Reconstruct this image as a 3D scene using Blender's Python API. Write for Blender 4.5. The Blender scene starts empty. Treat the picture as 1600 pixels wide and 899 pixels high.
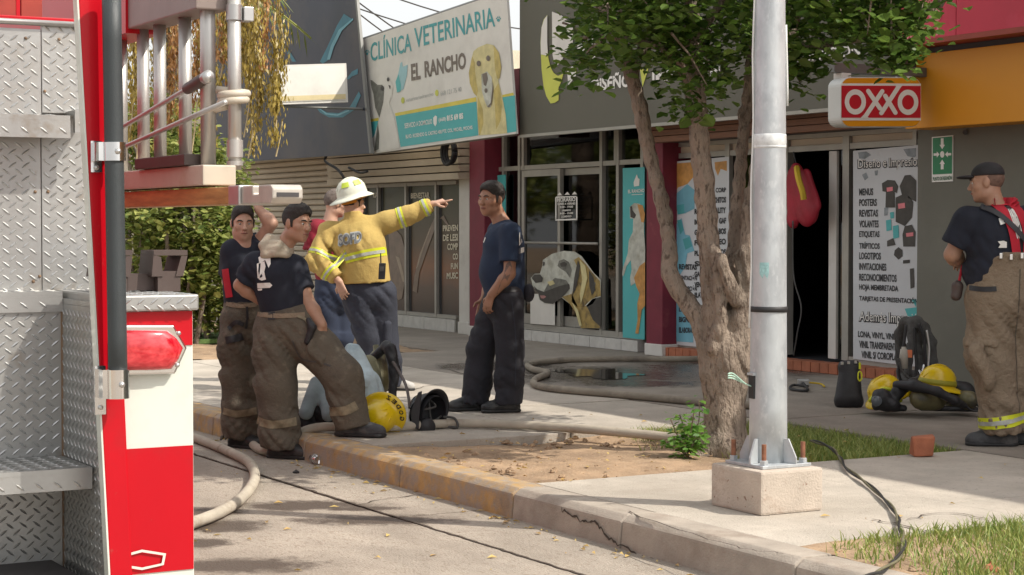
import bpy, math, random, bmesh
import numpy as np
from mathutils import Vector, Matrix
from mathutils.bvhtree import BVHTree
R = math.radians
scene = bpy.context.scene
COL = scene.collection
# ------------------------------------------------------------------ camera
FPX = 2900.0                                   # focal length in photo pixels (1600 wide)
ALPHA = R(29.4)                                # street axis (-x) lies this far left of the view axis
PITCH = math.atan(94.5 / FPX)
CAM = Vector((0, 0, 1.4))
DV = Vector((-math.cos(ALPHA), math.sin(ALPHA), 0))
RV = Vector((math.sin(ALPHA), math.cos(ALPHA), 0))
FV = DV * math.cos(PITCH) - Vector((0, 0, 1)) * math.sin(PITCH)
UV = DV * math.sin(PITCH) + Vector((0, 0, 1)) * math.cos(PITCH)
cam_data = bpy.data.cameras.new('camera')
cam_data.sensor_width = 36.0
cam_data.lens = FPX / 1600 * 36
cam_data.clip_end = 2000
cam = bpy.data.objects.new('camera', cam_data)
COL.objects.link(cam)
cam.matrix_world = Matrix(((RV.x, UV.x, -FV.x, CAM.x), (RV.y, UV.y, -FV.y, CAM.y), (RV.z, UV.z, -FV.z, CAM.z), (0, 0, 0, 1)))
scene.camera = cam
# ------------------------------------------------------------------ sky, sun, exposure
SUN_EL = R(47.0)
SUN_AZ = math.atan2(0.74, 0.67)                # from +y towards +x
world = bpy.data.worlds.new('World')
scene.world = world
world.use_nodes = True
wn = world.node_tree
wn.nodes.clear()
sky = wn.nodes.new('ShaderNodeTexSky')
sky.sky_type = 'NISHITA'
sky.sun_disc = False
sky.sun_elevation = SUN_EL
sky.sun_rotation = SUN_AZ
sky.dust_density = 4.0
sky.ozone_density = 0.6
hsv = wn.nodes.new('ShaderNodeHueSaturation')
hsv.inputs['Saturation'].default_value = 0.3
bgn = wn.nodes.new('ShaderNodeBackground')
bgn.inputs['Strength'].default_value = 0.135
wo = wn.nodes.new('ShaderNodeOutputWorld')
wn.links.new(sky.outputs[0], hsv.inputs['Color'])
veil = wn.nodes.new('ShaderNodeMix'); veil.data_type = 'RGBA'          # thin bright cloud veil over the whole sky
veil.inputs[0].default_value = 0.55
veil.inputs[7].default_value = (4.75, 4.75, 4.7, 1)
wn.links.new(hsv.outputs[0], veil.inputs[6])
wn.links.new(veil.outputs[2], bgn.inputs['Color'])
wn.links.new(bgn.outputs[0], wo.inputs[0])
sl = bpy.data.lights.new('sun', 'SUN')
sl.energy = 2.6
sl.angle = R(0.5)
sl.color = (1.0, 0.93, 0.82)
sun = bpy.data.objects.new('sun', sl)
COL.objects.link(sun)
SUNV = Vector((math.sin(SUN_AZ) * math.cos(SUN_EL), math.cos(SUN_AZ) * math.cos(SUN_EL), math.sin(SUN_EL)))
sun.rotation_euler = (-SUNV).to_track_quat('-Z', 'Y').to_euler()
scene.view_settings.view_transform = 'Standard'
scene.view_settings.look = 'None'
scene.view_settings.gamma = 1.0
scene.view_settings.exposure = 0.9
scene.cycles.max_bounces = 8
scene.cycles.transparent_max_bounces = 12

# ------------------------------------------------------------------ measuring helpers
def ray(px, py):
    return FV + RV * ((px - 800) / FPX) + UV * ((449.5 - py) / FPX)
def hit(px, py, pt, n):
    r = ray(px, py)
    t = (Vector(pt) - CAM).dot(n) / r.dot(n)
    return CAM + r * t
def G(px, py, z=0.0): return hit(px, py, (0, 0, z), Vector((0, 0, 1)))
def PY(px, py, y): return hit(px, py, (0, y, 0), Vector((0, 1, 0)))
def PX(px, py, x): return hit(px, py, (x, 0, 0), Vector((1, 0, 0)))
def PZ(px, py, Z): return CAM + ray(px, py) * Z
YN = Vector((0, -1, 0)); XN = Vector((1, 0, 0))

# ------------------------------------------------------------------ object helpers
ROOTS = {}
def thing(name, label, cat, loc=(0, 0, 0), rz=0.0, group=None):
    o = bpy.data.objects.new(name, None)
    o.empty_display_size = 0.2
    COL.objects.link(o)
    o.location = loc
    o.rotation_euler = (0, 0, rz)
    tag(o, label, cat, group)
    ROOTS[o.name] = Matrix.Translation(Vector(loc)) @ Matrix.Rotation(rz, 4, 'Z')
    return o
def tag(o, label=None, cat=None, group=None, kind=None):
    if label: o['label'] = label
    if cat: o['category'] = cat
    if group: o['group'] = group
    if kind: o['kind'] = kind
    return o
def link(name, me, m, parent=None, local=False, smooth=False):
    o = bpy.data.objects.new(name, me)
    COL.objects.link(o)
    if m is not None and not me.materials:
        for q in (m if isinstance(m, (list, tuple)) else [m]): me.materials.append(q)
    if parent is not None:
        o.parent = parent
        if not local and parent.name in ROOTS: o.matrix_parent_inverse = ROOTS[parent.name].inverted()
    if smooth and len(me.polygons): me.polygons.foreach_set('use_smooth', [True] * len(me.polygons))
    return o
def dup(root, loc, rz=None, label=None, group=None):
    r = root.copy(); COL.objects.link(r)
    r.location = loc
    if rz is not None: r.rotation_euler = (0, 0, rz)
    if label: r['label'] = label
    if group: r['group'] = group
    for ch in list(root.children):
        c = ch.copy(); COL.objects.link(c); c.parent = r
        for g in list(ch.children):
            d = g.copy(); COL.objects.link(d); d.parent = c
    return r
def basis(d, hint=Vector((0, 0, 1))):
    d = Vector(d).normalized()
    if abs(d.dot(hint)) > 0.95: hint = Vector((1, 0, 0))
    a = d.cross(hint).normalized()
    return a, d.cross(a).normalized()
class MB:
    def __init__(s): s.v = []; s.f = []; s.mi = []; s.cm = 0
    def add(s, vs, fs):
        n = len(s.v)
        s.v += [tuple(p) for p in vs]
        s.f += [tuple(i + n for i in f) for f in fs]
        s.mi += [s.cm] * len(fs)
        return s
    def box(s, x0, x1, y0, y1, z0, z1):
        x0, x1 = min(x0, x1), max(x0, x1); y0, y1 = min(y0, y1), max(y0, y1); z0, z1 = min(z0, z1), max(z0, z1)
        return s.add([(x0, y0, z0), (x1, y0, z0), (x1, y1, z0), (x0, y1, z0), (x0, y0, z1), (x1, y0, z1), (x1, y1, z1), (x0, y1, z1)],
                     [(0, 3, 2, 1), (4, 5, 6, 7), (0, 1, 5, 4), (1, 2, 6, 5), (2, 3, 7, 6), (3, 0, 4, 7)])
    def obox(s, c, ax, ay, az):                # centre and three half-axis vectors
        c, ax, ay, az = map(Vector, (c, ax, ay, az))
        vs = [c + ax * i + ay * j + az * k for k in (-1, 1) for i, j in ((-1, -1), (1, -1), (1, 1), (-1, 1))]
        return s.add(vs, [(0, 3, 2, 1), (4, 5, 6, 7), (0, 1, 5, 4), (1, 2, 6, 5), (2, 3, 7, 6), (3, 0, 4, 7)])
    def prism(s, front, depth):                # front polygon (list of points), extruded by vector depth
        n = len(front); depth = Vector(depth)
        vs = [Vector(p) for p in front] + [Vector(p) + depth for p in front]
        return s.add(vs, [tuple(range(n)), tuple(range(2 * n - 1, n - 1, -1))] + [(i, i + n, (i + 1) % n + n, (i + 1) % n) for i in range(n)])
    def tube(s, pts, r, n=10, caps=True):
        pts = [Vector(p) for p in pts]
        rs = r if isinstance(r, (list, tuple)) else [r] * len(pts)
        a = None; vs = []
        for i, p in enumerate(pts):
            d = (pts[min(i + 1, len(pts) - 1)] - pts[max(i - 1, 0)]).normalized()
            if a is None: a, b = basis(d)
            else:
                a = (a - d * a.dot(d)).normalized(); b = d.cross(a)
            for k in range(n):
                t = 2 * math.pi * k / n
                vs.append(p + (a * math.cos(t) + b * math.sin(t)) * rs[i])
        fs = []
        for i in range(len(pts) - 1):
            for k in range(n):
                fs.append((i * n + k, i * n + (k + 1) % n, (i + 1) * n + (k + 1) % n, (i + 1) * n + k))
        if caps:
            fs.append(tuple(range(n - 1, -1, -1))); m = (len(pts) - 1) * n
            fs.append(tuple(range(m, m + n)))
        return s.add(vs, fs)
    def lathe(s, prof, c=(0, 0, 0), ax=(0, 0, 1), n=20, sx=1.0, sy=1.0, ref=None):   # prof: (radius, height)
        c = Vector(c); ax = Vector(ax).normalized()
        if ref is None: a, b = basis(ax)
        else:
            a = Vector(ref); a = (a - ax * a.dot(ax)).normalized(); b = ax.cross(a)
        vs = []
        for r_, h in prof:
            for k in range(n):
                t = 2 * math.pi * k / n
                vs.append(c + ax * h + a * (r_ * sx * math.cos(t)) + b * (r_ * sy * math.sin(t)))
        fs = []
        for i in range(len(prof) - 1):
            for k in range(n):
                fs.append((i * n + k, i * n + (k + 1) % n, (i + 1) * n + (k + 1) % n, (i + 1) * n + k))
        if prof[0][0] > 1e-5: fs.append(tuple(range(n - 1, -1, -1)))
        m = (len(prof) - 1) * n
        if prof[-1][0] > 1e-5: fs.append(tuple(range(m, m + n)))
        return s.add(vs, fs)
    def mesh(s, name):
        me = bpy.data.meshes.new(name)
        me.from_pydata(s.v, [], s.f)
        if any(s.mi): me.polygons.foreach_set('material_index', s.mi)
        me.update()
        return me
    def build(s, name, m, parent=None, smooth=False, bevel=0.0, local=False, auto=False):
        me = s.mesh(name)
        if bevel > 0 or auto:
            bm = bmesh.new(); bm.from_mesh(me)
            bmesh.ops.recalc_face_normals(bm, faces=bm.faces)
            if bevel > 0:
                ed = [e for e in bm.edges if len(e.link_faces) == 2 and e.calc_face_angle(0) > 0.6]
                bmesh.ops.bevel(bm, geom=ed, offset=bevel, segments=2, affect='EDGES', profile=0.6)
            if auto:
                for e in bm.edges:
                    if len(e.link_faces) == 2 and e.calc_face_angle(0) > 0.7: e.smooth = False
            bm.to_mesh(me); bm.free()
        return link(name, me, m, parent, local, smooth or auto)
def spline(pts, n=8):
    pts = [Vector(p) for p in pts]
    out = []
    for i in range(len(pts) - 1):
        p0, p1, p2, p3 = pts[max(i - 1, 0)], pts[i], pts[i + 1], pts[min(i + 2, len(pts) - 1)]
        for k in range(n):
            t = k / n
            out.append(0.5 * ((2 * p1) + (p2 - p0) * t + (2 * p0 - 5 * p1 + 4 * p2 - p3) * t * t + (3 * p1 - p0 - 3 * p2 + p3) * t ** 3))
    out.append(pts[-1])
    return out
def slab_px(poly, pt, n, thick):               # polygon traced on a plane, given thickness behind it
    f = [hit(a, b, pt, n) for a, b in poly]
    return MB().prism(f, -Vector(n) * thick)
_tc = {}
def text_mesh(s, bold=0.0):
    if (s, bold) in _tc: return _tc[(s, bold)]
    cu = bpy.data.curves.new('lettering', 'FONT'); cu.body = s; cu.size = 1.0; cu.resolution_u = 3
    cu.offset = min(bold, 0.036) if any(c in s for c in 'ÍÓÁÑÉáóéñí') else bold; cu.align_x = 'LEFT'
    ob = bpy.data.objects.new('lettering', cu)
    me = bpy.data.meshes.new_from_object(ob)
    v = [tuple(x.co)[:2] for x in me.vertices]; f = [tuple(p.vertices) for p in me.polygons]
    bpy.data.objects.remove(ob); bpy.data.curves.remove(cu); bpy.data.meshes.remove(me)
    _tc[(s, bold)] = (v, f)
    return v, f
def text_uv(s, bold=0.0):
    v, f = text_mesh(s, bold)
    a = np.array(v); lo = a.min(0); hi = a.max(0)
    return (a - lo) / np.maximum(hi - lo, 1e-6), f
def text_px(mb, s, quad, pt, n, off=0.004, bold=0.02):      # lettering laid flat on a plane; quad = TL, TR, BR, BL
    uv, f = text_uv(s, bold)
    (a, b, c, d) = [Vector((q[0], q[1])) for q in quad]
    pt = Vector(pt) + Vector(n) * off
    vs = []
    for u, w in uv:
        p = (a * (1 - u) + b * u) * w + (d * (1 - u) + c * u) * (1 - w)
        vs.append(hit(p.x, p.y, pt, n))
    mb.add(vs, f)
def poly_px(mb, poly, pt, n, off=0.003):
    pt = Vector(pt) + Vector(n) * off
    mb.add([hit(a, b, pt, n) for a, b in poly], [tuple(range(len(poly)))])
def rect_text(mb, s, o, u, w, off=Vector((0, 0, 0)), bold=0.02):    # o = lower left, u = width vector, w = height vector
    uv, f = text_uv(s, bold)
    o, u, w = Vector(o) + off, Vector(u), Vector(w)
    mb.add([o + u * a + w * b for a, b in uv], f)

# ------------------------------------------------------------------ materials
def mat(name, col, rough=0.6, metal=0.0, var=0.12, vs=4.0, bump=0.0, bs=60.0, col2=None, s2=1.5, lo=0.5, hi=0.65, spec=0.5, col3=None, s3=9.0, lo3=0.6, hi3=0.7, coat=0.0, stretch=None, obj=False, sss=0):
    m = bpy.data.materials.new(name); m.use_nodes = True
    nt = m.node_tree; N = nt.nodes; Lk = nt.links
    b = N['Principled BSDF']
    b.inputs['Roughness'].default_value = rough
    b.inputs['Metallic'].default_value = metal
    b.inputs['Specular IOR Level'].default_value = spec
    if coat: b.inputs['Coat Weight'].default_value = coat; b.inputs['Coat Roughness'].default_value = 0.08
    tc = N.new('ShaderNodeTexCoord') if obj else N.new('ShaderNodeNewGeometry')
    src = tc.outputs['Object'] if obj else tc.outputs['Position']
    if stretch:
        mp = N.new('ShaderNodeMapping'); mp.inputs['Scale'].default_value = stretch
        Lk.new(src, mp.inputs[0]); src = mp.outputs[0]
    def noise(sc, det=5, ro=0.6):
        t = N.new('ShaderNodeTexNoise'); t.inputs['Scale'].default_value = sc; t.inputs['Detail'].default_value = det
        t.inputs['Roughness'].default_value = ro; Lk.new(src, t.inputs['Vector']); return t.outputs['Fac']
    def ramp(f, a, bb):
        r_ = N.new('ShaderNodeMapRange'); r_.inputs[1].default_value = a; r_.inputs[2].default_value = bb
        Lk.new(f, r_.inputs[0]); return r_.outputs[0]
    def mix(f, a, bb):
        x = N.new('ShaderNodeMix'); x.data_type = 'RGBA'
        Lk.new(f, x.inputs[0])
        for i, q in ((6, a), (7, bb)):
            if isinstance(q, tuple): x.inputs[i].default_value = (*q, 1)
            else: Lk.new(q, x.inputs[i])
        return x.outputs[2]
    dk = tuple(c * (1 - var) for c in col); lt = tuple(min(1, c * (1 + var)) for c in col)
    c = mix(ramp(noise(vs), 0.3, 0.7), dk, lt)
    if col2: c = mix(ramp(noise(s2, 6, 0.65), lo, hi), c, col2)
    if col3: c = mix(ramp(noise(s3, 4, 0.6), lo3, hi3), c, col3)
    Lk.new(c, b.inputs['Base Color'])
    if bump:
        bp = N.new('ShaderNodeBump'); bp.inputs['Strength'].default_value = bump; bp.inputs['Distance'].default_value = 0.01
        Lk.new(noise(bs, 4), bp.inputs['Height']); Lk.new(bp.outputs[0], b.inputs['Normal'])
    if sss:
        b.inputs['Subsurface Weight'].default_value = sss; b.inputs['Subsurface Radius'].default_value = (0.012, 0.004, 0.002)
    return m
def glass_mat(name, tint, gloss=0.12, rough=0.03):
    m = bpy.data.materials.new(name); m.use_nodes = True
    nt = m.node_tree; nt.nodes.clear()
    t = nt.nodes.new('ShaderNodeBsdfTransparent'); t.inputs[0].default_value = (*tint, 1)
    g = nt.nodes.new('ShaderNodeBsdfGlossy'); g.inputs['Roughness'].default_value = rough
    fr = nt.nodes.new('ShaderNodeFresnel'); fr.inputs[0].default_value = 1.5
    ma = nt.nodes.new('ShaderNodeMath'); ma.operation = 'ADD'; ma.inputs[1].default_value = gloss; ma.use_clamp = True
    mx = nt.nodes.new('ShaderNodeMixShader'); o = nt.nodes.new('ShaderNodeOutputMaterial')
    nt.links.new(fr.outputs[0], ma.inputs[0]); nt.links.new(ma.outputs[0], mx.inputs[0])
    nt.links.new(t.outputs[0], mx.inputs[1]); nt.links.new(g.outputs[0], mx.inputs[2]); nt.links.new(mx.outputs[0], o.inputs[0])
    return m
def leaf_mat(name, c1, c2, scale=3.0, trans=0.35):
    m = bpy.data.materials.new(name); m.use_nodes = True
    nt = m.node_tree; N = nt.nodes; b = N['Principled BSDF']
    b.inputs['Roughness'].default_value = 0.45
    oi = N.new('ShaderNodeNewGeometry')
    mx = N.new('ShaderNodeMix'); mx.data_type = 'RGBA'
    mx.inputs[6].default_value = (*c1, 1); mx.inputs[7].default_value = (*c2, 1)
    nt.links.new(oi.outputs['Random Per Island'], mx.inputs[0])
    nt.links.new(mx.outputs[2], b.inputs['Base Color'])
    tr = N.new('ShaderNodeBsdfTranslucent'); nt.links.new(mx.outputs[2], tr.inputs[0])
    ms = N.new('ShaderNodeMixShader'); ms.inputs[0].default_value = trans
    nt.links.new(b.outputs[0], ms.inputs[1]); nt.links.new(tr.outputs[0], ms.inputs[2])
    nt.links.new(ms.outputs[0], N['Material Output'].inputs[0])
    return m
M = {}
M['concrete'] = mat('concrete', (0.46, 0.415, 0.355), 0.9, var=0.18, vs=2.2, bump=0.7, bs=90, col2=(0.335, 0.295, 0.245), s2=0.8, lo=0.46, hi=0.72, col3=(0.27, 0.235, 0.195), s3=38, lo3=0.58, hi3=0.74)
M['road'] = mat('road_concrete', (0.345, 0.30, 0.25), 0.9, var=0.2, vs=2.2, bump=0.9, bs=75, col2=(0.225, 0.19, 0.155), s2=0.9, lo=0.48, hi=0.72, col3=(0.22, 0.175, 0.135), s3=42, lo3=0.54, hi3=0.72, stretch=(0.6, 1.2, 1))
M['kerb'] = mat('kerb_concrete', (0.36, 0.315, 0.265), 0.9, var=0.18, vs=5, bump=0.4, bs=90, col2=(0.24, 0.19, 0.15), s2=3, lo=0.5, hi=0.75)
M['kerb_yellow'] = mat('worn_yellow_paint', (0.45, 0.285, 0.115), 0.85, var=0.2, vs=9, bump=0.4, bs=90, col2=(0.32, 0.27, 0.22), s2=11, lo=0.40, hi=0.60, col3=(0.24, 0.19, 0.145), s3=5, lo3=0.52, hi3=0.7)
M['dirt'] = mat('dirt', (0.37, 0.255, 0.16), 1.0, var=0.3, vs=4, bump=1.0, bs=45, col2=(0.22, 0.15, 0.095), s2=2.2, lo=0.45, hi=0.68, col3=(0.46, 0.37, 0.27), s3=60, lo3=0.6, hi3=0.7)
M['crack'] = mat('crack_dirt', (0.06, 0.045, 0.035), 1.0)
M['wet'] = mat('wet_stain', (0.10, 0.075, 0.055), 0.75, var=0.3, vs=14)
M['grass'] = leaf_mat('grass_blades', (0.12, 0.21, 0.035), (0.38, 0.40, 0.12), trans=0.3)
M['turf'] = mat('turf', (0.12, 0.2, 0.06), 1.0, var=0.3, vs=20, bump=0.6, bs=90)

def add_stains(m, spots, col, rough=None, edge=0.55):     # soft edged stains of their own shape: (x, y, half length, half width, heading)
    nt = m.node_tree; N = nt.nodes; Lk = nt.links; b = N['Principled BSDF']
    ge = N.new('ShaderNodeNewGeometry'); no = N.new('ShaderNodeTexNoise'); no.inputs['Scale'].default_value = 5.0; no.inputs['Detail'].default_value = 12; no.inputs['Roughness'].default_value = 0.86
    Lk.new(ge.outputs['Position'], no.inputs['Vector'])
    acc = None
    for x, y, a, bb, rot in spots:
        mp = N.new('ShaderNodeMapping'); mp.vector_type = 'TEXTURE'; mp.inputs['Location'].default_value = (x, y, 0); mp.inputs['Rotation'].default_value = (0, 0, rot); mp.inputs['Scale'].default_value = (a, bb, 50)
        Lk.new(ge.outputs['Position'], mp.inputs[0])
        ln = N.new('ShaderNodeVectorMath'); ln.operation = 'LENGTH'; Lk.new(mp.outputs[0], ln.inputs[0])
        if acc is None: acc = ln.outputs['Value']
        else:
            mn = N.new('ShaderNodeMath'); mn.operation = 'MINIMUM'; Lk.new(acc, mn.inputs[0]); Lk.new(ln.outputs['Value'], mn.inputs[1]); acc = mn.outputs[0]
    ad = N.new('ShaderNodeMath'); ad.operation = 'MULTIPLY_ADD'; ad.inputs[1].default_value = 3.6; Lk.new(no.outputs['Fac'], ad.inputs[0]); Lk.new(acc, ad.inputs[2])
    mr = N.new('ShaderNodeMapRange'); mr.inputs[1].default_value = 2.85 + edge * 0.6; mr.inputs[2].default_value = 2.85 - edge * 0.5; Lk.new(ad.outputs[0], mr.inputs[0])
    src = b.inputs['Base Color'].links[0].from_socket
    mx = N.new('ShaderNodeMix'); mx.data_type = 'RGBA'; mx.inputs[7].default_value = (*col, 1); Lk.new(mr.outputs[0], mx.inputs[0]); Lk.new(src, mx.inputs[6]); Lk.new(mx.outputs[2], b.inputs['Base Color'])
    if rough is not None:
        r_ = N.new('ShaderNodeMix'); r_.inputs[2].default_value = b.inputs['Roughness'].default_value; r_.inputs[3].default_value = rough; Lk.new(mr.outputs[0], r_.inputs[0]); Lk.new(r_.outputs[0], b.inputs['Roughness'])
def px_spot(px, py, rx, ry, z):
    c = G(px, py, z); e = G(px + rx, py, z); v = G(px, py - ry, z)
    return (c.x, c.y, (e - c).length, (v - c).length * 0.75, math.atan2((e - c).y, (e - c).x))
# ================================================================== soft solid modelling: smooth unions of tapered limbs, meshed with surface nets
def _n(v): v = np.asarray(v, dtype=np.float64); return v / max(np.linalg.norm(v), 1e-9)
class Soft:
    def __init__(s, k=0.03): s.p = []; s.k = k
    def cone(s, a, b, ra, rb=None, k=None, flat=None, fac=1.0, cap=0, sub=False):
        # tapered limb a-b; flat/fac squashes it along a direction; cap: 1 = flat end at b, 2 = flat at both ends
        a, b = np.asarray(tuple(a), float), np.asarray(tuple(b), float); rb = ra if rb is None else rb
        m = max(ra, rb); s.p.append(('c', a, b, ra, rb, s.k if k is None else k, None if flat is None else _n(tuple(flat)), fac, cap, sub, np.minimum(a, b) - m, np.maximum(a, b) + m)); return s
    def chain(s, pts, rs, **kw):
        for i in range(len(pts) - 1): s.cone(pts[i], pts[i + 1], rs[i], rs[i + 1], **kw)
        return s
    def ell(s, c, r, axes=None, k=None, sub=False):
        c = np.asarray(tuple(c), float); m = max(r)
        A = np.eye(3) if axes is None else np.array([_n(tuple(v)) for v in axes])
        s.p.append(('e', c, np.asarray(r, float), A, s.k if k is None else k, sub, c - m, c + m)); return s
    def plane(s, pt, n, k=0.0): s.p.append(('p', np.asarray(tuple(pt), float), _n(tuple(n)), k)); return s     # keep the side opposite to n
    def mesh(s, name, h=0.01, wr=None, pad=0.02):
        lo = np.min([q[-2] for q in s.p if q[0] != 'p' and not q[-3 if q[0] == 'c' else 5]], axis=0) - pad
        hi = np.max([q[-1] for q in s.p if q[0] != 'p' and not q[-3 if q[0] == 'c' else 5]], axis=0) + pad
        N = np.ceil((hi - lo) / h).astype(int) + 2
        F = np.full(N, 0.25, np.float32)
        ax = [lo[i] + h * np.arange(N[i]) for i in range(3)]
        for q in s.p:
            if q[0] == 'p':
                d = ((ax[0][:, None, None] - q[1][0]) * q[2][0] + (ax[1][None, :, None] - q[1][1]) * q[2][1] + (ax[2][None, None, :] - q[1][2]) * q[2][2]).astype(np.float32)
                F = np.maximum(F, d); continue
            k = q[5] if q[0] == 'c' else q[4]
            mg = k + 2.5 * h + 0.01
            i0 = np.maximum(np.floor((q[-2] - mg - lo) / h).astype(int), 0); i1 = np.minimum(np.ceil((q[-1] + mg - lo) / h).astype(int) + 1, N)
            if np.any(i1 <= i0): continue
            sl_ = tuple(slice(i0[i], i1[i]) for i in range(3))
            P = np.stack(np.meshgrid(*[ax[i][sl_[i]] for i in range(3)], indexing='ij'), -1)
            if q[0] == 'c':
                _, a, b, ra, rb, _, fl, fac, cap, sub = q[:10]
                ba = b - a; L = max(np.linalg.norm(ba), 1e-6); u = ba / L
                pa = P - a; tt = pa @ u
                t = np.clip(tt / L, 0, 1)
                v = pa - t[..., None] * ba
                if fl is not None: v = v + (v @ fl)[..., None] * fl * (fac - 1)
                d = np.linalg.norm(v, axis=-1) - (ra + (rb - ra) * t)
                if cap: d = np.maximum(d, tt - L)
                if cap == 2: d = np.maximum(d, -tt)
            else:
                _, c, r, A, _, sub = q[:6]
                v = (P - c) @ A.T
                k0 = np.linalg.norm(v / r, axis=-1); k1 = np.linalg.norm(v / (r * r), axis=-1)
                d = k0 * (k0 - 1) / np.maximum(k1, 1e-9)
            d = d.astype(np.float32); B = F[sl_]
            if sub:
                d = -d; hh = np.maximum(k - np.abs(B - d), 0) / max(k, 1e-6)
                F[sl_] = np.maximum(B, d) + hh * hh * k * 0.25
            else:
                hh = np.maximum(k - np.abs(B - d), 0) / max(k, 1e-6)
                F[sl_] = np.minimum(B, d) - hh * hh * k * 0.25
        if wr:                                          # cloth folds: warped bands of (amplitude, frequency vector)
            X_, Y_, Z_ = ax[0][:, None, None].astype(np.float32), ax[1][None, :, None].astype(np.float32), ax[2][None, None, :].astype(np.float32)
            w1 = np.sin(7.1 * X_ + 5.3 * Z_ + 1.3) + np.sin(6.3 * Y_ - 8.2 * Z_ + 0.4); w2 = np.sin(11 * X_ - 9 * Y_ + 4 * Z_)
            w3 = np.clip(0.35 + 0.9 * np.sin(5.1 * X_ - 4.3 * Z_ + 2.0) * np.sin(6.7 * Z_ + 3.9 * Y_ + 1.0) + 0.4 * np.sin(9.3 * Z_ - 7.0 * X_), 0.08, 1.15)
            for am, fx, fy, fz, ph in wr:
                F += w3 * am * (1.0 - 2.0 * np.abs(np.sin(0.5 * (fx * X_ + fy * Y_ + fz * Z_ + 1.5 * w1 + 0.9 * w2 + ph))) ** 0.8)
        return surface_nets(F, lo, h, name)
def surface_nets(F, lo, h, name):
    F[0], F[-1], F[:, 0], F[:, -1], F[:, :, 0], F[:, :, -1] = 1, 1, 1, 1, 1, 1
    S = F < 0
    nx, ny, nz = np.array(F.shape) - 1
    cnt = np.zeros((nx, ny, nz), np.int8)
    offs = [(i, j, k) for i in (0, 1) for j in (0, 1) for k in (0, 1)]
    for i, j, k in offs: cnt += S[i:i + nx, j:j + ny, k:k + nz]
    act = (cnt > 0) & (cnt < 8)
    idx = np.argwhere(act)
    vid = np.full((nx, ny, nz), -1, np.int64); vid[act] = np.arange(len(idx))
    acc = np.zeros((len(idx), 3)); num = np.zeros(len(idx))
    I, J, K = idx.T
    for a in range(8):
        for b in range(a + 1, 8):
            oa, ob = np.array(offs[a]), np.array(offs[b])
            if np.abs(oa - ob).sum() != 1: continue
            fa = F[I + oa[0], J + oa[1], K + oa[2]]; fb = F[I + ob[0], J + ob[1], K + ob[2]]
            m = (fa < 0) != (fb < 0)
            t = np.where(m, fa / np.where(m, fa - fb, 1), 0)
            acc += np.where(m[:, None], oa + (ob - oa) * t[:, None], 0); num += m
    V = lo + h * (idx + acc / num[:, None])
    quads = []
    for d in range(3):
        u, w = (d + 1) % 3, (d + 2) % 3
        s0 = [slice(0, n) for n in (nx + 1, ny + 1, nz + 1)]; s1 = list(s0)
        s0[d] = slice(0, -1); s1[d] = slice(1, None)
        A, B = S[tuple(s0)], S[tuple(s1)]
        e = np.argwhere(A != B)
        if not len(e): continue
        e = e[(e[:, u] > 0) & (e[:, w] > 0) & (e[:, u] < F.shape[u] - 1) & (e[:, w] < F.shape[w] - 1)]
        def cell(du, dw):
            c = e.copy(); c[:, u] -= du; c[:, w] -= dw
            return vid[c[:, 0], c[:, 1], c[:, 2]]
        q = np.stack([cell(1, 1), cell(0, 1), cell(0, 0), cell(1, 0)], 1)
        fl = ~A[e[:, 0], e[:, 1], e[:, 2]]
        q[fl] = q[fl][:, ::-1]
        quads.append(q)
    Q = np.concatenate(quads)
    Q = Q[(Q >= 0).all(1)]
    me = bpy.data.meshes.new(name)
    me.vertices.add(len(V)); me.vertices.foreach_set('co', V.astype(np.float32).ravel())
    me.loops.add(len(Q) * 4); me.loops.foreach_set('vertex_index', Q.astype(np.int32).ravel())
    me.polygons.add(len(Q)); me.polygons.foreach_set('loop_start', np.arange(len(Q), dtype=np.int32) * 4)
    me.polygons.foreach_set('use_smooth', np.ones(len(Q), bool))
    me.update(calc_edges=True)
    return me
# ================================================================== ground
rnd = random.Random(5)
RZ = -0.16                                      # road level
KY = 4.88                                       # kerb face
def structure(o): o['kind'] = 'structure'; return o
mb = MB(); mb.add([(-150, -60, RZ - 0.3), (60, -60, RZ - 0.3), (60, 120, RZ - 0.3), (-150, 120, RZ - 0.3)], [(0, 1, 2, 3)])
structure(mb.build('ground', M['dirt']))
road_root = thing('road', 'worn sunlit concrete road in slabs beside the kerb', 'road'); del road_root['category']; del road_root['label']; structure(road_root)
# road slabs: joints parallel to the kerb and across
JY = [KY - 0.012, 4.33, 0.4, -3.2, -8.5]
JX = [14, 2, -4.2, -8.9, -9.02, -13.6, -18.4, -23, -40, -70]
JX = [14, 2, -4.2, -8.95, -13.6, -18.4, -23, -40, -70]
slabmesh = []
for i in range(len(JY) - 1):
    for j in range(len(JX) - 1):
        g = 0.008
        sk = 0.35 if i == 0 else 0.0
        a, b = JX[j + 1] + g, JX[j] - g
        c, d = JY[i + 1] + g, JY[i] - (g if i else 0)
        mb = MB().box(a, b, c, d, RZ - 0.12, RZ + rnd.uniform(-0.002, 0.002))
        mb.build('road_slab', M['road'], road_root)
mb = MB().box(-70, 14, -8.5, KY - 0.02, RZ - 0.2, RZ - 0.03); mb.build('joint_bed', M['crack'], road_root)
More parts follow.
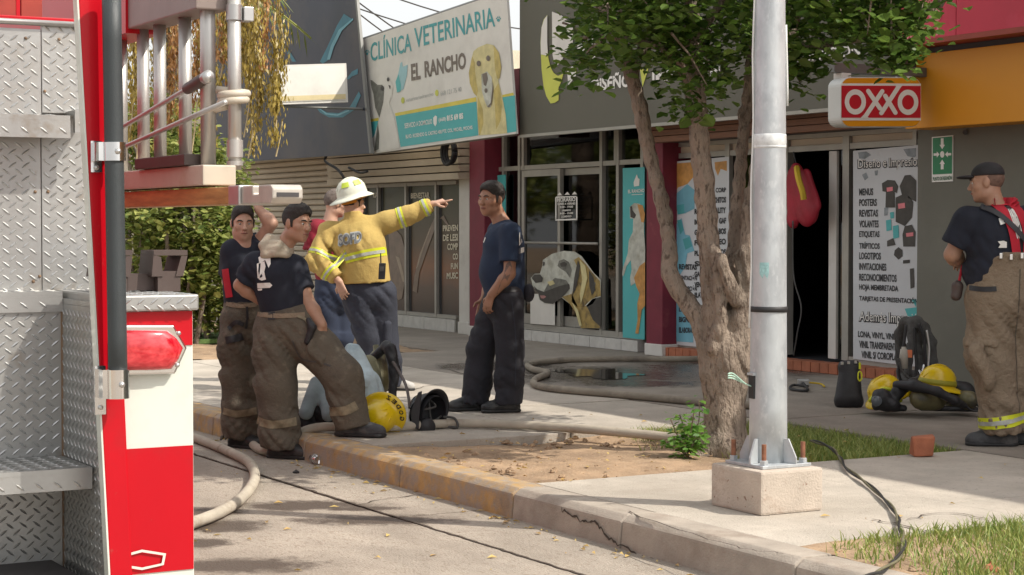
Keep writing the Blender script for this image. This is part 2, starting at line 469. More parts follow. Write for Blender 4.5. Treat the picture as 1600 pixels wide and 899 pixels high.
# wandering cracks in the slabs
def crack(pxs, z, w, parent, name='crack', seed=1, m='crack', n=6, jit=0.018):
    r_ = random.Random(seed)
    pts = spline([G(a, b, z) for a, b in pxs], n)
    mb = MB(); vs = []
    for i, p in enumerate(pts):
        d = (pts[min(i + 1, len(pts) - 1)] - pts[max(i - 1, 0)]).normalized(); s = Vector((-d.y, d.x, 0))
        o = s * r_.uniform(-jit, jit); ww = w * r_.uniform(0.35, 1.2)
        vs += [p + o - s * ww, p + o + s * ww]
    mb.add([v + Vector((0, 0, 0.004)) for v in vs], [(2 * i, 2 * i + 1, 2 * i + 3, 2 * i + 2) for i in range(len(pts) - 1)])
    return mb.build(name, M[m], parent)
crk = [G(px, 780, RZ) for px in range(0)]
def joint_crack(y, x0, x1, w, seed):
    r_ = random.Random(seed); mb = MB(); vs = []; n = int((x1 - x0) / 0.05)
    for i in range(n + 1):
        x = x0 + (x1 - x0) * i / n; o = r_.uniform(-.006, .006); a, b = w * r_.uniform(.4, 1.3), w * r_.uniform(.4, 1.3)
        vs += [(x, y + o - a, RZ + .0062), (x, y + o + b, RZ + .0062)]
    mb.add(vs, [(2 * i, 2 * i + 2, 2 * i + 3, 2 * i + 1) for i in range(n)]); mb.build('crack', M['crack'], road_root)
joint_crack(4.328, -13.5, -4.0, 0.009, 3)
crack([(555, 790), (620, 778), (690, 772)], RZ + 0.002, 0.006, road_root, seed=4)
# wet and oily patches left by the hose, each an irregular thin sheet
def patch(px, py, rx, ry, z, m, parent, seed, name='wet_patch', n=30):
    r_ = random.Random(seed)
    ph = [r_.uniform(0, 6.28) for _ in range(4)]
    mb = MB(); ring = []
    for k in range(n):
        t = 2 * math.pi * k / n
        q = 1 + 0.28 * math.sin(2 * t + ph[0]) + 0.2 * math.sin(5 * t + ph[1]) + 0.14 * math.sin(9 * t + ph[2]) + r_.uniform(-0.1, 0.1)
        ring.append(G(px + rx * q * math.cos(t), py + ry * q * math.sin(t), z))
    mb.add(ring, [tuple(range(n))])
    return mb.build(name, m, parent)
add_stains(M['road'], [px_spot(px, py, rx, ry, RZ) for px, py, rx, ry in [(470, 790, 100, 9), (590, 813, 110, 9), (350, 822, 60, 11), (380, 884, 110, 13), (335, 800, 50, 8), (315, 850, 40, 9), (560, 795, 60, 4)]], (0.085, 0.062, 0.046), 0.6)
# ---- kerb: separate cast lengths, the far ones with worn yellow paint
kerb_root = structure(thing('kerb', '', ''))
def kerb_piece(x0, x1, m, dz=0.0):
    mb = MB()
    mb.prism([(x0, KY + 0.025, 0.001 + dz), (x0, KY - 0.015, -0.03 + dz), (x0, KY - 0.035, RZ - 0.1), (x0, KY + 0.19, RZ - 0.1), (x0, KY + 0.19, 0.001 + dz)], (x1 - x0, 0, 0))
    return mb.build('kerb_stone', m, kerb_root, bevel=0.012)
kx = [-4.0, -6.2, -7.55, -8.62, -10.0, -11.45, -13.2, -15.2, -17.4, -20, -24, -32]
for i in range(len(kx) - 1):
    x1, x0 = kx[i], kx[i + 1]
    kerb_piece(x0 + 0.004, x1 - 0.004, M['kerb_yellow'] if 3 <= i <= 8 else M['kerb'], rnd.uniform(-0.004, 0.004))
kerb_piece(-3.996, 6, M['kerb'])
# broken crack along the kerb foot
def kerb_crack(pts, w, seed):
    r_ = random.Random(seed); mb = MB(); vs = []
    P_ = spline([PY(a, b, KY - 0.04) for a, b in pts], 9)
    for p in P_:
        o = r_.uniform(-0.012, 0.012); ww = w * r_.uniform(0.3, 1.2)
        for s_ in (-1, 1):
            z = p.z + o + s_ * ww
            y = KY - 0.035 + 0.02 * (z - RZ) / 0.13 - 0.004
            vs.append((p.x, y, z))
    mb.add(vs, [(2 * i, 2 * i + 2, 2 * i + 3, 2 * i + 1) for i in range(len(P_) - 1)])
    mb.build('crack', M['crack'], kerb_root)
kerb_crack([(872, 797), (900, 812), (925, 818), (950, 842), (985, 862), (1040, 885)], 0.006, 2)
# ---- sidewalk: slabs with recessed joints round two planting beds
walk = structure(thing('sidewalk', '', ''))
M['pavement'] = mat('shaded_dirty_pavement', (0.285, 0.25, 0.21), 0.85, var=0.16, vs=2.5, bump=0.3, bs=130, col2=(0.19, 0.165, 0.14), s2=0.8, lo=0.42, hi=0.7, col3=(0.33, 0.29, 0.24), s3=40, lo3=0.55, hi3=0.75)  # back rows: building shade darkened into the colour, along with dirt and damp
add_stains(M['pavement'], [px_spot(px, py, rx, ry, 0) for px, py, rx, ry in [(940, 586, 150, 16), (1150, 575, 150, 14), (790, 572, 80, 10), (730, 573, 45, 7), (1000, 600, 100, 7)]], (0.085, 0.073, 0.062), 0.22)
BX0, BX1, BY0, BY1 = -10.8, -8.75, KY + 0.19, 8.2       # tree bed
B2X0, B2X1, B2Y1 = -6.45, -1.5, 7.9                      # grass bed at the right
def slab(x0, x1, y0, y1, dz=0.0):
    g = 0.006
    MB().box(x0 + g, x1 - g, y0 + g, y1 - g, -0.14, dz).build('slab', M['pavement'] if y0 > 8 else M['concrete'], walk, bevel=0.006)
YS = KY + 0.19
rows = [(YS, 6.55), (6.55, BY1), (BY1, 9.9), (9.9, 11.6)]
cols = [8, 4, 0.5, B2X1, -4.0, B2X0, -7.1, BX1, BX0, -12.6, -14.5, -16.4, -18.6]
for i in range(len(cols) - 1):
    x1, x0 = cols[i], cols[i + 1]
    for j, (y0, y1) in enumerate(rows):
        if BX0 - 0.01 <= x0 and x1 <= BX1 + 0.01 and j < 2: continue
        if B2X0 - 0.01 <= x0 and x1 <= B2X1 + 0.01 and j < 2: continue
        if x0 == -7.1 or x1 == -7.1:
            if j == 0:
                if x1 == -7.1: slab(BX1, B2X0, y0, y1)
                continue
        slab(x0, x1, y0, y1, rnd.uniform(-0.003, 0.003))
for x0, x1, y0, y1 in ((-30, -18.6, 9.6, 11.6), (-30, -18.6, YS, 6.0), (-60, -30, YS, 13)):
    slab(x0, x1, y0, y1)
MB().box(-60, 8, YS, 11.6, -0.3, -0.16).build('joint_bed', M['crack'], walk)
for pts, w, s_ in (([(1365, 812), (1400, 820), (1450, 832)], .008, 3), ([(1415, 812), (1480, 802), (1540, 812)], .006, 4), ([(980, 800), (1080, 835), (1160, 858), (1225, 866)], .005, 6), ([(690, 575), (760, 592), (850, 600)], .01, 7), ([(640, 610), (700, 600), (790, 606)], .008, 8)):
    crack(pts, 0.003, w, walk, seed=s_)
# beds
def bed(name, x0, x1, y0, y1, z, amp, seed, m):
    nx, ny = int((x1 - x0) / 0.05), int((y1 - y0) / 0.05)
    r_ = np.random.RandomState(seed)
    ph = r_.rand(6) * 6
    vs = []
    for j in range(ny + 1):
        for i in range(nx + 1):
            x = x0 + (x1 - x0) * i / nx; y = y0 + (y1 - y0) * j / ny
            h = math.sin(x * 2.1 + ph[0]) * math.sin(y * 2.6 + ph[1]) + 0.5 * math.sin(x * 6 + ph[2] + y * 2) * math.sin(y * 7 + ph[3]) + r_.rand() * 0.35
            vs.append((x, y, z + amp * h))
    fs = [(j * (nx + 1) + i, j * (nx + 1) + i + 1, (j + 1) * (nx + 1) + i + 1, (j + 1) * (nx + 1) + i) for j in range(ny) for i in range(nx)]
    return structure(MB().add(vs, fs).build(name, m, smooth=True))
bed('tree_bed', BX0, BX1, BY0, BY1, -0.045, 0.018, 1, M['dirt'])
bed('grass_bed', B2X0, B2X1, YS, B2Y1, -0.012, 0.012, 2, M['dirt'])
bed('hedge_bed', -30, -18.6, 6.0, 9.6, -0.01, 0.03, 3, M['dirt'])
MB().box(-22.6, -21.2, 6.9, 9.3, 0.0, 0.05).build('turf_strip', M['turf'], None)['kind'] = 'structure'
def grass(name, n, fn, hmin, hmax, seed, m):
    r_ = random.Random(seed); vs = []; fs = []
    for i in range(n):
        p = fn(r_)
        if p is None: continue
        h = r_.uniform(hmin, hmax); a = r_.uniform(0, 6.28); w = r_.uniform(0.002, 0.0045)
        l = h * r_.uniform(0.2, 1.0); b = r_.uniform(0, 6.28)
        dx, dy = math.cos(a) * w, math.sin(a) * w; lx, ly = math.cos(b) * l, math.sin(b) * l
        k = len(vs); x, y, z = p
        vs += [(x - dx, y - dy, z), (x + dx, y + dy, z), (x + lx * .4 + dx * .7, y + ly * .4 + dy * .7, z + h * .65), (x + lx * .4 - dx * .7, y + ly * .4 - dy * .7, z + h * .65), (x + lx, y + ly, z + h)]
        fs += [(k, k + 1, k + 2, k + 3), (k + 3, k + 2, k + 4)]
    o = MB().add(vs, fs).build(name, m)
    o['kind'] = 'stuff'
    return o
def gbed2(r_):
    x = r_.uniform(B2X0, B2X1); y = r_.uniform(YS, B2Y1)
    d = 0.55 * math.sin(x * 3.1 + 1) * math.sin(y * 4.0) + 0.35 * math.sin(x * 9 + y * 5)
    edge = (y - 5.35) * 1.2 + (x - B2X0) * 0.25 - 0.30
    return (x, y, -0.015) if edge + d * 0.5 + r_.uniform(-0.5, 0.5) > 0 else None
tag(grass('grass', 62000, gbed2, 0.025, 0.085, 3, M['grass']), 'short sunlit grass in the bare bed at the right front', None)
def gbed1(r_):
    x = r_.uniform(BX0 + .05, BX1 - .02); y = r_.uniform(6.5, BY1)
    d = math.sin(x * 5 + 1) * math.sin(y * 6.0)
    return (x, y, -0.05) if (y - 7.15) * 1.2 + d * 0.35 + r_.uniform(-0.4, 0.4) > 0 else None
grass('grass', 15000, gbed1, 0.03, 0.09, 4, M['grass'])
# clods, pebbles and dry leaves on the soil and in the gutter
def lump(r_, c, s, n=7):
    mb = MB()
    prof = [(0.02, -0.2), (0.8, -0.1), (1.0, 0.25), (0.62, 0.7), (0.02, 0.85)]
    mb.lathe([(p * s, h * s) for p, h in prof], (0, 0, 0), n=n)
    q = [tuple(Vector(v) * r_.uniform(0.75, 1.2) + Vector(c)) for v in mb.v]
    return q, mb.f
clods = MB(); r_ = random.Random(9)
for i in range(420):
    if i < 260: x, y, z = r_.uniform(BX0, BX1), r_.uniform(BY0, BY1), -0.045
    else: x, y, z = r_.uniform(B2X0, -4.5), r_.uniform(YS, 6.2), -0.012
    clods.add(*lump(r_, (x, y, z), r_.uniform(0.006, 0.028)))
o = clods.build('soil_clods', M['dirt'], smooth=False); o['kind'] = 'stuff'
M['dry_leaf'] = leaf_mat('dry_leaf', (0.42, 0.26, 0.10), (0.60, 0.46, 0.16), trans=0.2)
lit = MB()
for i in range(330):
    t = r_.random()
    if t < 0.4: p = Vector((r_.uniform(-13, -6), KY - 0.05 - abs(r_.gauss(0, 0.09)), RZ + 0.006))
    elif t < 0.7: p = Vector((r_.uniform(BX0, BX1), r_.uniform(BY0, 7), -0.02))
    else: p = Vector((r_.uniform(-12, -6), r_.uniform(2.5, 9), 0.006))
    if t >= 0.7 and p.y < KY: p.z = RZ + 0.006
    a = r_.uniform(0, 6.28); l = r_.uniform(0.006, 0.03); w = l * 0.45
    d = Vector((math.cos(a), math.sin(a), 0)); s = Vector((-d.y, d.x, 0)); u = Vector((0, 0, r_.uniform(0.003, 0.014)))
    lit.add([p - d * l, p + s * w + u, p + d * l, p - s * w + u * .5], [(0, 1, 2, 3)])
o = lit.build('leaf_litter', M['dry_leaf']); o['kind'] = 'stuff'
# ================================================================== shop row
WY = 11.5                                       # glass line of the shops
def X(px, y=WY, py=400): return PY(px, py, y).x
def Zf(px, py, y=WY): return PY(px, py, y).z
M['beige'] = mat('beige_paint', (0.50, 0.43, 0.33), 0.7, var=0.08, vs=3, bump=0.1, bs=60, col2=(0.38, 0.32, 0.24), s2=2, lo=0.55, hi=0.8)
M['white_wall'] = mat('white_paint', (0.62, 0.60, 0.56), 0.7, var=0.06, vs=3, bump=0.1, bs=50, col2=(0.45, 0.42, 0.38), s2=2.2, lo=0.55, hi=0.8)
M['maroon'] = mat('maroon_paint', (0.17, 0.016, 0.034), 0.6, var=0.15, vs=4, bump=0.15, bs=60, col2=(0.24, 0.05, 0.06), s2=5, lo=0.6, hi=0.75)
M['alu'] = mat('aluminium_frame', (0.36, 0.345, 0.31), 0.45, metal=0.35, var=0.08, vs=6)
M['alu_dark'] = mat('grey_frame', (0.20, 0.20, 0.19), 0.5, metal=0.3, var=0.1)
M['tile'] = mat('glazed_tile', (0.55, 0.54, 0.51), 0.35, var=0.12, vs=9)
M['brick'] = mat('red_clay_brick', (0.36, 0.125, 0.065), 0.85, var=0.25, vs=7, bump=0.3, bs=120)
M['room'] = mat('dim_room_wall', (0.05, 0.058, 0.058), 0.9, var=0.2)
M['black_room'] = mat('near_black_room', (0.012, 0.012, 0.016), 0.95, var=0.3)  # near-black walls, floor and ceiling inside the print shop
M['wood'] = mat('brown_wood', (0.165, 0.07, 0.034), 0.6, var=0.3, vs=6, bump=0.2, bs=40, stretch=(0.4, 6, 6))
M['olive_sign'] = mat('dark_olive_panel', (0.105, 0.10, 0.078), 0.5, var=0.06, vs=1.2)
M['slate_sign'] = mat('slate_banner', (0.030, 0.034, 0.055), 0.5, var=0.25, vs=0.9, col2=(0.075, 0.065, 0.068), s2=0.6, lo=0.45, hi=0.7)
M['grey_wall'] = mat('grey_green_wall', (0.155, 0.152, 0.125), 0.8, var=0.07, vs=1.5, bump=0.15, bs=90, col2=(0.19, 0.185, 0.155), s2=1.3, lo=0.5, hi=0.75)
M['yellow_band'] = mat('amber_panel', (0.66, 0.27, 0.008), 0.5, var=0.05, vs=1)
M['red_band'] = mat('red_panel', (0.53, 0.012, 0.045), 0.45, var=0.12, vs=1.3, col2=(0.60, 0.05, 0.10), s2=0.8, lo=0.5, hi=0.7)
M['dark_trim'] = mat('dark_trim', (0.055, 0.05, 0.052), 0.6)
M['white'] = mat('white_print', (0.78, 0.77, 0.73), 0.5, var=0.03)
M['cream'] = mat('cream_banner', (0.70, 0.68, 0.63), 0.6, var=0.07, vs=1.5, col2=(0.62, 0.60, 0.555), s2=1.2)
M['teal'] = mat('teal_print', (0.08, 0.42, 0.43), 0.5, var=0.05)
M['teal_text'] = mat('teal_lettering', (0.07, 0.33, 0.35), 0.5, var=0.05)
M['pale_blue'] = mat('pale_blue_print', (0.30, 0.52, 0.56), 0.5)
M['yellow_print'] = mat('yellow_print', (0.66, 0.55, 0.09), 0.5)
M['lime'] = mat('lime_print', (0.55, 0.58, 0.10), 0.5, var=0.12, vs=1.2)
M['brown_text'] = mat('brown_lettering', (0.165, 0.135, 0.11), 0.5)
M['black_text'] = mat('black_lettering', (0.03, 0.032, 0.036), 0.5)
M['grey_text'] = mat('faint_lettering', (0.42, 0.44, 0.42), 0.5)
M['cream_text'] = mat('cream_lettering', (0.66, 0.60, 0.46), 0.5)
M['pink_text'] = mat('pink_lettering', (0.75, 0.22, 0.25), 0.5)
M['orange_text'] = mat('orange_lettering', (0.75, 0.2, 0.08), 0.5)
M['fur_gold'] = mat('golden_fur_print', (0.50, 0.40, 0.13), 0.5, var=0.25, vs=9)
M['fur_pale'] = mat('pale_fur_print', (0.62, 0.55, 0.28), 0.5, var=0.18, vs=9)
M['fur_tan'] = mat('tan_fur_print', (0.33, 0.23, 0.07), 0.5, var=0.4, vs=12, col2=(0.08, 0.055, 0.03), s2=9, lo=0.5, hi=0.7)
M['fur_orange'] = mat('orange_fur_print', (0.52, 0.26, 0.07), 0.5, var=0.3, vs=10)
M['fur_white'] = mat('white_fur_print', (0.50, 0.51, 0.45), 0.5, var=0.25, vs=9, col2=(0.28, 0.27, 0.20), s2=7, lo=0.5, hi=0.75)
M['fur_grey'] = mat('shaded_fur_print', (0.15, 0.15, 0.13), 0.5, var=0.4, vs=16)
M['fur_dark'] = mat('dark_fur_print', (0.05, 0.045, 0.04), 0.5, var=0.3, vs=10)
M['cyan_swirl'] = mat('cyan_swirl_print', (0.035, 0.19, 0.27), 0.5, var=0.25, vs=1.5)
M['cyan_pale'] = mat('pale_swirl_print', (0.16, 0.40, 0.50), 0.5, var=0.25, vs=1.5)
M['rubber'] = mat('black_rubber', (0.02, 0.02, 0.021), 0.6, var=0.2)
M['glass'] = glass_mat('shop_glass', (0.42, 0.46, 0.44), 0.01)
M['glass_dark'] = glass_mat('tinted_glass', (0.16, 0.17, 0.16), 0.03)
# printed film on the therapy shop windows
def film():
    m = bpy.data.materials.new('printed_window_film'); m.use_nodes = True
    nt = m.node_tree; N = nt.nodes; b = N['Principled BSDF']; b.inputs['Roughness'].default_value = 0.25; b.inputs['Specular IOR Level'].default_value = 0.3
    ge = N.new('ShaderNodeNewGeometry'); sp = N.new('ShaderNodeSeparateXYZ'); nt.links.new(ge.outputs['Position'], sp.inputs[0])
    no = N.new('ShaderNodeTexNoise'); no.inputs['Scale'].default_value = 1.3; nt.links.new(ge.outputs['Position'], no.inputs['Vector'])
    ad = N.new('ShaderNodeMath'); ad.operation = 'MULTIPLY_ADD'; ad.inputs[1].default_value = 0.35; nt.links.new(no.outputs['Fac'], ad.inputs[0]); nt.links.new(sp.outputs[2], ad.inputs[2])
    mr = N.new('ShaderNodeMapRange'); mr.inputs[1].default_value = 0.1; mr.inputs[2].default_value = 2.4; nt.links.new(ad.outputs[0], mr.inputs[0])
    cr = N.new('ShaderNodeValToRGB'); e = cr.color_ramp.elements
    e[0].position = 0.05; e[0].color = (0.045, 0.042, 0.04, 1); e[1].position = 0.95; e[1].color = (0.05, 0.055, 0.03, 1)
    for p, c in ((0.27, (0.10, 0.062, 0.045, 1)), (0.40, (0.22, 0.095, 0.045, 1)), (0.52, (0.10, 0.07, 0.045, 1)), (0.7, (0.075, 0.068, 0.045, 1))):
        q = e.new(p); q.color = c
    nt.links.new(mr.outputs[0], cr.inputs[0]); nt.links.new(cr.outputs[0], b.inputs['Base Color'])
    return m
M['film'] = film()
def vbox(px0, px1, z0, z1, y0, y1, mb=None):
    mb = mb or MB(); return mb.box(X(px0, y0), X(px1, y0), y0, y1, z0, z1)
def decal(name, polys, m, pt, n, parent, off=0.003):
    mb = MB()
    for p in polys: poly_px(mb, p, pt, n, off)
    return mb.build(name, m, parent)
def zoomed(pts, s, ox, oy): return [(ox + a / s, oy + b / s) for a, b in pts]

# ---------------------------------------------- shutter shop and therapy shop (left)
xa, xb, xc = X(345), X(545), X(718)
xm0, xm1 = X(733, 11.25), X(757, 11.25)         # first maroon pillar
shop1 = thing('shutter_shop', 'shop closed behind a beige roller shutter under the slate banner', 'shop', ((xa + xb) / 2, WY, 0))
ztop1 = 3.75
MB().box(xa - 6, xb - 0.02, WY + 0.12, 17, -0.2, ztop1).build('wall', M['beige'], shop1)
zs = Zf(460, 254)
ns = 27
sm = MB().prism([(0, 0.0, 0.004), (0, -0.022, 0.02), (0, -0.026, 0.06), (0, -0.008, 0.082), (0, 0.02, 0.084), (0, 0.02, 0.002)], (xb - 0.16 - xa + 3, 0, 0))
sme = sm.mesh('slat')
for i in range(ns):
    o = link('slat', sme, M['beige'], shop1); o.matrix_parent_inverse = Matrix(); o.matrix_parent_inverse = ROOTS[shop1.name].inverted()
    o.location = (xa - 3, WY + 0.02, 0.03 + i * zs / ns)
MB().box(xb - 0.14, xb - 0.02, WY - 0.06, WY + 0.1, 0, zs + 0.05).build('shutter_guide', M['beige'], shop1)
MB().box(xa - 4, xb - 0.16, WY - 0.32, WY + 0.1, zs + 0.03, zs + 0.42).build('shutter_housing', M['beige'], shop1, bevel=0.01)

shop2 = thing('therapy_shop', 'therapy shop with dark printed windows in pale frames over a white tiled base', 'shop', ((xb + xc) / 2, WY, 0))
MB().box(xb, X(733) - 0.01, WY + 0.3, 17, -0.2, ztop1).build('wall', M['beige'], shop2)
zb, zt = Zf(660, 494), Zf(660, 285)
wx = [X(545), X(569), X(593.5), X(637), X(684), X(717)]
for i in range(len(wx) - 1):
    f = MB()
    f.box(wx[i], wx[i] + 0.05, WY - 0.05, WY + 0.03, zb, zt); f.box(wx[i] + 0.05, wx[i + 1], WY - 0.045, WY + 0.03, zt - 0.05, zt); f.box(wx[i] + 0.05, wx[i + 1], WY - 0.045, WY + 0.03, zb, zb + 0.05)
    w = f.build('window', M['alu'], shop2)
    MB().box(wx[i] + 0.05, wx[i + 1] - 0.002, WY, WY + 0.012, zb + 0.05, zt - 0.05).build('pane', M['film'], w)
    MB().box(wx[i] + 0.052, wx[i] + 0.12, WY - 0.004, WY - 0.001, zb + 0.05, zt - 0.05).build('dark_edge', M['black_text'], w)
MB().box(wx[0], wx[-1], WY - 0.05, WY + 0.03, zt + 0.005, Zf(660, 274)).build('window_head', M['beige'], shop2)
tx = wx[0]; i = 0
while tx < wx[-1] - 0.1:
    w_ = min(0.33, wx[-1] - tx)
    MB().box(tx + 0.004, tx + w_ - 0.004, WY - 0.07 - 0.002 * (i % 2), WY + 0.02, 0.002, zb - 0.005).build('tile', M['tile'], shop2); tx += w_; i += 1
MB().box(wx[0], wx[-1], WY - 0.05, WY + 0.02, 0.0, zb - 0.008).build('tile_bed', M['alu'], shop2)
MB().box(X(717, 11.36), X(733, 11.36), 11.36, 11.8, 0.0, 3.4).build('white_pillar', M['white_wall'], shop2, bevel=0.008)
MB().box(X(716, 11.33), X(733.5, 11.33), 11.32, 11.355, 0.0, 0.16).build('pillar_foot', M['white_wall'], shop2, bevel=0.008)
pw = (0, WY - 0.006, 0)
mb = MB()
for s, q in (('BIENESTAR', (642, 302, 671, 310.5)), ('PREVEN', (692, 352.5, 715.5, 361.5)), ('DE LESI', (692, 367, 715.5, 377)), ('COMP', (699, 381, 715.5, 391)), ('CO', (707.5, 396.5, 715.5, 406)), ('FUN', (704.5, 411.5, 715.5, 421)), ('MUSC', (698, 426.5, 715.5, 436)), ('RIA', (583, 301, 590, 309))):
    a, b, c, d = q
    text_px(mb, s, [(a, b), (c, b - 0.06 * (c - a)), (c, d - 0.02 * (c - a)), (a, d)], pw, YN, 0.004, 0.03)
mb.build('lettering', M['cream_text'], shop2)
M['leg_print'] = mat('leg_print', (0.20, 0.14, 0.10), 0.4, var=0.3, vs=6)
M['leg_pale'] = mat('leg_highlight_print', (0.36, 0.28, 0.20), 0.4, var=0.2, vs=8)
decal('leg_picture', [zoomed(p, 3.46, 540, 270) for p in ([(362, 640), (372, 560), (400, 440), (455, 300), (484, 235), (484, 300), (440, 420), (398, 540), (385, 650)], [(235, 620), (240, 480), (232, 330), (262, 300), (300, 340), (322, 420), (325, 560), (305, 680), (285, 690), (262, 650)], [(506, 250), (530, 230), (560, 290), (545, 280), (520, 250)])], M['leg_print'], pw, YN, shop2, 0.001)
decal('leg_highlight', [zoomed(p, 3.46, 540, 270) for p in ([(380, 520), (402, 440), (455, 300), (466, 290), (420, 410), (390, 510)], [(270, 450), (290, 460), (312, 540), (318, 590), (308, 590), (290, 520)])], M['leg_pale'], pw, YN, shop2, 0.003)
# horizontal board awning over the windows
zc0, zc1 = Zf(640, 284, 11.15), Zf(640, 226, 11.15)
nb = 5
for i in range(nb):
    h = (zc1 - zc0) / nb
    mb = MB(); mb.prism([(X(512, 11.15), 11.15 - 0.0 + 0.02 * (i % 2), zc0 + i * h + 0.004), (X(512, 11.15), 11.135, zc0 + (i + 0.85) * h), (X(512, 11.15), 11.4, zc0 + (i + 1) * h - 0.003), (X(512, 11.15), 11.4, zc0 + i * h + 0.004)], (X(717, 11.15) - X(512, 11.15), 0, 0))
    mb.build('awning_board', M['beige'], shop2)
MB().box(X(512, 11.15), X(717, 11.15), 11.40, WY + 0.3, zc0 + 0.02, zc1 - 0.02).build('awning_box', M['beige'], shop2)

# ---------------------------------------------- maroon pillars
def pillar(px0, px1, z1, label):
    y0 = 11.25
    t = thing('pillar', label, 'pillar', ((X(px0, y0) + X(px1, y0)) / 2, y0, 0))
    MB().box(X(px0, y0), X(px1, y0), y0, 11.9, 0.0, z1).build('shaft', M['maroon'], t, bevel=0.008)
    MB().box(X(px0, y0) - 0.015, X(px1, y0) + 0.015, y0 - 0.015, 11.7, 0.0, 0.13).build('pillar_foot', M['white_wall'], t, bevel=0.01)
    return t
pillar(733.5, 757, 3.3, 'maroon painted pillar between the therapy shop and the vet glass')
pillar(1010, 1035, 3.3, 'maroon painted pillar beside the tall dog poster, behind the tree')

# ---------------------------------------------- vet shop
xv0, xv1 = X(757) + 0.01, X(1010)
vet = thing('vet_shop', 'vet shop front of glass in aluminium frames with dog pictures', 'shop', ((xv0 + xv1) / 2, WY, 0))
zsill = Zf(880, 517); zhead = Zf(880, 263); zup = Zf(880, 200)
zfl = 0.09
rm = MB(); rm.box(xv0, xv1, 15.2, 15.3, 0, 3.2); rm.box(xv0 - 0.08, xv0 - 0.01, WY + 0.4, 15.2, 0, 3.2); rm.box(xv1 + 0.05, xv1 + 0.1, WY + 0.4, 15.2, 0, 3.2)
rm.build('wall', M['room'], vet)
MB().box(xv0 - 0.4, xv1 + 0.3, WY - 0.3, 16, 3.05, 3.3).build('roof', M['white_wall'], vet)
MB().box(xv0, xv1, WY + 0.07, 15.2, -0.1, zfl - 0.01).build('floor', M['tile'], vet)
fr = MB()
def vm(px, w=0.05, z0=zsill, z1=zup, mb=fr, y0=WY - 0.05, y1=WY + 0.03): mb.box(X(px) - w / 2, X(px) + w / 2, y0, y1, z0, z1)
for px in (758.5, 791, 816): vm(px)
for px in (944, 970, 1008): vm(px, 0.055)
fr.box(xv0, xv1, WY - 0.042, WY + 0.025, zhead, zhead + 0.055)
fr.box(xv0, xv1, WY - 0.044, WY + 0.027, zup - 0.05, zup)
fr.box(xv0, xv1, WY - 0.046, WY + 0.028, zsill - 0.02, zsill + 0.05)
vm(822, 0.05, zhead, zup); vm(966, 0.04, zhead, zup)
fr.build('window_frame', M['alu'], vet)
for a, b, z0, z1 in ((759, 791, zsill + .05, zhead), (791, 816, zsill + .05, zhead), (945, 970, zsill + .05, zhead), (759, 816, zhead + .055, zup), (822, 944, zhead + .055, zup), (944, 1008, zhead + .055, zup)):
    MB().box(X(a) + 0.027, X(b) - 0.027, WY - 0.005, WY + 0.005, z0, z1 - 0.05 if z1 == zup else z1).build('pane', M['glass'], vet)
# sliding door: two leaves
def leaf(px0, px1, y):
    x0, x1 = X(px0), X(px1)
    d = MB(); z0, z1 = zsill + 0.055, zhead - 0.006
    d.box(x0, x0 + 0.058, y - 0.025, y + 0.025, z0, z1); d.box(x1 - 0.058, x1, y - 0.025, y + 0.025, z0, z1)
    d.box(x0 + 0.058, x1 - 0.058, y - 0.023, y + 0.023, z1 - 0.08, z1); d.box(x0 + 0.058, x1 - 0.058, y - 0.023, y + 0.023, z0, z0 + 0.12)
    o = d.build('door', M['alu'], vet)
    MB().box(x0 + 0.058, x1 - 0.058, y - 0.004, y + 0.004, z0 + 0.12, z1 - 0.08).build('pane', M['glass'], o)
    return o
leaf(820, 880, WY - 0.02); dr = leaf(871, 943, WY + 0.045)
zr = Zf(880, 380)
MB().tube([(X(821), WY - 0.075, zr), (X(942), WY - 0.075, zr)], 0.016, 8).build('push_bar', M['alu'], vet, smooth=True)
tx = xv0; i = 0
while tx < xv1 - 0.05:
    w_ = min(0.34, xv1 - tx); MB().box(tx + .004, tx + w_ - .004, WY - 0.09 - 0.002 * (i % 2), WY + 0.05, 0.002, zsill - 0.025).build('tile', M['tile'], vet); tx += w_; i += 1
# posters and pictures on the vet glass
pv = (0, WY - 0.055, 0)
def poster(name, q, m, pt, n, parent, th=0.006): return slab_px(q, Vector(pt) + Vector(n) * th, n, th).build(name, m, parent)
pp = poster('dog_poster', [(973, 263), (1007, 261.5), (1007, 531), (973, 527.5)], M['teal'], pv, YN, vet)
pq = (0, WY - 0.062, 0)
Z6 = lambda pts: zoomed(pts, 3.21, 800, 260)
decal('dog_picture', [Z6([(612, 185), (640, 188), (662, 215), (662, 330), (668, 420), (666, 520), (640, 560), (612, 590), (596, 600), (592, 560), (600, 520), (596, 470), (575, 500), (560, 550), (552, 548), (556, 510), (580, 440), (586, 370), (606, 330), (608, 262), (592, 262), (590, 205)])], M['fur_white'], pq, YN, pp)
decal('dog_coat', [Z6([(628, 190), (655, 196), (667, 240), (662, 282), (648, 280), (640, 240)]), Z6([(640, 500), (667, 480), (667, 700), (650, 720), (640, 800), (634, 840), (618, 838), (630, 770), (628, 690), (640, 640), (622, 600), (612, 560)])], M['fur_orange'], pq, YN, pp, 0.005)
decal('dog_muzzle', [Z6([(592, 202), (602, 200), (604, 220), (622, 244), (614, 262), (594, 255)])], M['fur_dark'], pq, YN, pp, 0.006)
mb = MB(); text_px(mb, 'EL RANCHO', Z6([(582, 118), (664, 112), (664, 130), (582, 136)]), pq, YN, 0.004, 0.03)
poly_px(mb, Z6([(610, 80), (620, 55), (626, 40), (632, 60), (640, 64), (638, 98), (612, 102)]), pq, YN, 0.004); poly_px(mb, Z6([(600, 142), (655, 139), (655, 142), (600, 145)]), pq, YN, 0.004)
mb.build('lettering', M['white'], pp)
poster('side_poster', [(758.5, 276), (790, 273), (790, 505), (758.5, 503)], M['teal'], pv, YN, vet)
hp = MB()
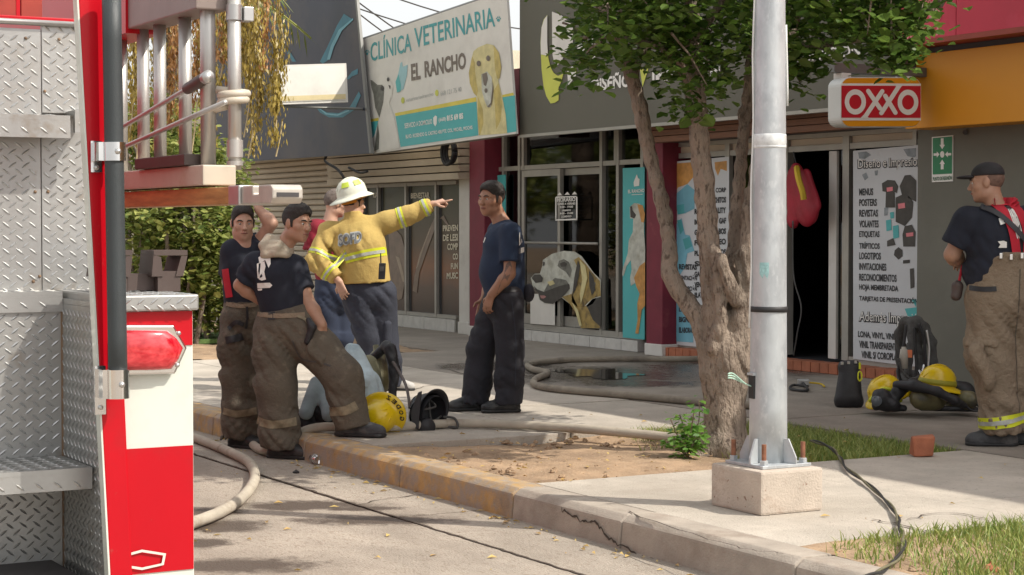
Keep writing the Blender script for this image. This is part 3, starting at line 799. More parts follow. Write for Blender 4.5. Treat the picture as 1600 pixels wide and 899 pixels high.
text_px(hp, 'HORARIO', Z6([(226, 158), (318, 155), (318, 176), (226, 180)]), pv, YN, 0.012, 0.03)
for k, s in enumerate(('LUNES A VIERNES', '9:00 - 19:00', 'SÁBADO', '9:00 - 15:00', 'DOMINGO')):
    y_ = 184 + k * 16; w_ = (0, 12, 22, 12, 20)[k]
    text_px(hp, s, Z6([(228 + w_, y_), (318 - w_, y_ - 3), (318 - w_, y_ + 8), (228 + w_, y_ + 11)]), pv, YN, 0.012, 0.03)
for p in ([(217, 158), (222, 152), (322, 149), (328, 155), (328, 160), (321, 155), (223, 158)], [(217, 158), (223, 158), (223, 268), (217, 268)], [(321, 155), (328, 160), (328, 268), (321, 266)], [(217, 266), (328, 262), (328, 270), (217, 273)], [(226, 146), (240, 130), (252, 146)], [(262, 144), (278, 128), (290, 143)], [(300, 142), (314, 126), (326, 141)]): poly_px(hp, Z6(p), pv, YN, 0.011)
hp.build('opening_hours', M['white'], vet)
pd = (0, WY - 0.07, 0)
decal('white_notice', [Z6([(92, 640), (215, 640), (215, 798), (92, 790)])], M['cream'], pd, YN, vet, 0.0)
dg = decal('dog_head_picture', [Z6([(155, 470), (200, 440), (260, 424), (315, 428), (350, 452), (385, 500), (410, 535), (446, 570), (446, 655), (405, 665), (372, 700), (395, 735), (440, 800), (440, 812), (345, 812), (330, 750), (290, 690), (250, 660), (200, 688), (160, 686), (135, 668), (130, 632), (104, 600), (95, 560), (112, 540), (140, 538), (152, 500)])], M['fur_white'], pd, YN, vet, 0.003)
decal('dog_ear', [Z6([(310, 470), (335, 455), (370, 490), (400, 530), (440, 575), (446, 650), (400, 665), (360, 705), (325, 705), (300, 680), (300, 640), (320, 570), (335, 520)]), Z6([(250, 655), (300, 640), (330, 705), (372, 700), (400, 740), (440, 800), (440, 812), (345, 812), (330, 750), (290, 690)])], M['fur_tan'], pd, YN, dg, 0.004)
decal('dog_shade', [Z6([(236, 474), (260, 466), (285, 480), (300, 520), (290, 560), (270, 530), (245, 515), (228, 500)]), Z6([(180, 590), (215, 560), (270, 570), (290, 600), (250, 655), (225, 660), (195, 640), (160, 628)]), Z6([(385, 560), (420, 585), (410, 640), (392, 610)]), Z6([(375, 705), (405, 700), (446, 660), (446, 805), (410, 770)])], M['fur_grey'], pd, YN, dg, 0.006)
decal('dog_dark', [Z6([(98, 560), (112, 543), (140, 542), (155, 560), (150, 580), (118, 586)]), Z6([(240, 488), (262, 478), (278, 490), (270, 503), (246, 505)]), Z6([(106, 598), (128, 618), (160, 630), (200, 615), (240, 600), (285, 590), (290, 612), (268, 640), (250, 658), (205, 690), (165, 686), (140, 670), (132, 640)]), Z6([(155, 478), (165, 482), (162, 498), (154, 500)]), Z6([(330, 470), (342, 500), (334, 560), (318, 620), (302, 650), (312, 560)]), Z6([(425, 660), (446, 656), (446, 806), (405, 770), (378, 705), (405, 690)]), Z6([(385, 520), (410, 560), (418, 620), (400, 650), (388, 600)])], M['fur_dark'], pd, YN, dg, 0.008)
decal('dog_highlight', [Z6([(340, 470), (368, 500), (378, 560), (360, 640), (345, 690), (340, 640), (352, 570)]), Z6([(300, 680), (330, 720), (350, 800), (338, 800), (318, 730)]), Z6([(176, 580), (205, 572), (215, 590), (190, 600)])], M['fur_pale'], pd, YN, dg, 0.0095)['kind'] = 'stuff'
decal('dog_mouth', [Z6([(140, 648), (162, 648), (172, 655), (158, 664), (146, 662)])], mat('mouth_print', (.40, .20, .19), .5), pd, YN, dg, 0.011)

# ---------------------------------------------- print shop
xp0, xp1 = X(1036), X(1438)
prt = thing('print_shop', 'burnt out print shop with open dark doorway between two white posters', 'shop', ((xp0 + xp1) / 2, WY, 0))
rm = MB(); rm.box(xp0, xp1, 16, 16.1, 0, 3.2); rm.box(xp0 - 0.02, xp0 + 0.04, WY + 0.12, 16, 0, 3.2); rm.box(xp1 - 0.04, xp1, WY + 0.12, 16, 0, 3.2); rm.box(xp0, xp1, WY + 0.13, 16, 3.0, 3.2); rm.box(xp0, xp1, WY + 0.02, 16, -0.05, 0.10)
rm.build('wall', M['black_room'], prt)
zst = Zf(1270, 566, 11.3)
MB().box(xp0, xp1, 11.34, WY + 0.15, -0.1, zst - 0.004).build('step', M['dark_trim'], prt)
bw = 0.135; x_ = xp0 + 0.02; k = 0; bme = None
while x_ < xp1 - 0.05:
    MB().box(x_ + 0.005, x_ + bw - 0.005, 11.285 - 0.004 * ((k * 7) % 3) / 3, 11.46, 0.002, zst + 0.002 * ((k * 5) % 3)).build('brick', M['brick'], prt, bevel=0.004); x_ += bw; k += 1
zh0, zh1 = Zf(1280, 236), Zf(1280, 216)          # head rail and panel over it
zl = zst + 0.03
fr = MB()
def vm2(px0, px1, z0, z1, y0=WY - 0.05, y1=WY + 0.03): fr.box(X(px0), X(px1), y0, y1, z0, z1)
for a, b in ((1043, 1050), (1138, 1145), (1228, 1236), (1322, 1332), (1431, 1437)): vm2(a, b, zl, zh1)
fr.box(xp0, xp1, WY - 0.042, WY + 0.022, zh0, zh0 + 0.055); fr.box(xp0, xp1, WY - 0.044, WY + 0.024, zh1 + 0.0, zh1 + 0.05)
fr.box(X(1050), X(1228), WY - 0.043, WY + 0.02, zl - 0.03, zl + 0.04); fr.box(X(1332), X(1437), WY - 0.043, WY + 0.02, zl - 0.03, zl + 0.04)
fr.build('window_frame', M['alu'], prt)
for a, b in ((1050, 1138), (1145, 1228), (1236, 1322), (1332, 1431)):
    MB().box(X(a) + .003, X(b) - .003, WY - 0.012, WY + 0.0, zh0 + 0.057, zh1 - 0.002).build('head_panel', M['beige'], prt)
MB().box(X(1145) + .003, X(1228) - .003, WY - 0.004, WY + 0.004, zl + 0.042, zh0 - 0.002).build('pane', M['glass_dark'], prt)
# open door leaf seen edge on
MB().box(X(1297), X(1309), WY - 0.02, WY + 0.03, zl, zh0 - 0.01).build('door', M['white_wall'], prt, bevel=0.005)
MB().box(X(1309), X(1322), WY + 0.01, WY + 0.02, zl, zh0 - 0.01).build('pane', M['glass_dark'], prt)
# wooden soffit boards over the entrance
for k in range(3):
    z0 = Zf(1150, 214 - k * 10.5, 11.0); z1 = Zf(1150, 214 - (k + 1) * 10.5 + 1, 11.0)
    MB().box(X(1012, 11.0), X(1408, 11.0), 11.0 + 0.012 * k, 11.12, z0, z1).build('soffit_board', M['wood'], prt, bevel=0.004)
MB().box(X(1012, 11.0), X(1408, 11.0), 11.125, WY + 0.12, Zf(1150, 212, 11.0), Zf(1150, 212, 11.0) + 0.3).build('soffit', M['dark_trim'], prt)
# right poster
pr = (0, WY - 0.056, 0)
PW = mat('poster_paper', (0.56, 0.58, 0.60), 0.45, var=0.05, vs=2)
po = poster('printing_poster', [(1333, 236), (1444, 226), (1444, 575), (1333, 561)], PW, pr, YN, prt)
prr = (0, WY - 0.062, 0)
Z1 = lambda pts: zoomed(pts, 2.2475, 1200, 220)
mb = MB(); ol = MB()
def tz(mb_, s, x0, y0, x1, y1, sl0, sl1, off=0.004, bold=0.03):
    text_px(mb_, s, Z1([(x0, y0), (x1, y0 + sl0), (x1, y1 + sl1), (x0, y1)]), prr, YN, off, bold)
tz(ol, 'Diseno e Impresion', 314, 66, 539, 109, -12, -8, 0.003, 0.09); tz(mb, 'Diseño e Impresión', 317, 66, 536, 106, -12, -8, 0.006, 0.0)
for k, (s, x1) in enumerate((('MENUS', 369), ('POSTERS', 382), ('REVISTAS', 386), ('VOLANTES', 388), ('ETIQUETAS', 391), ('TRÍPTICOS', 392), ('LOGOTIPOS', 396), ('INVITACIONES', 415), ('RECONOCIMIENTOS', 451), ('HOJA MEMBRETADA', 457), ('TARJETAS DE PRESENTACIÓN', 526))):
    y0 = 168 + k * 37.3
    tz(ol, s, 320, y0, x1, y0 + 25, (x1 - 320) * (-0.03 + 0.008 * k), (x1 - 320) * (-0.03 + 0.008 * k + 0.01), 0.004, 0.03)
tz(ol, 'Ademas Impresion', 318, 599, 541, 646, 8, 14, 0.003, 0.09); tz(mb, 'Además Impresión', 321, 599, 538, 643, 8, 14, 0.006, 0.0)
for s, x0, y0, x1 in (('LONA, VINYL, VINIL', 316, 668, 450), ('VINIL TRANSPARENTE', 320, 702, 456), ('VINIL S/ COROPLAST', 328, 738, 468)):
    tz(ol, s, x0, y0, x1, y0 + 25, 10, 11, 0.004, 0.03)
ol.build('lettering', M['black_text'], po); mb.build('headline', M['white'], po)
gy = mat('grey_print', (0.22, 0.25, 0.27), 0.5, var=0.4, vs=12)
dk = MB(); tl = MB(); gr = MB()
for p in ([(400, 150), (420, 138), (445, 140), (457, 160), (452, 185), (445, 180), (446, 235), (412, 235), (414, 180), (402, 178)], [(448, 200), (470, 190), (495, 195), (510, 215), (505, 270), (480, 300), (448, 285)], [(462, 160), (480, 122), (500, 120), (520, 140), (520, 215), (490, 200), (470, 190)], [(472, 330), (480, 300), (505, 295), (518, 320), (516, 372), (475, 372)], [(445, 385), (458, 374), (472, 384), (472, 405), (458, 418), (442, 402)], [(498, 450), (512, 448), (514, 515), (500, 520)], [(474, 420), (498, 418), (498, 430), (474, 432)], [(418, 352), (440, 342), (448, 366), (418, 372)]): poly_px(dk, Z1(p), prr, YN, 0.004)
for p in ([(414, 280), (432, 276), (434, 314), (416, 318)], [(438, 300), (458, 296), (460, 340), (440, 345)], [(428, 252), (442, 250), (442, 272), (430, 274)], [(480, 590), (522, 585), (522, 620), (490, 616)], [(505, 560), (520, 556), (520, 585)]): poly_px(tl, Z1(p), prr, YN, 0.004)
for p in ([(316, 42), (345, 38), (362, 50), (340, 64), (320, 62)], [(475, 30), (520, 26), (520, 60), (490, 55)], [(330, 120), (345, 112), (352, 130), (340, 140)], [(408, 236), (422, 234), (420, 262), (408, 264)], [(374, 106), (386, 104), (384, 122), (376, 122)]): poly_px(gr, Z1(p), prr, YN, 0.003)
dk.build('shirt_picture', M['fur_dark'], po); tl.build('mug_picture', M['teal'], po); gr.build('ink_splash', gy, po)
rd = MB()
for p in ([(416, 165), (438, 162), (438, 176), (418, 180)], [(456, 222), (480, 218), (482, 236), (458, 240)], [(484, 325), (510, 322), (510, 335), (486, 338)]): poly_px(rd, Z1(p), prr, YN, 0.006)
rd.build('shirt_print', M['pink_text'], po)
# left poster behind the tree
pl = poster('printing_poster', [(1051, 253), (1139, 245), (1139, 548), (1051, 538)], PW, pr, YN, prt)
Z2 = lambda pts: zoomed(pts, 2.727, 1030, 220)
mb = MB()
for k, s in enumerate(('SERIGRAFÍA CORP', 'CUADRITOS CHITOS', 'ROTULOS VALITY', 'BORDADO FO GAF', 'GRABADO LABOS', 'FOTO VIDEO', 'PLACAS DISCOS', 'SELLOS', 'GAFETES Y LONAS', 'VENTA AL MAYOREO', 'PLAYERAS Y TAZAS')):
    y0 = 198 + k * 44.5
    text_px(mb, s, Z2([(150, y0 + 4), (284, y0 - 4), (284, y0 + 22), (150, y0 + 27)]), prr, YN, 0.004, 0.05)
for k, s in enumerate(('REVISTAS', 'TENTACIÓN', 'INSCRIPCIÓN', 'CASACAS', 'DISEÑO', 'BIGNAGE', 'ELABORADO')):
    y0 = 525 + k * 45
    text_px(mb, s, Z2([(84, y0), (160, y0 + 2), (160, y0 + 26), (84, y0 + 24)]), prr, YN, 0.0045, 0.05)
mb.build('lettering', M['black_text'], pl)
decal('ink_splash', [Z2(p) for p in ([(62, 98), (140, 92), (150, 150), (120, 185), (80, 200), (62, 240)], [(236, 92), (288, 86), (288, 130), (262, 120), (250, 150), (238, 120)])], M['fur_orange'], prr, YN, pl, 0.002)
decal('cup_picture', [Z2(p) for p in ([(70, 360), (95, 330), (110, 400), (130, 405), (150, 470), (120, 480), (110, 540), (75, 590), (66, 470)], [(68, 230), (120, 185), (150, 210), (150, 290), (110, 310), (76, 300)], [(62, 660), (140, 720), (145, 860), (64, 855)])], M['cyan_pale'], prr, YN, pl, 0.003)
decal('cup_shade', [Z2(p) for p in ([(76, 340), (92, 335), (104, 380), (90, 400)], [(100, 420), (128, 410), (140, 450), (112, 465)], [(74, 275), (106, 270), (108, 310), (78, 315)])], M['teal_text'], prr, YN, pl, 0.004)

# ---------------------------------------------- dark olive sign over the entrance
SY = 10.8
sg = thing('shop_sign', 'long dark olive fascia sign with a lime and white curved emblem behind the tree', 'sign', (X(1100, SY), SY, 2.7))
zb_ = [PY(812, 211, SY), PY(1412, 160, SY)]
zlow = zb_[0].z
MB().box(X(812, SY), X(1409, SY), SY, SY + 0.12, zlow, 4.85).build('panel', M['olive_sign'], sg)
MB().box(X(812, SY), X(1409, SY), SY + 0.125, WY + 0.3, zlow + 0.25, 4.8).build('sign_box', M['dark_trim'], sg)
MB().box(X(812, SY), X(1409, SY), SY - 0.015, SY + 0.05, zlow - 0.035, zlow - 0.002).build('edge_trim', M['alu'], sg)
ps = (0, SY, 0)
Z7 = lambda pts: zoomed(pts, 2.9956, 800, 0)
decal('emblem', [Z7([(165, 70), (148, 92), (138, 130), (133, 200), (138, 320), (147, 400), (160, 450), (180, 485), (200, 482), (218, 470), (218, 410), (232, 380), (240, 345), (215, 356), (195, 342), (180, 315), (170, 270), (165, 200)]), [(1000, 109), (1005, 107), (1007, 119), (1011, 106), (1013, 108), (1004, 136)], Z7([(262, 375), (300, 320), (300, 340), (265, 402)])], M['lime'], ps, YN, sg, 0.008)
decal('emblem_light', [Z7([(187, 55), (230, 72), (262, 98), (285, 120), (285, 200), (262, 240), (240, 270), (228, 296), (212, 305), (198, 294), (190, 260), (188, 200)]), Z7([(165, 72), (150, 92), (138, 130), (134, 200), (135, 255), (168, 262), (165, 200)])], M['cream'], ps, YN, sg, 0.012)
mb = MB()
text_px(mb, 'DiSEÑO', [(924, 118), (985, 111), (985, 136), (924, 143)], ps, YN, 0.008, 0.05)
text_px(mb, 'IMPRESIÓN', [(1019, 107), (1125, 96), (1125, 117), (1019, 129)], ps, YN, 0.008, 0.05)
text_px(mb, 'CELEBRACION', [(1212, 84), (1344, 69), (1344, 87), (1212, 101)], ps, YN, 0.008, 0.02)
for p in ([(902, 70), (912, 62), (914, 90), (904, 110)], [(922, 60), (930, 58), (930, 92), (924, 96)], [(886, 112), (898, 100), (900, 118), (888, 134)]): poly_px(mb, p, ps, YN, 0.008)
mb.build('lettering', M['white'], sg)

# ---------------------------------------------- vet banner
bn = thing('banner_sign', 'cream and teal veterinary clinic banner with a golden dog at its right end', 'sign', (X(690, SY), SY, 2.9))
pb = (0, SY - 0.1, 0)
slab_px([(563, 63), (791, -14), (806.5, 209), (585, 240)], pb, YN, 0.03).build('banner', M['cream'], bn)
fb = MB()
for a, b in (((563, 63), (791, -14)), ((791, -14), (806.5, 209)), ((806.5, 209), (585, 240)), ((585, 240), (563, 63))):
    fb.tube([hit(*a, (0, SY - 0.05, 0), YN), hit(*b, (0, SY - 0.05, 0), YN)], 0.022, 6)
fb.tube([(X(600, SY), SY, 3.0), (X(600, SY), 11.6, 3.0)], 0.02, 6); fb.tube([(X(780, SY), SY, 3.0), (X(780, SY), 11.6, 3.0)], 0.02, 6)
fb.build('frame', M['alu_dark'], bn)
Z3 = lambda pts: zoomed(pts, 4.281, 560, 30)
decal('teal_band', [Z3([(248, 650), (790, 552), (802, 778), (282, 856)]), Z3([(964, 524), (1046, 510), (1058, 752), (985, 764)]), Z3([(52, 692), (136, 680), (120, 790), (66, 850)])], M['teal'], pb, YN, bn, 0.003)
decal('yellow_line', [Z3([(244, 630), (788, 522), (790, 552), (248, 650)]), Z3([(962, 508), (1036, 492), (1040, 510), (964, 524)]), Z3([(50, 676), (134, 660), (136, 680), (52, 692)])], M['yellow_print'], pb, YN, bn, 0.003)
mb = MB()
text_px(mb, 'CLÍNICA', Z3([(78, 130), (352, 62), (356, 215), (82, 286)]), pb, YN, 0.004, 0.012)
text_px(mb, 'VETERINARIA', Z3([(372, 62), (905, -82), (915, 50), (376, 196)]), pb, YN, 0.004, 0.012)
for cx, cy, s_ in ((58, 232, 9), (936, 8, 11)):
    poly_px(mb, Z3([(cx + s_ * math.cos(t) * .9, cy + s_ * math.sin(t)) for t in [k * 0.7 for k in range(9)]]), pb, YN, 0.004)
    for dx, dy in ((-12, -12), (-4, -20), (6, -20), (13, -11)): poly_px(mb, Z3([(cx + dx + 4 * math.cos(k * 1.05), cy + dy + 6 * math.sin(k * 1.05)) for k in range(6)]), pb, YN, 0.004)
mb.build('lettering', M['teal_text'], bn)
mb = MB()
text_px(mb, 'EL', Z3([(350, 302), (414, 288), (416, 402), (354, 414)]), pb, YN, 0.004, 0.035)
text_px(mb, 'RANCHO', Z3([(440, 282), (716, 220), (720, 332), (444, 394)]), pb, YN, 0.004, 0.035)
mb.build('lettering', M['brown_text'], bn)
decal('pet_emblem', [Z3([(256, 400), (270, 350), (280, 296), (292, 285), (296, 320), (330, 305), (324, 380), (300, 470), (262, 490)])], M['pale_blue'], pb, YN, bn, 0.004)
decal('pet_emblem', [Z3([(248, 420), (268, 370), (284, 440), (282, 484), (258, 492)])], M['teal'], pb, YN, bn, 0.006)
mb = MB()
text_px(mb, 'veterinariaelrancho', Z3([(318, 530), (498, 488), (500, 512), (320, 556)]), pb, YN, 0.004, 0.0)
text_px(mb, '668 121 75 40', Z3([(548, 484), (688, 452), (690, 484), (550, 514)]), pb, YN, 0.004, 0.0)
mb.build('lettering', M['grey_text'], bn)
decal('round_symbol', [Z3([(cx + 12 * math.cos(k * .52), cy + 22 * math.sin(k * .52)) for k in range(12)]) for cx, cy in ((297, 544), (524, 494))], M['lime'], pb, YN, bn, 0.004)
mb = MB()
text_px(mb, 'SERVICIO A DOMICILIO', Z3([(308, 698), (492, 668), (494, 700), (310, 732)]), pb, YN, 0.006, 0.02)
text_px(mb, '(668)', Z3([(536, 662), (584, 654), (586, 686), (538, 694)]), pb, YN, 0.006, 0.02)
text_px(mb, '815 69 85', Z3([(590, 644), (700, 626), (702, 668), (592, 684)]), pb, YN, 0.006, 0.05)
text_px(mb, 'BLVD. ROSENDO G. CASTRO 400 PTE. COL. MICHEL, MOCHIS', Z3([(316, 774), (762, 712), (764, 740), (318, 804)]), pb, YN, 0.006, 0.02)
poly_px(mb, Z3([(500, 660), (514, 645), (526, 652), (524, 700), (514, 718), (502, 700)]), pb, YN, 0.006)
mb.build('lettering', M['white'], bn)
d2 = decal('dog_picture', [Z3([(770, 215), (800, 190), (860, 165), (905, 175), (940, 225), (955, 330), (945, 390), (935, 410), (962, 520), (985, 640), (995, 764), (806, 778), (795, 640), (792, 520), (770, 490), (745, 430), (740, 360), (755, 270)])], M['fur_pale'], pb, YN, bn, 0.006)
decal('dog_ear', [Z3([(762, 250), (752, 290), (738, 360), (745, 430), (770, 495), (790, 515), (800, 480), (790, 430), (780, 350), (778, 290)]), Z3([(905, 178), (940, 225), (956, 320), (945, 395), (928, 400), (915, 340), (908, 260)]), Z3([(905, 480), (935, 430), (962, 560), (950, 680), (920, 740), (915, 620)]), Z3([(800, 520), (830, 600), (835, 700), (815, 770), (806, 778), (796, 640)])], M['fur_gold'], pb, YN, d2, 0.008)
decal('dog_muzzle', [Z3([(822, 370), (860, 350), (892, 390), (900, 470), (885, 590), (862, 590), (842, 540), (826, 480)])], M['fur_white'], pb, YN, d2, 0.010)
def el(cx, cy, rx, ry, n=12): return [(cx + rx * math.cos(2 * math.pi * k / n), cy + ry * math.sin(2 * math.pi * k / n)) for k in range(n)]
decal('dog_eye', [Z3(el(804, 297, 14, 19)), Z3(el(867, 262, 13, 19)), Z3([(828, 368), (858, 358), (864, 400), (852, 450), (838, 440)]), Z3(el(853, 478, 10, 16)), Z3([(898, 420), (902, 470), (890, 570), (870, 592), (862, 586), (884, 560), (894, 480)])], M['brown_text'], pb, YN, d2, 0.014)
d3 = decal('cat_picture', [Z3([(80, 420), (95, 405), (125, 428), (160, 380), (185, 375), (205, 395), (232, 450), (222, 520), (205, 560), (235, 640), (262, 760), (275, 862), (150, 885), (66, 850), (110, 770), (140, 660), (110, 560)])], M['cream'], pb, YN, bn, 0.006)
decal('cat_patch', [Z3([(80, 408), (92, 410), (128, 440), (160, 440), (172, 480), (166, 560), (140, 660), (112, 590), (100, 500), (88, 460)]), Z3([(130, 690), (140, 780), (136, 870), (105, 885), (118, 780)])], M['fur_grey'], pb, YN, d3, 0.008)
decal('cat_eye', [Z3(el(160, 463, 12, 18)), Z3(el(198, 404, 8, 14)), Z3([(200, 440), (214, 446), (210, 470)])], M['fur_dark'], pb, YN, d3, 0.012)

# ---------------------------------------------- slate banner and small light box at the left
bs_ = thing('banner_sign', 'tall dark slate banner with cyan swirls at the left end of the shops', 'sign', (X(480, 10.6), 10.6, 2.6))
pc = (0, 10.6, 0)
slab_px([(330, -60), (549, -60), (577, 240), (330, 256)], pc, YN, 0.05).build('banner', M['slate_sign'], bs_)
slab_px([(549, -60), (551.5, -60), (580, 240), (577, 240)], pc, YN, 0.04).build('edge_trim', M['alu_dark'], bs_)
Z5 = lambda pts: zoomed(pts, 3.211, 380, 0)
decal('swirl', [Z5(p) for p in ([(385, 310), (420, 240), (470, 130), (505, 70), (545, 95), (500, 140), (460, 210), (430, 300), (400, 320)], [(520, 395), (545, 360), (575, 345), (575, 372), (545, 385), (530, 400)], [(360, 530), (420, 565), (480, 568), (530, 545), (580, 460), (590, 480), (560, 550), (500, 590), (430, 590), (385, 565)], [(210, 225), (235, 260), (265, 310), (245, 310), (222, 270)])], M['cyan_swirl'], pc, YN, bs_, 0.004)
decal('swirl_highlight', [Z5(p) for p in ([(420, 300), (440, 230), (480, 150), (550, 92), (552, 100), (495, 155), (455, 235), (435, 300)], [(370, 535), (420, 568), (470, 575), (530, 552), (532, 558), (475, 582), (415, 576)])], M['cyan_pale'], pc, YN, bs_, 0.007)
lx = PY(568, 160, 10.6).x + 0.02
lb = thing('light_box_sign', 'small sunlit cream box sign on a bar in front of the slate banner', 'sign', (lx, 9.9, 2.9))
pt_ = (lx, 0, 0)
fq = [(431, 102), (541, 99), (544, 160), (427, 164)]
slab_px(fq, pt_, XN, 0.16).build('box', M['white_wall'], lb)
slab_px([(435, 106), (538, 103), (540.5, 156), (432, 160)], (lx + 0.008, 0, 0), XN, 0.008).build('face', M['cream'], lb)
decal('yellow_line', [[(432.2, 151), (540.2, 147), (540.4, 155), (432, 158.5)]], mat('faded_yellow', (0.62, 0.52, 0.30), 0.6), (lx + 0.008, 0, 0), XN, lb, 0.003)
a, b = PX(420, 165.5, lx - 0.05), PX(572, 160.5, lx - 0.05)
MB().tube([a, (a.x, 10.7, a.z)], 0.02, 6).build('bar', M['alu_dark'], lb)
# coil of cable and drooping wires under the banners
co = MB(); c0 = PY(701, 238, 10.95)
for k in range(3):
    co.tube([c0 + Vector((0.16 * math.cos(t) * (1 - .08 * k), 0.03 * k - 0.02, 0.16 * math.sin(t) * (1 - .08 * k))) for t in [i * 2 * math.pi / 20 for i in range(21)]], 0.022, 6)
tag(co.build('cable_coil', M['rubber'], smooth=True), 'black coil of cable hanging under the vet banner by the white pillar', 'cable')
wr = MB()
wr.tube(spline([PY(512, 240, 10.9), PY(508, 252, 10.9), PY(526, 264, 10.9), PY(536, 276, 10.9), PY(542, 292, 11.0), PY(540, 310, 11.3)]), 0.02, 6)
wr.tube(spline([PY(545, 262, 11.0), PY(562, 270, 11.0), PY(574, 268, 11.0)]), 0.018, 6)
tag(wr.build('loose_cable', M['rubber'], smooth=True), 'black loose cable drooping over the top corner of the roller shutter', 'cable')

# ---------------------------------------------- convenience store (right)
OY = 11.25
st = thing('convenience_store', 'grey walled store with amber fascia and red panel above', 'store', (X(1560, OY), OY, 0))
xs0 = X(1433, OY)
MB().box(xs0, 4, OY, 20, -0.3, 3.4).build('wall', M['grey_wall'], st)
MB().box(xs0 - 1.2, -5.5, OY + 0.7, 20, 3.41, 5.2).build('rear_wall', M['grey_wall'], st)
MB().box(-5.5, 4, OY + 0.05, 20, 3.41, 7.1).build('unseen_upper_wall', M['grey_wall'], st)  # out-of-view storey added to throw the shade edge onto the right slabs
FY = 10.95
zy0, zy1 = Zf(1430, 201, FY), Zf(1430, 86, FY)
MB().box(X(1413, FY), 4, FY, OY + 0.5, zy0, zy1).build('amber_band', M['yellow_band'], st, bevel=0.006)
MB().box(X(1400, FY), 4, FY + 0.04, OY + 0.5, zy1 + 0.003, Zf(1430, 70, FY)).build('dark_band', M['dark_trim'], st)
RY_ = 10.75
zr0 = Zf(1400, 67, RY_)
xr0 = X(1386, RY_)
edges = [xr0, X(1491, RY_), X(1491, RY_) + 2.3, X(1491, RY_) + 4.6, X(1491, RY_) + 6.9, X(1491, RY_) + 9.2, 4.0]
for i in range(len(edges) - 1):
    MB().box(edges[i] + 0.004, edges[i + 1] - 0.004, RY_, RY_ + 0.6, zr0, 5.3).build('red_panel', M['red_band'], st)
MB().box(xr0, 4, RY_ - 0.01, RY_ + 0.3, zr0 - 0.045, zr0 - 0.002).build('edge_trim', mat('rust_trim', (0.30, 0.05, 0.03), 0.6), st)
pr_ = (0, RY_, 0)
Z8 = lambda pts: zoomed(pts, 7.2727, 1380, 0)
mb = MB()
text_px(mb, 'SUBAT', Z8([(240, 345), (668, 275), (655, 400), (228, 462)]), pr_, YN, 0.004, 0.03)
text_px(mb, 'CORAO', Z8([(330, -40), (585, -75), (575, 38), (318, 66)]), pr_, YN, 0.004, 0.03)
mb.build('lettering', M['pink_text'], st)
def ring(cx, cy, rx, ry, w, pt, n, mb, off=0.004, k=24, a0=0, a1=2 * math.pi):
    pt = Vector(pt) + Vector(n) * off
    vs = []
    for i in range(k + 1):
        t = a0 + (a1 - a0) * i / k
        for q in (1, 1 - w): vs.append(hit(cx + rx * q * math.cos(t), cy + ry * q * math.sin(t), pt, n))
    mb.add(vs, [(2 * i, 2 * i + 2, 2 * i + 3, 2 * i + 1) for i in range(k)])
mb = MB(); ring(1436.5, 20, 8.5, 14, 0.4, pr_, YN, mb); mb.build('numeral', M['orange_text'], st)
mb = MB(); ring(1461, 22, 10.5, 13, 0.4, pr_, YN, mb); mb.build('numeral', M['pink_text'], st)
# meeting point sign
ms = thing('meeting_point_sign', 'small green meeting point plate with four white arrows on the grey wall', 'sign', (X(1472, OY), OY, 1.6))
pm = (0, OY - 0.01, 0)
slab_px([(1456, 214.5), (1489, 211.5), (1488.5, 283.5), (1456, 285)], pm, YN, 0.008).build('plate', M['white'], ms)
decal('green_field', [[(1457.3, 216), (1487.8, 213.3), (1487.4, 271.5), (1457.3, 273)]], mat('sign_green', (0.012, 0.19, 0.075), 0.5), pm, YN, ms, 0.002)
mb = MB()
cx, cy = 1472.2, 241.5
poly_px(mb, el(cx, cy, 3.4, 5.2), pm, YN, 0.004)
for p in ([(-2.2, -25), (2.2, -25.4), (2.2, -15), (4.2, -15), (0, -8), (-4.2, -15), (-2.2, -15)], [(-2.2, 23.5), (2.2, 23.2), (2.2, 15), (4.2, 15), (0, 8), (-4.2, 15), (-2.2, 15)], [(-13.5, -1.6), (-8.5, -1.8), (-8.5, -4.5), (-4.2, 0), (-8.5, 4.8), (-8.5, 2), (-13.5, 2.2)], [(14, -2.2), (8.8, -1.9), (8.8, -4.8), (4.3, 0), (8.8, 4.5), (8.8, 1.8), (14, 1.5)]):
    poly_px(mb, [(cx + a, cy + b) for a, b in p], pm, YN, 0.004)
mb.build('arrow', M['white'], ms)
mb = MB(); text_px(mb, 'PUNTO DE REUNIÓN', [(1457.5, 275.5), (1487.5, 273.5), (1487.3, 281), (1457.5, 283)], pm, YN, 0.003, 0.03)
mb.build('lettering', mat('green_lettering', (0.02, 0.12, 0.06), 0.5), ms)
MB().tube([PY(1508, 207, OY), PY(1508, 207, OY - 0.03)], 0.022, 10).build('wall_plug', M['dark_trim'], st)
# projecting illuminated-type blade sign (unlit)
ox = PY(1447, 106, FY).x + 0.10
bl = thing('blade_sign', 'rounded red white and amber blade sign hanging from a grey bar', 'sign', (ox, 10.0, 3.1))
pO = (ox, 0, 0)
ZO = lambda pts: zoomed(pts, 4.9962, 1220, 50)
def rrect(x0, y0, x1, y1, r, k=6):
    out = []
    for cx, cy, a in ((x1 - r, y0 + r, -90), (x1 - r, y1 - r, 0), (x0 + r, y1 - r, 90), (x0 + r, y0 + r, 180)):
        for i in range(k + 1):
            t = R(a + 90 * i / k); out.append((cx + r * math.cos(t), cy + r * math.sin(t)))
    return out
slab_px(ZO(rrect(470, 355, 1094, 742, 72)), pO, XN, 0.17).build('sign_case', mat('white_sign_case', (0.62, 0.64, 0.62), 0.4, var=0.04), bl, bevel=0.006)
am = mat('amber_face', (0.72, 0.30, 0.012), 0.35, var=0.03)
decal('amber_face', [ZO(rrect(476, 360, 1090, 738, 68))], am, pO, XN, bl, 0.004)
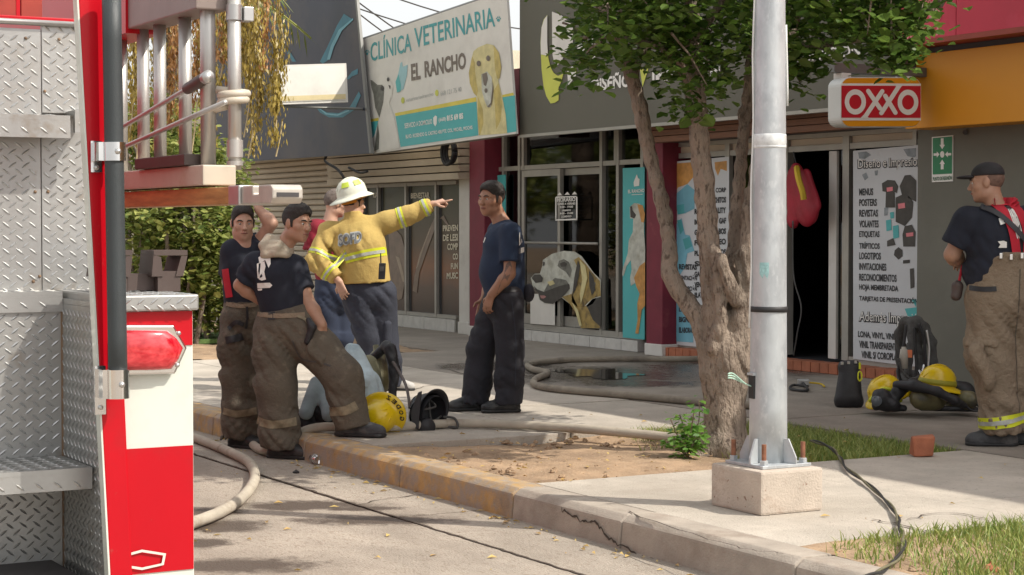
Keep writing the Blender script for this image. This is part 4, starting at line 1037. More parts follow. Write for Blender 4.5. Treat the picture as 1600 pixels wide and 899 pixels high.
decal('white_line', [ZO([(472, 402), (1094, 404), (1094, 692), (472, 692)])], M['white'], pO, XN, bl, 0.007)
decal('red_field', [ZO([(474, 420), (1092, 422), (1092, 672), (474, 670)])], mat('red_face', (0.52, 0.010, 0.032), 0.35, var=0.05), pO, XN, bl, 0.010)
mb = MB()
ring(*ZO([(582, 547)])[0], 83 / 5, 99 / 5, 0.42, pO, XN, mb, 0.013, 32)
ring(*ZO([(993, 550)])[0], 81 / 5, 99 / 5, 0.42, pO, XN, mb, 0.013, 32)
def stroke(p, q, w, off, m=mb, round_=True):
    (ax, ay), (bx, by) = p, q
    L = math.hypot(bx - ax, by - ay); ux, uy = (bx - ax) / L, (by - ay) / L
    pts = []
    for (cx, cy), a0 in (((ax, ay), math.atan2(uy, ux) + math.pi / 2), ((bx, by), math.atan2(uy, ux) - math.pi / 2)):
        for i in range(7):
            t = a0 + math.pi * i / 6; pts.append((cx + w * math.cos(t), cy + w * math.sin(t)))
    poly_px(m, ZO(pts), pO, XN, off)
stroke((682, 462), (775, 598), 17, 0.013); stroke((792, 464), (660, 660), 17, 0.0135); stroke((815, 500), (895, 632), 17, 0.0140); stroke((785, 635), (925, 420), 17, 0.0145)
for q in ([(620, 674), (655, 640), (690, 674)], [(895, 420), (950, 420), (915, 450)]): poly_px(mb, ZO(q), pO, XN, 0.0125)
mb.build('lettering', M['white'], bl)
br = MB()
a, b = PX(1300, 105, ox - 0.12), PX(1449, 107, ox - 0.12)
br.box(ox - 0.17, ox - 0.09, a.y, FY, a.z - 0.045, a.z + 0.035); br.build('bracket_bar', mat('grey_bar', (0.16, 0.16, 0.155), 0.5, metal=0.4), bl, bevel=0.004)
for p0 in (1318, 1414):
    c = PX(p0, 113, ox - 0.12)
    MB().box(ox - 0.19, ox - 0.08, c.y - 0.05, c.y + 0.05, c.z - 0.08, a.z - 0.046).build('hanger', M['white_wall'], bl, bevel=0.005)
# roof edge building pieces seen between banner and olive sign
vp = MB(); vp.box(X(796, 11.0), X(811, 11.0), 11.0, 11.3, 2.5, Zf(804, 108, 11.0))
tag(vp.build('sign_post', M['maroon']), 'maroon post between the vet banner and the olive sign', 'post')
# overhead wires
wi = [((540, -30), (690, 78)), ((575, -20), (800, 130)), ((600, -8), (860, 60)), ((690, -15), (870, 20)), ((760, 90), (900, 10))]
for i, (p, q) in enumerate(wi):
    A, B = PZ(*p, 34), PZ(*q, 40)
    A2, B2 = A + (A - B) * 0.8, B + (B - A) * 0.8
    pts = [A2.lerp(B2, t / 20) - Vector((0, 0, 1.2 * 4 * (t / 20) * (1 - t / 20) * 0.4)) for t in range(21)]
    tag(MB().tube(pts, 0.014, 5).build('overhead_wire', M['rubber']), 'thin overhead wire crossing the pale sky above the vet banner', 'wire', group='overhead wires over the shops')
# ================================================================== fire truck
M['tread'] = mat('tread_plate', (0.40, 0.40, 0.39), 0.42, metal=0.7, var=0.10, vs=3, bump=0.08, bs=40, col2=(0.34, 0.30, 0.25), s2=1.6, lo=0.52, hi=0.75, col3=(0.28, 0.235, 0.185), s3=5, lo3=0.62, hi3=0.75)
M['lug'] = mat('tread_lug', (0.45, 0.45, 0.44), 0.33, metal=0.75, var=0.08)
M['truck_red'] = mat('truck_red_paint', (0.46, 0.002, 0.010), 0.35, var=0.05, vs=2, coat=0.12, spec=0.25, col2=(0.36, 0.012, 0.016), s2=3, lo=0.55, hi=0.8, col3=(0.40, 0.03, 0.03), s3=30, lo3=0.68, hi3=0.74)
M['truck_white'] = mat('truck_white_paint', (0.60, 0.63, 0.57), 0.35, var=0.03, vs=2, coat=0.15, col2=(0.54, 0.57, 0.51), s2=2)
M['chrome'] = mat('chrome', (0.72, 0.72, 0.72), 0.14, metal=1.0, var=0.05)
M['steel'] = mat('dull_steel', (0.5, 0.5, 0.49), 0.38, metal=0.8, var=0.12)
M['alu_tube'] = mat('ladder_aluminium', (0.48, 0.465, 0.44), 0.42, metal=0.6, var=0.1, vs=5, bump=0.06, bs=50)
M['cream_metal'] = mat('cream_painted_metal', (0.52, 0.465, 0.38), 0.5, var=0.08, vs=5, col2=(0.45, 0.36, 0.26), s2=6, lo=0.58, hi=0.72)
M['orange_wood'] = mat('varnished_wood', (0.44, 0.235, 0.085), 0.45, var=0.3, vs=5, bump=0.1, bs=30, stretch=(1, 8, 8), col2=(0.34, 0.11, 0.04), s2=1.5, lo=0.55, hi=0.65)
M['bracket_brown'] = mat('brown_bracket', (0.075, 0.052, 0.045), 0.55, var=0.15)
M['seam'] = mat('sealant_rust', (0.20, 0.13, 0.08), 0.8, var=0.3)
lens = bpy.data.materials.new('red_lens'); lens.use_nodes = True
b = lens.node_tree.nodes['Principled BSDF']; b.inputs['Roughness'].default_value = 0.12; b.inputs['Coat Weight'].default_value = 1
n_ = lens.node_tree.nodes.new('ShaderNodeTexNoise'); n_.inputs['Scale'].default_value = 7
r_ = lens.node_tree.nodes.new('ShaderNodeValToRGB'); r_.color_ramp.elements[0].position = 0.35; r_.color_ramp.elements[0].color = (0.42, 0.005, 0.015, 1); r_.color_ramp.elements[1].position = 0.7; r_.color_ramp.elements[1].color = (0.66, 0.05, 0.06, 1)
lens.node_tree.links.new(n_.outputs['Fac'], r_.inputs[0]); lens.node_tree.links.new(r_.outputs[0], b.inputs['Base Color'])
RXB = -7.17                                     # back of the recess
RXF = -6.60                                     # rear faces of the side boxes
truck = thing('fire_truck', 'red and white fire truck rear with tread plate steps and a black grab rail', 'fire truck', (-9.5, 1.3, RZ))
def lugs(o, u, v, n, parent, pitch=0.052, size=(0.0215, 0.0046), h=0.0035, name='tread_lug', margin=0.02, clip=None):
    o, u, v, n = Vector(o), Vector(u), Vector(v), Vector(n).normalized()
    U, V = u.length, v.length; uu, vv = u / U, v / V
    vs = []; fs = []
    iu, iv = int((U - 2 * margin) / pitch), int((V - 2 * margin) / pitch)
    for j in range(iv + 1):
        for i in range(iu + 1):
            for k in range(2):
                cu = margin + (i + 0.5 * k) * pitch; cv = margin + (j + 0.5 * k) * pitch
                if cu > U - margin or cv > V - margin: continue
                if clip and not clip(cu / U, cv / V): continue
                a = R(38 if k else -38)
                d = uu * math.cos(a) + vv * math.sin(a); s = n.cross(d)
                c = o + uu * cu + vv * cv + n * 0.0005
                L, W = size
                q = len(vs)
                vs += [c - d * L, c - d * L * .35 + s * W, c + d * L * .35 + s * W, c + d * L, c + d * L * .35 - s * W, c - d * L * .35 - s * W, c - d * L * .45 + n * h, c + d * L * .45 + n * h]
                fs += [(q, q + 6, q + 1), (q + 1, q + 6, q + 7, q + 2), (q + 2, q + 7, q + 3), (q + 3, q + 7, q + 4), (q + 4, q + 7, q + 6, q + 5), (q + 5, q + 6, q)]
    ob = MB().add([tuple(x) for x in vs], fs).build(name, M['lug'], parent); ob['kind'] = 'stuff'
    return ob
def yz(px, py, x): p = PX(px, py, x); return p.y, p.z
def plate(px0, px1, py0, py1, x, th=0.02, name='tread_panel', parent=truck, pitch=0.052, bev=0.003):
    y0, z1 = yz(px0, (py0 + py1) / 2, x)[0], yz((px0 + px1) / 2, py0, x)[1]
    y1, z0 = yz(px1, (py0 + py1) / 2, x)[0], yz((px0 + px1) / 2, py1, x)[1]
    o = MB().box(x - th, x, y0, y1, z0, z1).build(name, M['tread'], parent, bevel=bev)
    lugs((x, y0, z0), (0, y1 - y0, 0), (0, 0, z1 - z0), XN, o, pitch)
    return o, y0, y1, z0, z1
_, ya, yb, _, zup_ = plate(-330, 64.3, 36, 178, RXB - 0.10)
plate(65.2, 168, 38, 178, RXB - 0.10)
plate(-330, 64.5, 209, 466, RXB - 0.13); plate(65.5, 172, 207, 466, RXB - 0.13)
MB().box(RXB - 0.19, RXB - 0.152, 1.5, PX(168, 200, RXB - 0.15).y, PX(100, 230, RXB - .15).z, PX(100, 165, RXB - .15).z).build('backing_plate', M['tread'], truck)
# folded upper rim
p = PX(60, 36, RXB - 0.09); MB().tube([(RXB - 0.09, ya, p.z), (RXB - 0.09, PX(128, 36, RXB - 0.09).y, p.z)], 0.012, 8).build('rim', M['steel'], truck, smooth=True)
rv = MB()
for px, py in ((40, 60), (92, 62), (70, 143), (127, 127), (52, 440), (62, 432), (75, 300), (55, 300)): c = PX(px, py, RXB - (0.10 if py < 200 else 0.13)); rv.lathe([(0.007, 0), (0.006, 0.004), (0, 0.006)], c, XN, 8)
for i in range(1): pass
o = rv.build('rivet', M['seam'], truck, smooth=True); o['kind'] = 'stuff'
# upper folding step (lip) and its neighbour
def step(px0, px1, py0, py1, xf, depth, name='step', top=True):
    y0 = PX(px0, py0, xf).y; y1 = PX(px1, py0, xf).y; z1 = PX((px0 + px1) / 2, py0, xf).z; z0 = PX((px0 + px1) / 2, py1, xf).z
    m_ = MB(); m_.box(xf - 0.022, xf, y0, y1, z0, z1 - 0.003); m_.box(xf - depth, xf - 0.0, y0 + 0.001, y1 - 0.001, z1 - 0.0028, z1 + 0.016)
    o = m_.build(name, M['tread'], truck)
    lugs((xf, y0, z0), (0, y1 - y0, 0), (0, 0, z1 - z0), XN, o, 0.075, margin=0.028)
    lugs((xf, y0, z1 + 0.016), (0, y1 - y0, 0), (-depth, 0, 0), (0, 0, 1), o, 0.062)
    return o
step(-330, 110, 181, 211, RXB + 0.02, 0.15); step(117, 150, 179, 208, RXB + 0.02, 0.15)
# ledge and lower recess
step(-330, 98, 466, 492, RXB + 0.012, 0.15, 'ledge')
plate(-330, 98, 490, 905, RXB)
y_s = PX(98, 600, RXB).y
sx = RXF - 0.0
zc_ = PX(98, 470, RXB).z
# side wall of the recess, running from the recess back to the red corner post
def on_side(px, py): return PY(px, py, y_s)
q = [Vector((RXB, y_s, zc_ - 0.012)), Vector((sx - 0.03, y_s, zc_ - 0.012)), Vector((sx - 0.03, y_s, -0.45)), Vector((RXB, y_s, -0.45))]
o = MB().prism(q, (0, 0.03, 0)).build('tread_panel', M['tread'], truck)
lugs(q[3] + Vector((0, -0.0005, 0)), q[2] - q[3], q[0] - q[3], YN, o, 0.05, size=(0.02, 0.0045))
MB().box(RXB - 0.15, sx, y_s + 0.001, y_s + 0.16, zc_ - 0.011, zc_ + 0.008).build('ledge', M['tread'], truck)
sm_ = MB(); sm_.box(RXB - 0.004, RXB + 0.006, y_s - 0.006, y_s + 0.002, -0.42, zc_ - 0.02); sm_.build('seam', M['seam'], truck)
# big lower step
xf = RXB + 0.42
zst_t = PX(70, 741, xf).z; zst_b = PX(70, 769, xf).z
yl = PX(-330, 741, xf).y; yr = PX(144, 745, xf).y
m_ = MB(); m_.box(xf - 0.02, xf, yl, yr, zst_b, zst_t - 0.004); m_.box(RXB + 0.003, xf + 0.001, yl, min(yr, y_s - 0.003), zst_t - 0.0038, zst_t + 0.014)
o = m_.build('step', M['tread'], truck)
lugs((xf, yl, zst_b), (0, yr - yl, 0), (0, 0, zst_t - zst_b), XN, o, 0.07, margin=0.022)
lugs((RXB + 0.01, yl, zst_t + 0.0142), (0, y_s - yl, 0), (xf - RXB - 0.02, 0, 0), (0, 0, 1), o, 0.06)
# red corner post, leaning with the body
post = [(122, -12), (166, -12), (196, 640), (208, 915), (173, 915), (148, 450)]
slab_px(post, (RXF + 0.02, 0, 0), XN, 0.06).build('corner_post', M['truck_red'], truck, bevel=0.006)
slab_px([(119.5, -12), (122.3, -12), (148.3, 450), (173.4, 915), (170.5, 915), (145.5, 450)], (RXF + 0.022, 0, 0), XN, 0.05).build('post_edge', M['truck_white'], truck)
# grab rail with clamps
ra, rb_ = PX(174, -14, RXF + 0.10), PX(184.5, 600, RXF + 0.10)
rail = MB().tube([ra.lerp(rb_, t / 8) for t in range(9)], 0.034, 18).build('grab_rail', mat('ribbed_black_rubber', (0.035, 0.042, 0.045), 0.5, var=0.1, bump=0.2, bs=200), truck, smooth=True)
def clamp(px, py, l):
    t = (py + 14) / 614.0; c = ra.lerp(rb_, t); d = (rb_ - ra).normalized()
    m_ = MB(); m_.tube([c - d * l, c + d * l], 0.041, 16)
    m_.obox(c + Vector((-0.035, -0.032, 0)), (0.04, 0, 0), (0, 0.026, 0), (0, 0, l * 1.0))
    m_.obox(c + Vector((-0.072, -0.045, -l * .5)), (0.006, 0, 0), (0, 0.02, 0), (0, 0, l * 1.7))
    o = m_.build('clamp', M['chrome'], truck, auto=True)
    for rr_, cc_ in ((0.011, c + Vector((0.041, 0, 0))), (0.009, c + Vector((-0.066, -0.045, -l * 1.7)))): MB().lathe([(rr_, 0), (rr_, 0.008), (0.0, 0.010)], cc_, XN, 8).build('bolt', M['steel'], o, smooth=True)
clamp(180, 236, 0.033); clamp(184, 600, 0.052)
# kerb side compartment with red, white, red bands
ybx0, ybx1 = y_s + 0.035, PX(302.5, 560, RXF).y
z_cap = PX(250, 486, RXF).z
side = MB().box(-13.4, RXF - 0.004, ybx0, ybx1, -0.02, z_cap).build('side_box', M['truck_white'], truck, bevel=0.006)
def band(py0, py1, m, nm='stripe'):
    z1, z0 = PX(250, py0, RXF).z, PX(250, py1, RXF).z
    MB().box(RXF - 0.004, RXF, PX(196, 560, RXF).y - 0.02, ybx1 - 0.004, z0, z1).build(nm, m, truck)
band(487, 541, M['truck_red']); band(699, 894, M['truck_red'])
MB().box(-13.4, -6.7, ybx1 + 0.0005, ybx1 + 0.004, -0.02, 0.42).build('stripe', M['truck_red'], truck)
# tread plate cap on the box
yc1 = PX(311, 472, RXF + 0.03).y; zc1_ = PX(250, 461, RXF + 0.03).z
m_ = MB().box(-13.3, RXF + 0.03, ybx0 - 0.02, yc1, z_cap + 0.001, zc1_)
cap = m_.build('cap', M['tread'], truck, bevel=0.008)
lugs((RXF + 0.03, ybx0, z_cap), (0, yc1 - ybx0, 0), (0, 0, zc1_ - z_cap), XN, cap, 0.05, margin=0.012)
lugs((RXF + 0.03, ybx0, zc1_), (0, yc1 - ybx0, 0), (-2.0, 0, 0), (0, 0, 1), cap, 0.062)
# tail light
bz = slab_px([(180, 508), (272, 508), (293, 544), (274, 585), (180, 587)], (RXF + 0.03, 0, 0), XN, 0.03).build('light_bezel', M['chrome'], truck, bevel=0.008)
def lens_ring(q, x):
    P_ = [(180, 516), (240, 516), (262, 517), (276, 529), (286, 544), (279, 562), (268, 577), (240, 579), (180, 579)]; cx, cy = 222, 547
    return [PX(cx + (a - cx) * q, cy + (b_ - cy) * q, x) for a, b_ in P_]
rings = [lens_ring(q, RXF + d_) for q, d_ in ((1, .030), (.99, .040), (.93, .050), (.8, .057), (.55, .062), (.25, .064))]
m_ = MB(); k9 = 9
m_.add([p for rg in rings for p in rg], [(i * k9 + k, i * k9 + (k + 1) % k9, (i + 1) * k9 + (k + 1) % k9, (i + 1) * k9 + k) for i in range(5) for k in range(k9)] + [tuple(range(5 * k9, 6 * k9))])
ln = m_.build('tail_light', lens, truck, smooth=True)
sc_ = MB()
for px, py in ((279, 521), (277, 571)): sc_.lathe([(0.009, 0), (0.008, 0.005), (0, 0.006)], PX(px, py, RXF + 0.030), XN, 10)
sc_.build('screw', M['steel'], bz, smooth=True)
# hexagonal marker outline
mk = MB(); hexo = [(196, 866), (222, 859), (259.5, 865), (256, 883), (222, 891), (196, 887)]; hexi = [(196, 870), (222, 863), (255, 868), (252.5, 880.5), (222, 887), (196, 883)]
f0 = [PX(*p, RXF + 0.008) for p in hexo]; f1 = [PX(*p, RXF + 0.008) for p in hexi]
mk.add(f0 + f1, [(i, i + 1, i + 7, i + 6) for i in range(5)])
mk.build('marker_outline', M['truck_white'], truck)
# painted parts above the recess
zr_ = PX(60, 36, RXB - 0.08).z
MB().box(-12.9, RXB - 0.16, 0.12, y_s - 0.02, -0.1, PX(60, 34, RXB - 0.13).z - 0.04).build('body', M['truck_red'], truck, bevel=0.01)
MB().box(RXB - 0.20, RXB - 0.13, 0.12, PX(135, 33, RXB - 0.1).y, PX(60, 35, RXB - 0.1).z + 0.001, PX(60, 29, RXB - 0.1).z + 0.01).build('top_rail', M['truck_red'], truck, bevel=0.004)
m_ = MB()
for a, b in ((-330, 25), (33, 66)): m_.box(RXB - 0.30, RXB - 0.26, PX(a, 10, RXB - 0.26).y, PX(b, 10, RXB - 0.26).y, PX(40, 36, RXB - 0.26).z, PX(40, -60, RXB - 0.26).z)
m_.build('hose_bed_board', mat('red_brown_board', (0.30, 0.035, 0.02), 0.45, var=0.2, vs=6), truck, bevel=0.004)
m_ = MB(); m_.box(RXB - 0.29, RXB - 0.265, PX(25, 10, RXB - 0.26).y + 0.002, PX(33, 10, RXB - 0.26).y - 0.002, PX(40, 36, RXB - 0.26).z, PX(40, -60, RXB - 0.26).z); m_.build('bed_divider', M['truck_red'], truck)
# left corner of the truck, cab and wheels (beyond the frame or behind the rear)
MB().box(-13.4, RXF - 0.004, 0.0, 0.62, -0.02, z_cap).build('side_box', M['truck_white'], truck, bevel=0.01)
cab = MB(); cab.prism([(-13.45, 0.05, 0.05), (-13.45, 0.05, 2.3), (-14.7, 0.05, 2.3), (-15.2, 0.05, 1.3), (-15.4, 0.05, 0.05)], (0, 2.3, 0)); cab.build('cab', M['truck_red'], truck, bevel=0.05)
MB().prism([(-13.7, 2.352, 1.35), (-13.7, 2.352, 2.05), (-14.6, 2.352, 2.05), (-14.85, 2.352, 1.35)], (0, 0.012, 0)).build('cab_window', M['glass_dark'], truck)
for wx_ in (-9.3, -14.3):
    for wy in (0.12, 2.04):
        w = MB().lathe([(0.3, 0), (0.46, 0.02), (0.5, 0.06), (0.5, 0.22), (0.46, 0.27), (0.3, 0.28)], (wx_, wy, RZ + 0.5), (0, 1, 0), 28).build('wheel', M['rubber'], truck, smooth=True)
        MB().lathe([(0.29, -0.005), (0.29, 0.285)], (wx_, wy, RZ + 0.5), (0, 1, 0), 20).build('rim', M['steel'], w)
MB().box(-13.3, RXF - 0.1, 0.7, y_s - 0.05, -0.06, 0.1).build('chassis', M['dark_trim'], truck)
# folded hose saddle brackets standing on the cap
hb = MB()
def saddle(px0, px1, x):
    a = PX(px0, 398, x); b = PX(px1, 398, x); z0 = zc1_ + 0.06; z1 = a.z
    mid = (a.y + b.y) / 2
    hb.prism([(x, a.y, z1), (x, a.y + 0.03, z1 - 0.01), (x, mid - 0.03, z0), (x, mid - 0.075, z0)], (-0.16, 0, 0))
    hb.box(x - 0.16, x + 0.0, a.y + 0.001, b.y, z1 - 0.004, z1 + 0.016)
    hb.prism([(x, b.y - 0.025, z1 - 0.006), (x, b.y, z1 - 0.006), (x, mid + 0.05, z0), (x, mid + 0.02, z0)], (-0.16, 0, 0))
    hb.box(x - 0.155, x - 0.005, mid - 0.05, mid + 0.04, zc1_ + 0.001, z0 + 0.02)
saddle(240, 293, RXF - 0.25); saddle(160, 207, RXF - 0.25)
a, b = PX(200, 446, RXF - 0.3), PX(250, 446, RXF - 0.3)
hb.box(RXF - 0.36, RXF - 0.30, a.y, b.y, a.z - 0.02, PX(200, 428, RXF - 0.3).z)
hb.build('hose_saddle', M['bracket_brown'], truck)
# ---------------------------------------------- ladder hung on its edge along the kerb side
LYA, LYB = 2.645, 2.79
lad = thing('ladder', 'pale metal ladder hung on its edge along the truck with upright rungs', 'ladder', (-8.5, 2.72, 1.5))
LX1 = PY(344, 280, 2.72).x
zlb0, zlb1 = PX(345, 290, LX1).z, PX(345, 258, LX1).z
ztp = PX(313, 21, PY(313, 21, 2.72).x).z
MB().box(-12.2, LX1, LYA, LYB, zlb0, zlb1).build('rail', M['cream_metal'], lad, bevel=0.006)
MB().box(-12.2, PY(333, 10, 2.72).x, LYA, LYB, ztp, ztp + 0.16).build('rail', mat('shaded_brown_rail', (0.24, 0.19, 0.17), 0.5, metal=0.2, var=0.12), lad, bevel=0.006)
MB().box(-12.1, PY(225, 14, 2.72).x, LYA - 0.012, LYB + 0.012, ztp - 0.02, ztp + 0.30).build('hanger_channel', M['truck_red'], lad)
MB().box(PY(222, 255, 2.66).x, PY(300, 255, 2.66).x, LYA - 0.02, LYA + 0.09, zlb1 + 0.002, zlb1 + 0.05).build('wood_block', M['bracket_brown'], lad, bevel=0.004)
for px in (325, 289.5, 250, 224, 190, 178):
    x = PY(px, 150, 2.72).x; rr = 0.032 if px > 300 else 0.028
    m_ = MB(); n = 16
    for z0, z1 in ((zlb1 - 0.01, ztp + 0.01 if px < 300 else ztp + 0.3),):
        m_.tube([(x, 2.72, z0), (x, 2.72, z1)], rr, n)
    m_.build('rung', M['alu_tube'], lad, smooth=True)
for px in (162,): pass
x = LX1 - 0.1
for k in range(5): pass
# upright suction tube with a strap wound round it
stp = thing('suction_tube', 'grey upright pipe beside the ladder end with a padded coil round it', 'pipe', (PY(367, 200, 2.80).x, 2.80, 1.6))
c0 = PY(367, 258, 2.80)
x = c0.x; y = 2.80
zt_ = PX(367, -20, x).z; kz = lambda py: PX(367, py, x).z
MB().tube([(x, y, c0.z - 0.02), (x, y, zt_)], 0.028, 18).build('pipe', M['alu_tube'], stp, smooth=True)
for a, b in ((246, 219), (259, 252), (32, 8)): MB().tube([(x, y, kz(a)), (x, y, kz(b))], 0.0345, 16).build('collar', M['steel'] if a == 32 else M['alu_tube'], stp, auto=True)
MB().obox((x + 0.0, y + 0.055, kz(22)), (0.03, 0, 0), (0, 0.022, 0), (0, 0, 0.03)).build('latch', M['steel'], stp, bevel=0.004)
cw = MB()
pts = []
for i in range(49):
    t = 2 * math.pi * i / 22; pts.append((x + 0.048 * math.cos(t), y - 0.006 + 0.052 * math.sin(t), kz(167) + (kz(146) - kz(167)) * i / 48))
pts = [(x - 0.08, y - 0.06, kz(170)), (x - 0.03, y - 0.05, kz(168))] + pts[10:] + [(x - 0.05, y - 0.06, kz(140))]
cw.tube(spline(pts, 2), 0.017, 10); cw.build('strap_coil', M['cream_metal'], stp, smooth=True)
# pike poles slung through the rungs
def pole_thing(p, q, label, head):
    A, B = PY(*p, 2.66), PY(*q, 2.66)
    A = A + (A - B) * 2.0
    t = thing('pike_pole', label, 'pole', tuple(B))
    MB().tube([A, B], 0.011, 10).build('shaft', M['alu_tube'], t, smooth=True)
    if head:
        d = (B - A).normalized(); MB().tube([B - d * 0.22, B - d * 0.2, B - d * 0.02, B + d * 0.03], [0.014, 0.024, 0.026, 0.012], 12).build('grip', M['bracket_brown'], t, smooth=True)
        MB().tube([B + d * 0.02, B + d * 0.06], 0.026, 10).build('grip_end', M['steel'], t, smooth=True)
pole_thing((203, 192), (318, 124), 'grey rod with dark grip slung across the ladder rungs, upper of two', True)
pole_thing((203, 226), (352, 160), 'plain pale rod slung across the ladder rungs, lower of two', False)
# beam under the ladder ending in a metal hook
bm_ = thing('rack_beam', 'orange varnished beam under the ladder with a bright metal hook at its end', 'beam', (PY(300, 310, 2.72).x, 2.72, 1.4))
xb0 = PY(378, 305, 2.72).x; xb1 = PY(444, 305, 2.72).x
z0, z1 = PX(378, 320, xb0).z, PX(378, 292, xb0).z
MB().box(-12.0, xb0, 2.665, 2.80, z0, z1).build('beam', M['orange_wood'], bm_, bevel=0.005)
MB().box(xb0 + 0.002, xb0 + 0.12, 2.66, 2.805, z0 - 0.003, z1 + 0.004).build('ferrule', M['steel'], bm_, bevel=0.006)
xa_, xb_ = xb0 + 0.122, xb1
zm = (z0 + z1) / 2; nx_ = xa_ + (xb_ - xa_) * .36
prof_ = [(xa_, z0), (xb_ - .02, z0), (xb_, z0 + .02), (xb_, z1 - .015), (xb_ - .02, z1), (nx_ + .06, z1), (nx_ + .06, z1 - .035), (nx_, z1 - .035), (nx_, z1), (xa_, z1)]
MB().prism([(a, 2.672, b_) for a, b_ in prof_], (0, 0.126, 0)).build('hook', mat('bright_hook', (0.50, 0.46, 0.41), 0.45, metal=0.4, var=0.15, vs=9), bm_, bevel=0.006)
MB().box(xb_ - .001, xb_ + .003, 2.69, 2.78, z0 + .025, z1 - .03).build('hook_recess', M['dark_trim'], bm_)
# ================================================================== trees, shrubs, lamp pole
M['bark'] = mat('bark', (0.265, 0.215, 0.17), 0.95, var=0.25, vs=9, bump=1.0, bs=55, col2=(0.38, 0.30, 0.235), s2=4, lo=0.45, hi=0.7, col3=(0.13, 0.098, 0.075), s3=34, lo3=0.53, hi3=0.64, stretch=(1, 1, 0.4))
for n_ in M['bark'].node_tree.nodes:
    if n_.type == 'BUMP': n_.inputs['Distance'].default_value = 0.035
M['leaf'] = leaf_mat('ficus_leaf', (0.035, 0.085, 0.012), (0.16, 0.26, 0.045), trans=0.45)
M['leaf_light'] = leaf_mat('young_leaf', (0.08, 0.20, 0.03), (0.22, 0.40, 0.07), trans=0.4)
M['leaf_hedge'] = leaf_mat('hedge_leaf', (0.11, 0.17, 0.035), (0.36, 0.38, 0.11), trans=0.35)
M['seed'] = leaf_mat('seed_strand', (0.22, 0.17, 0.035), (0.46, 0.34, 0.07), trans=0.2)
M['seed_brown'] = leaf_mat('brown_seed_strand', (0.26, 0.12, 0.04), (0.48, 0.25, 0.08), trans=0.2)
def leaf_cloud(pts, rnd_, lmin, lmax, mb, droop=0.5, wid=0.42):
    for p in pts:
        p = Vector(p); l = lmin + (lmax - lmin) * rnd_.random() ** 1.6 * 1.15; a = rnd_.uniform(0, 6.283)
        d = Vector((math.cos(a), math.sin(a), rnd_.uniform(-droop - 0.3, 0.35))).normalized()
        s = d.cross(Vector((rnd_.uniform(-.6, .6), rnd_.uniform(-.6, .6), 1))).normalized() * l * wid
        n = s.cross(d).normalized() * l * rnd_.uniform(0.05, 0.18)
        q = len(mb.v)
        mb.v += [tuple(p), tuple(p + d * l * .35 + s + n), tuple(p + d * l * .75 + s * .8 + n), tuple(p + d * l), tuple(p + d * l * .75 - s * .8 + n), tuple(p + d * l * .35 - s + n)]
        mb.f += [(q, q + 1, q + 2, q + 3), (q, q + 3, q + 4, q + 5)]; mb.mi += [0, 0]
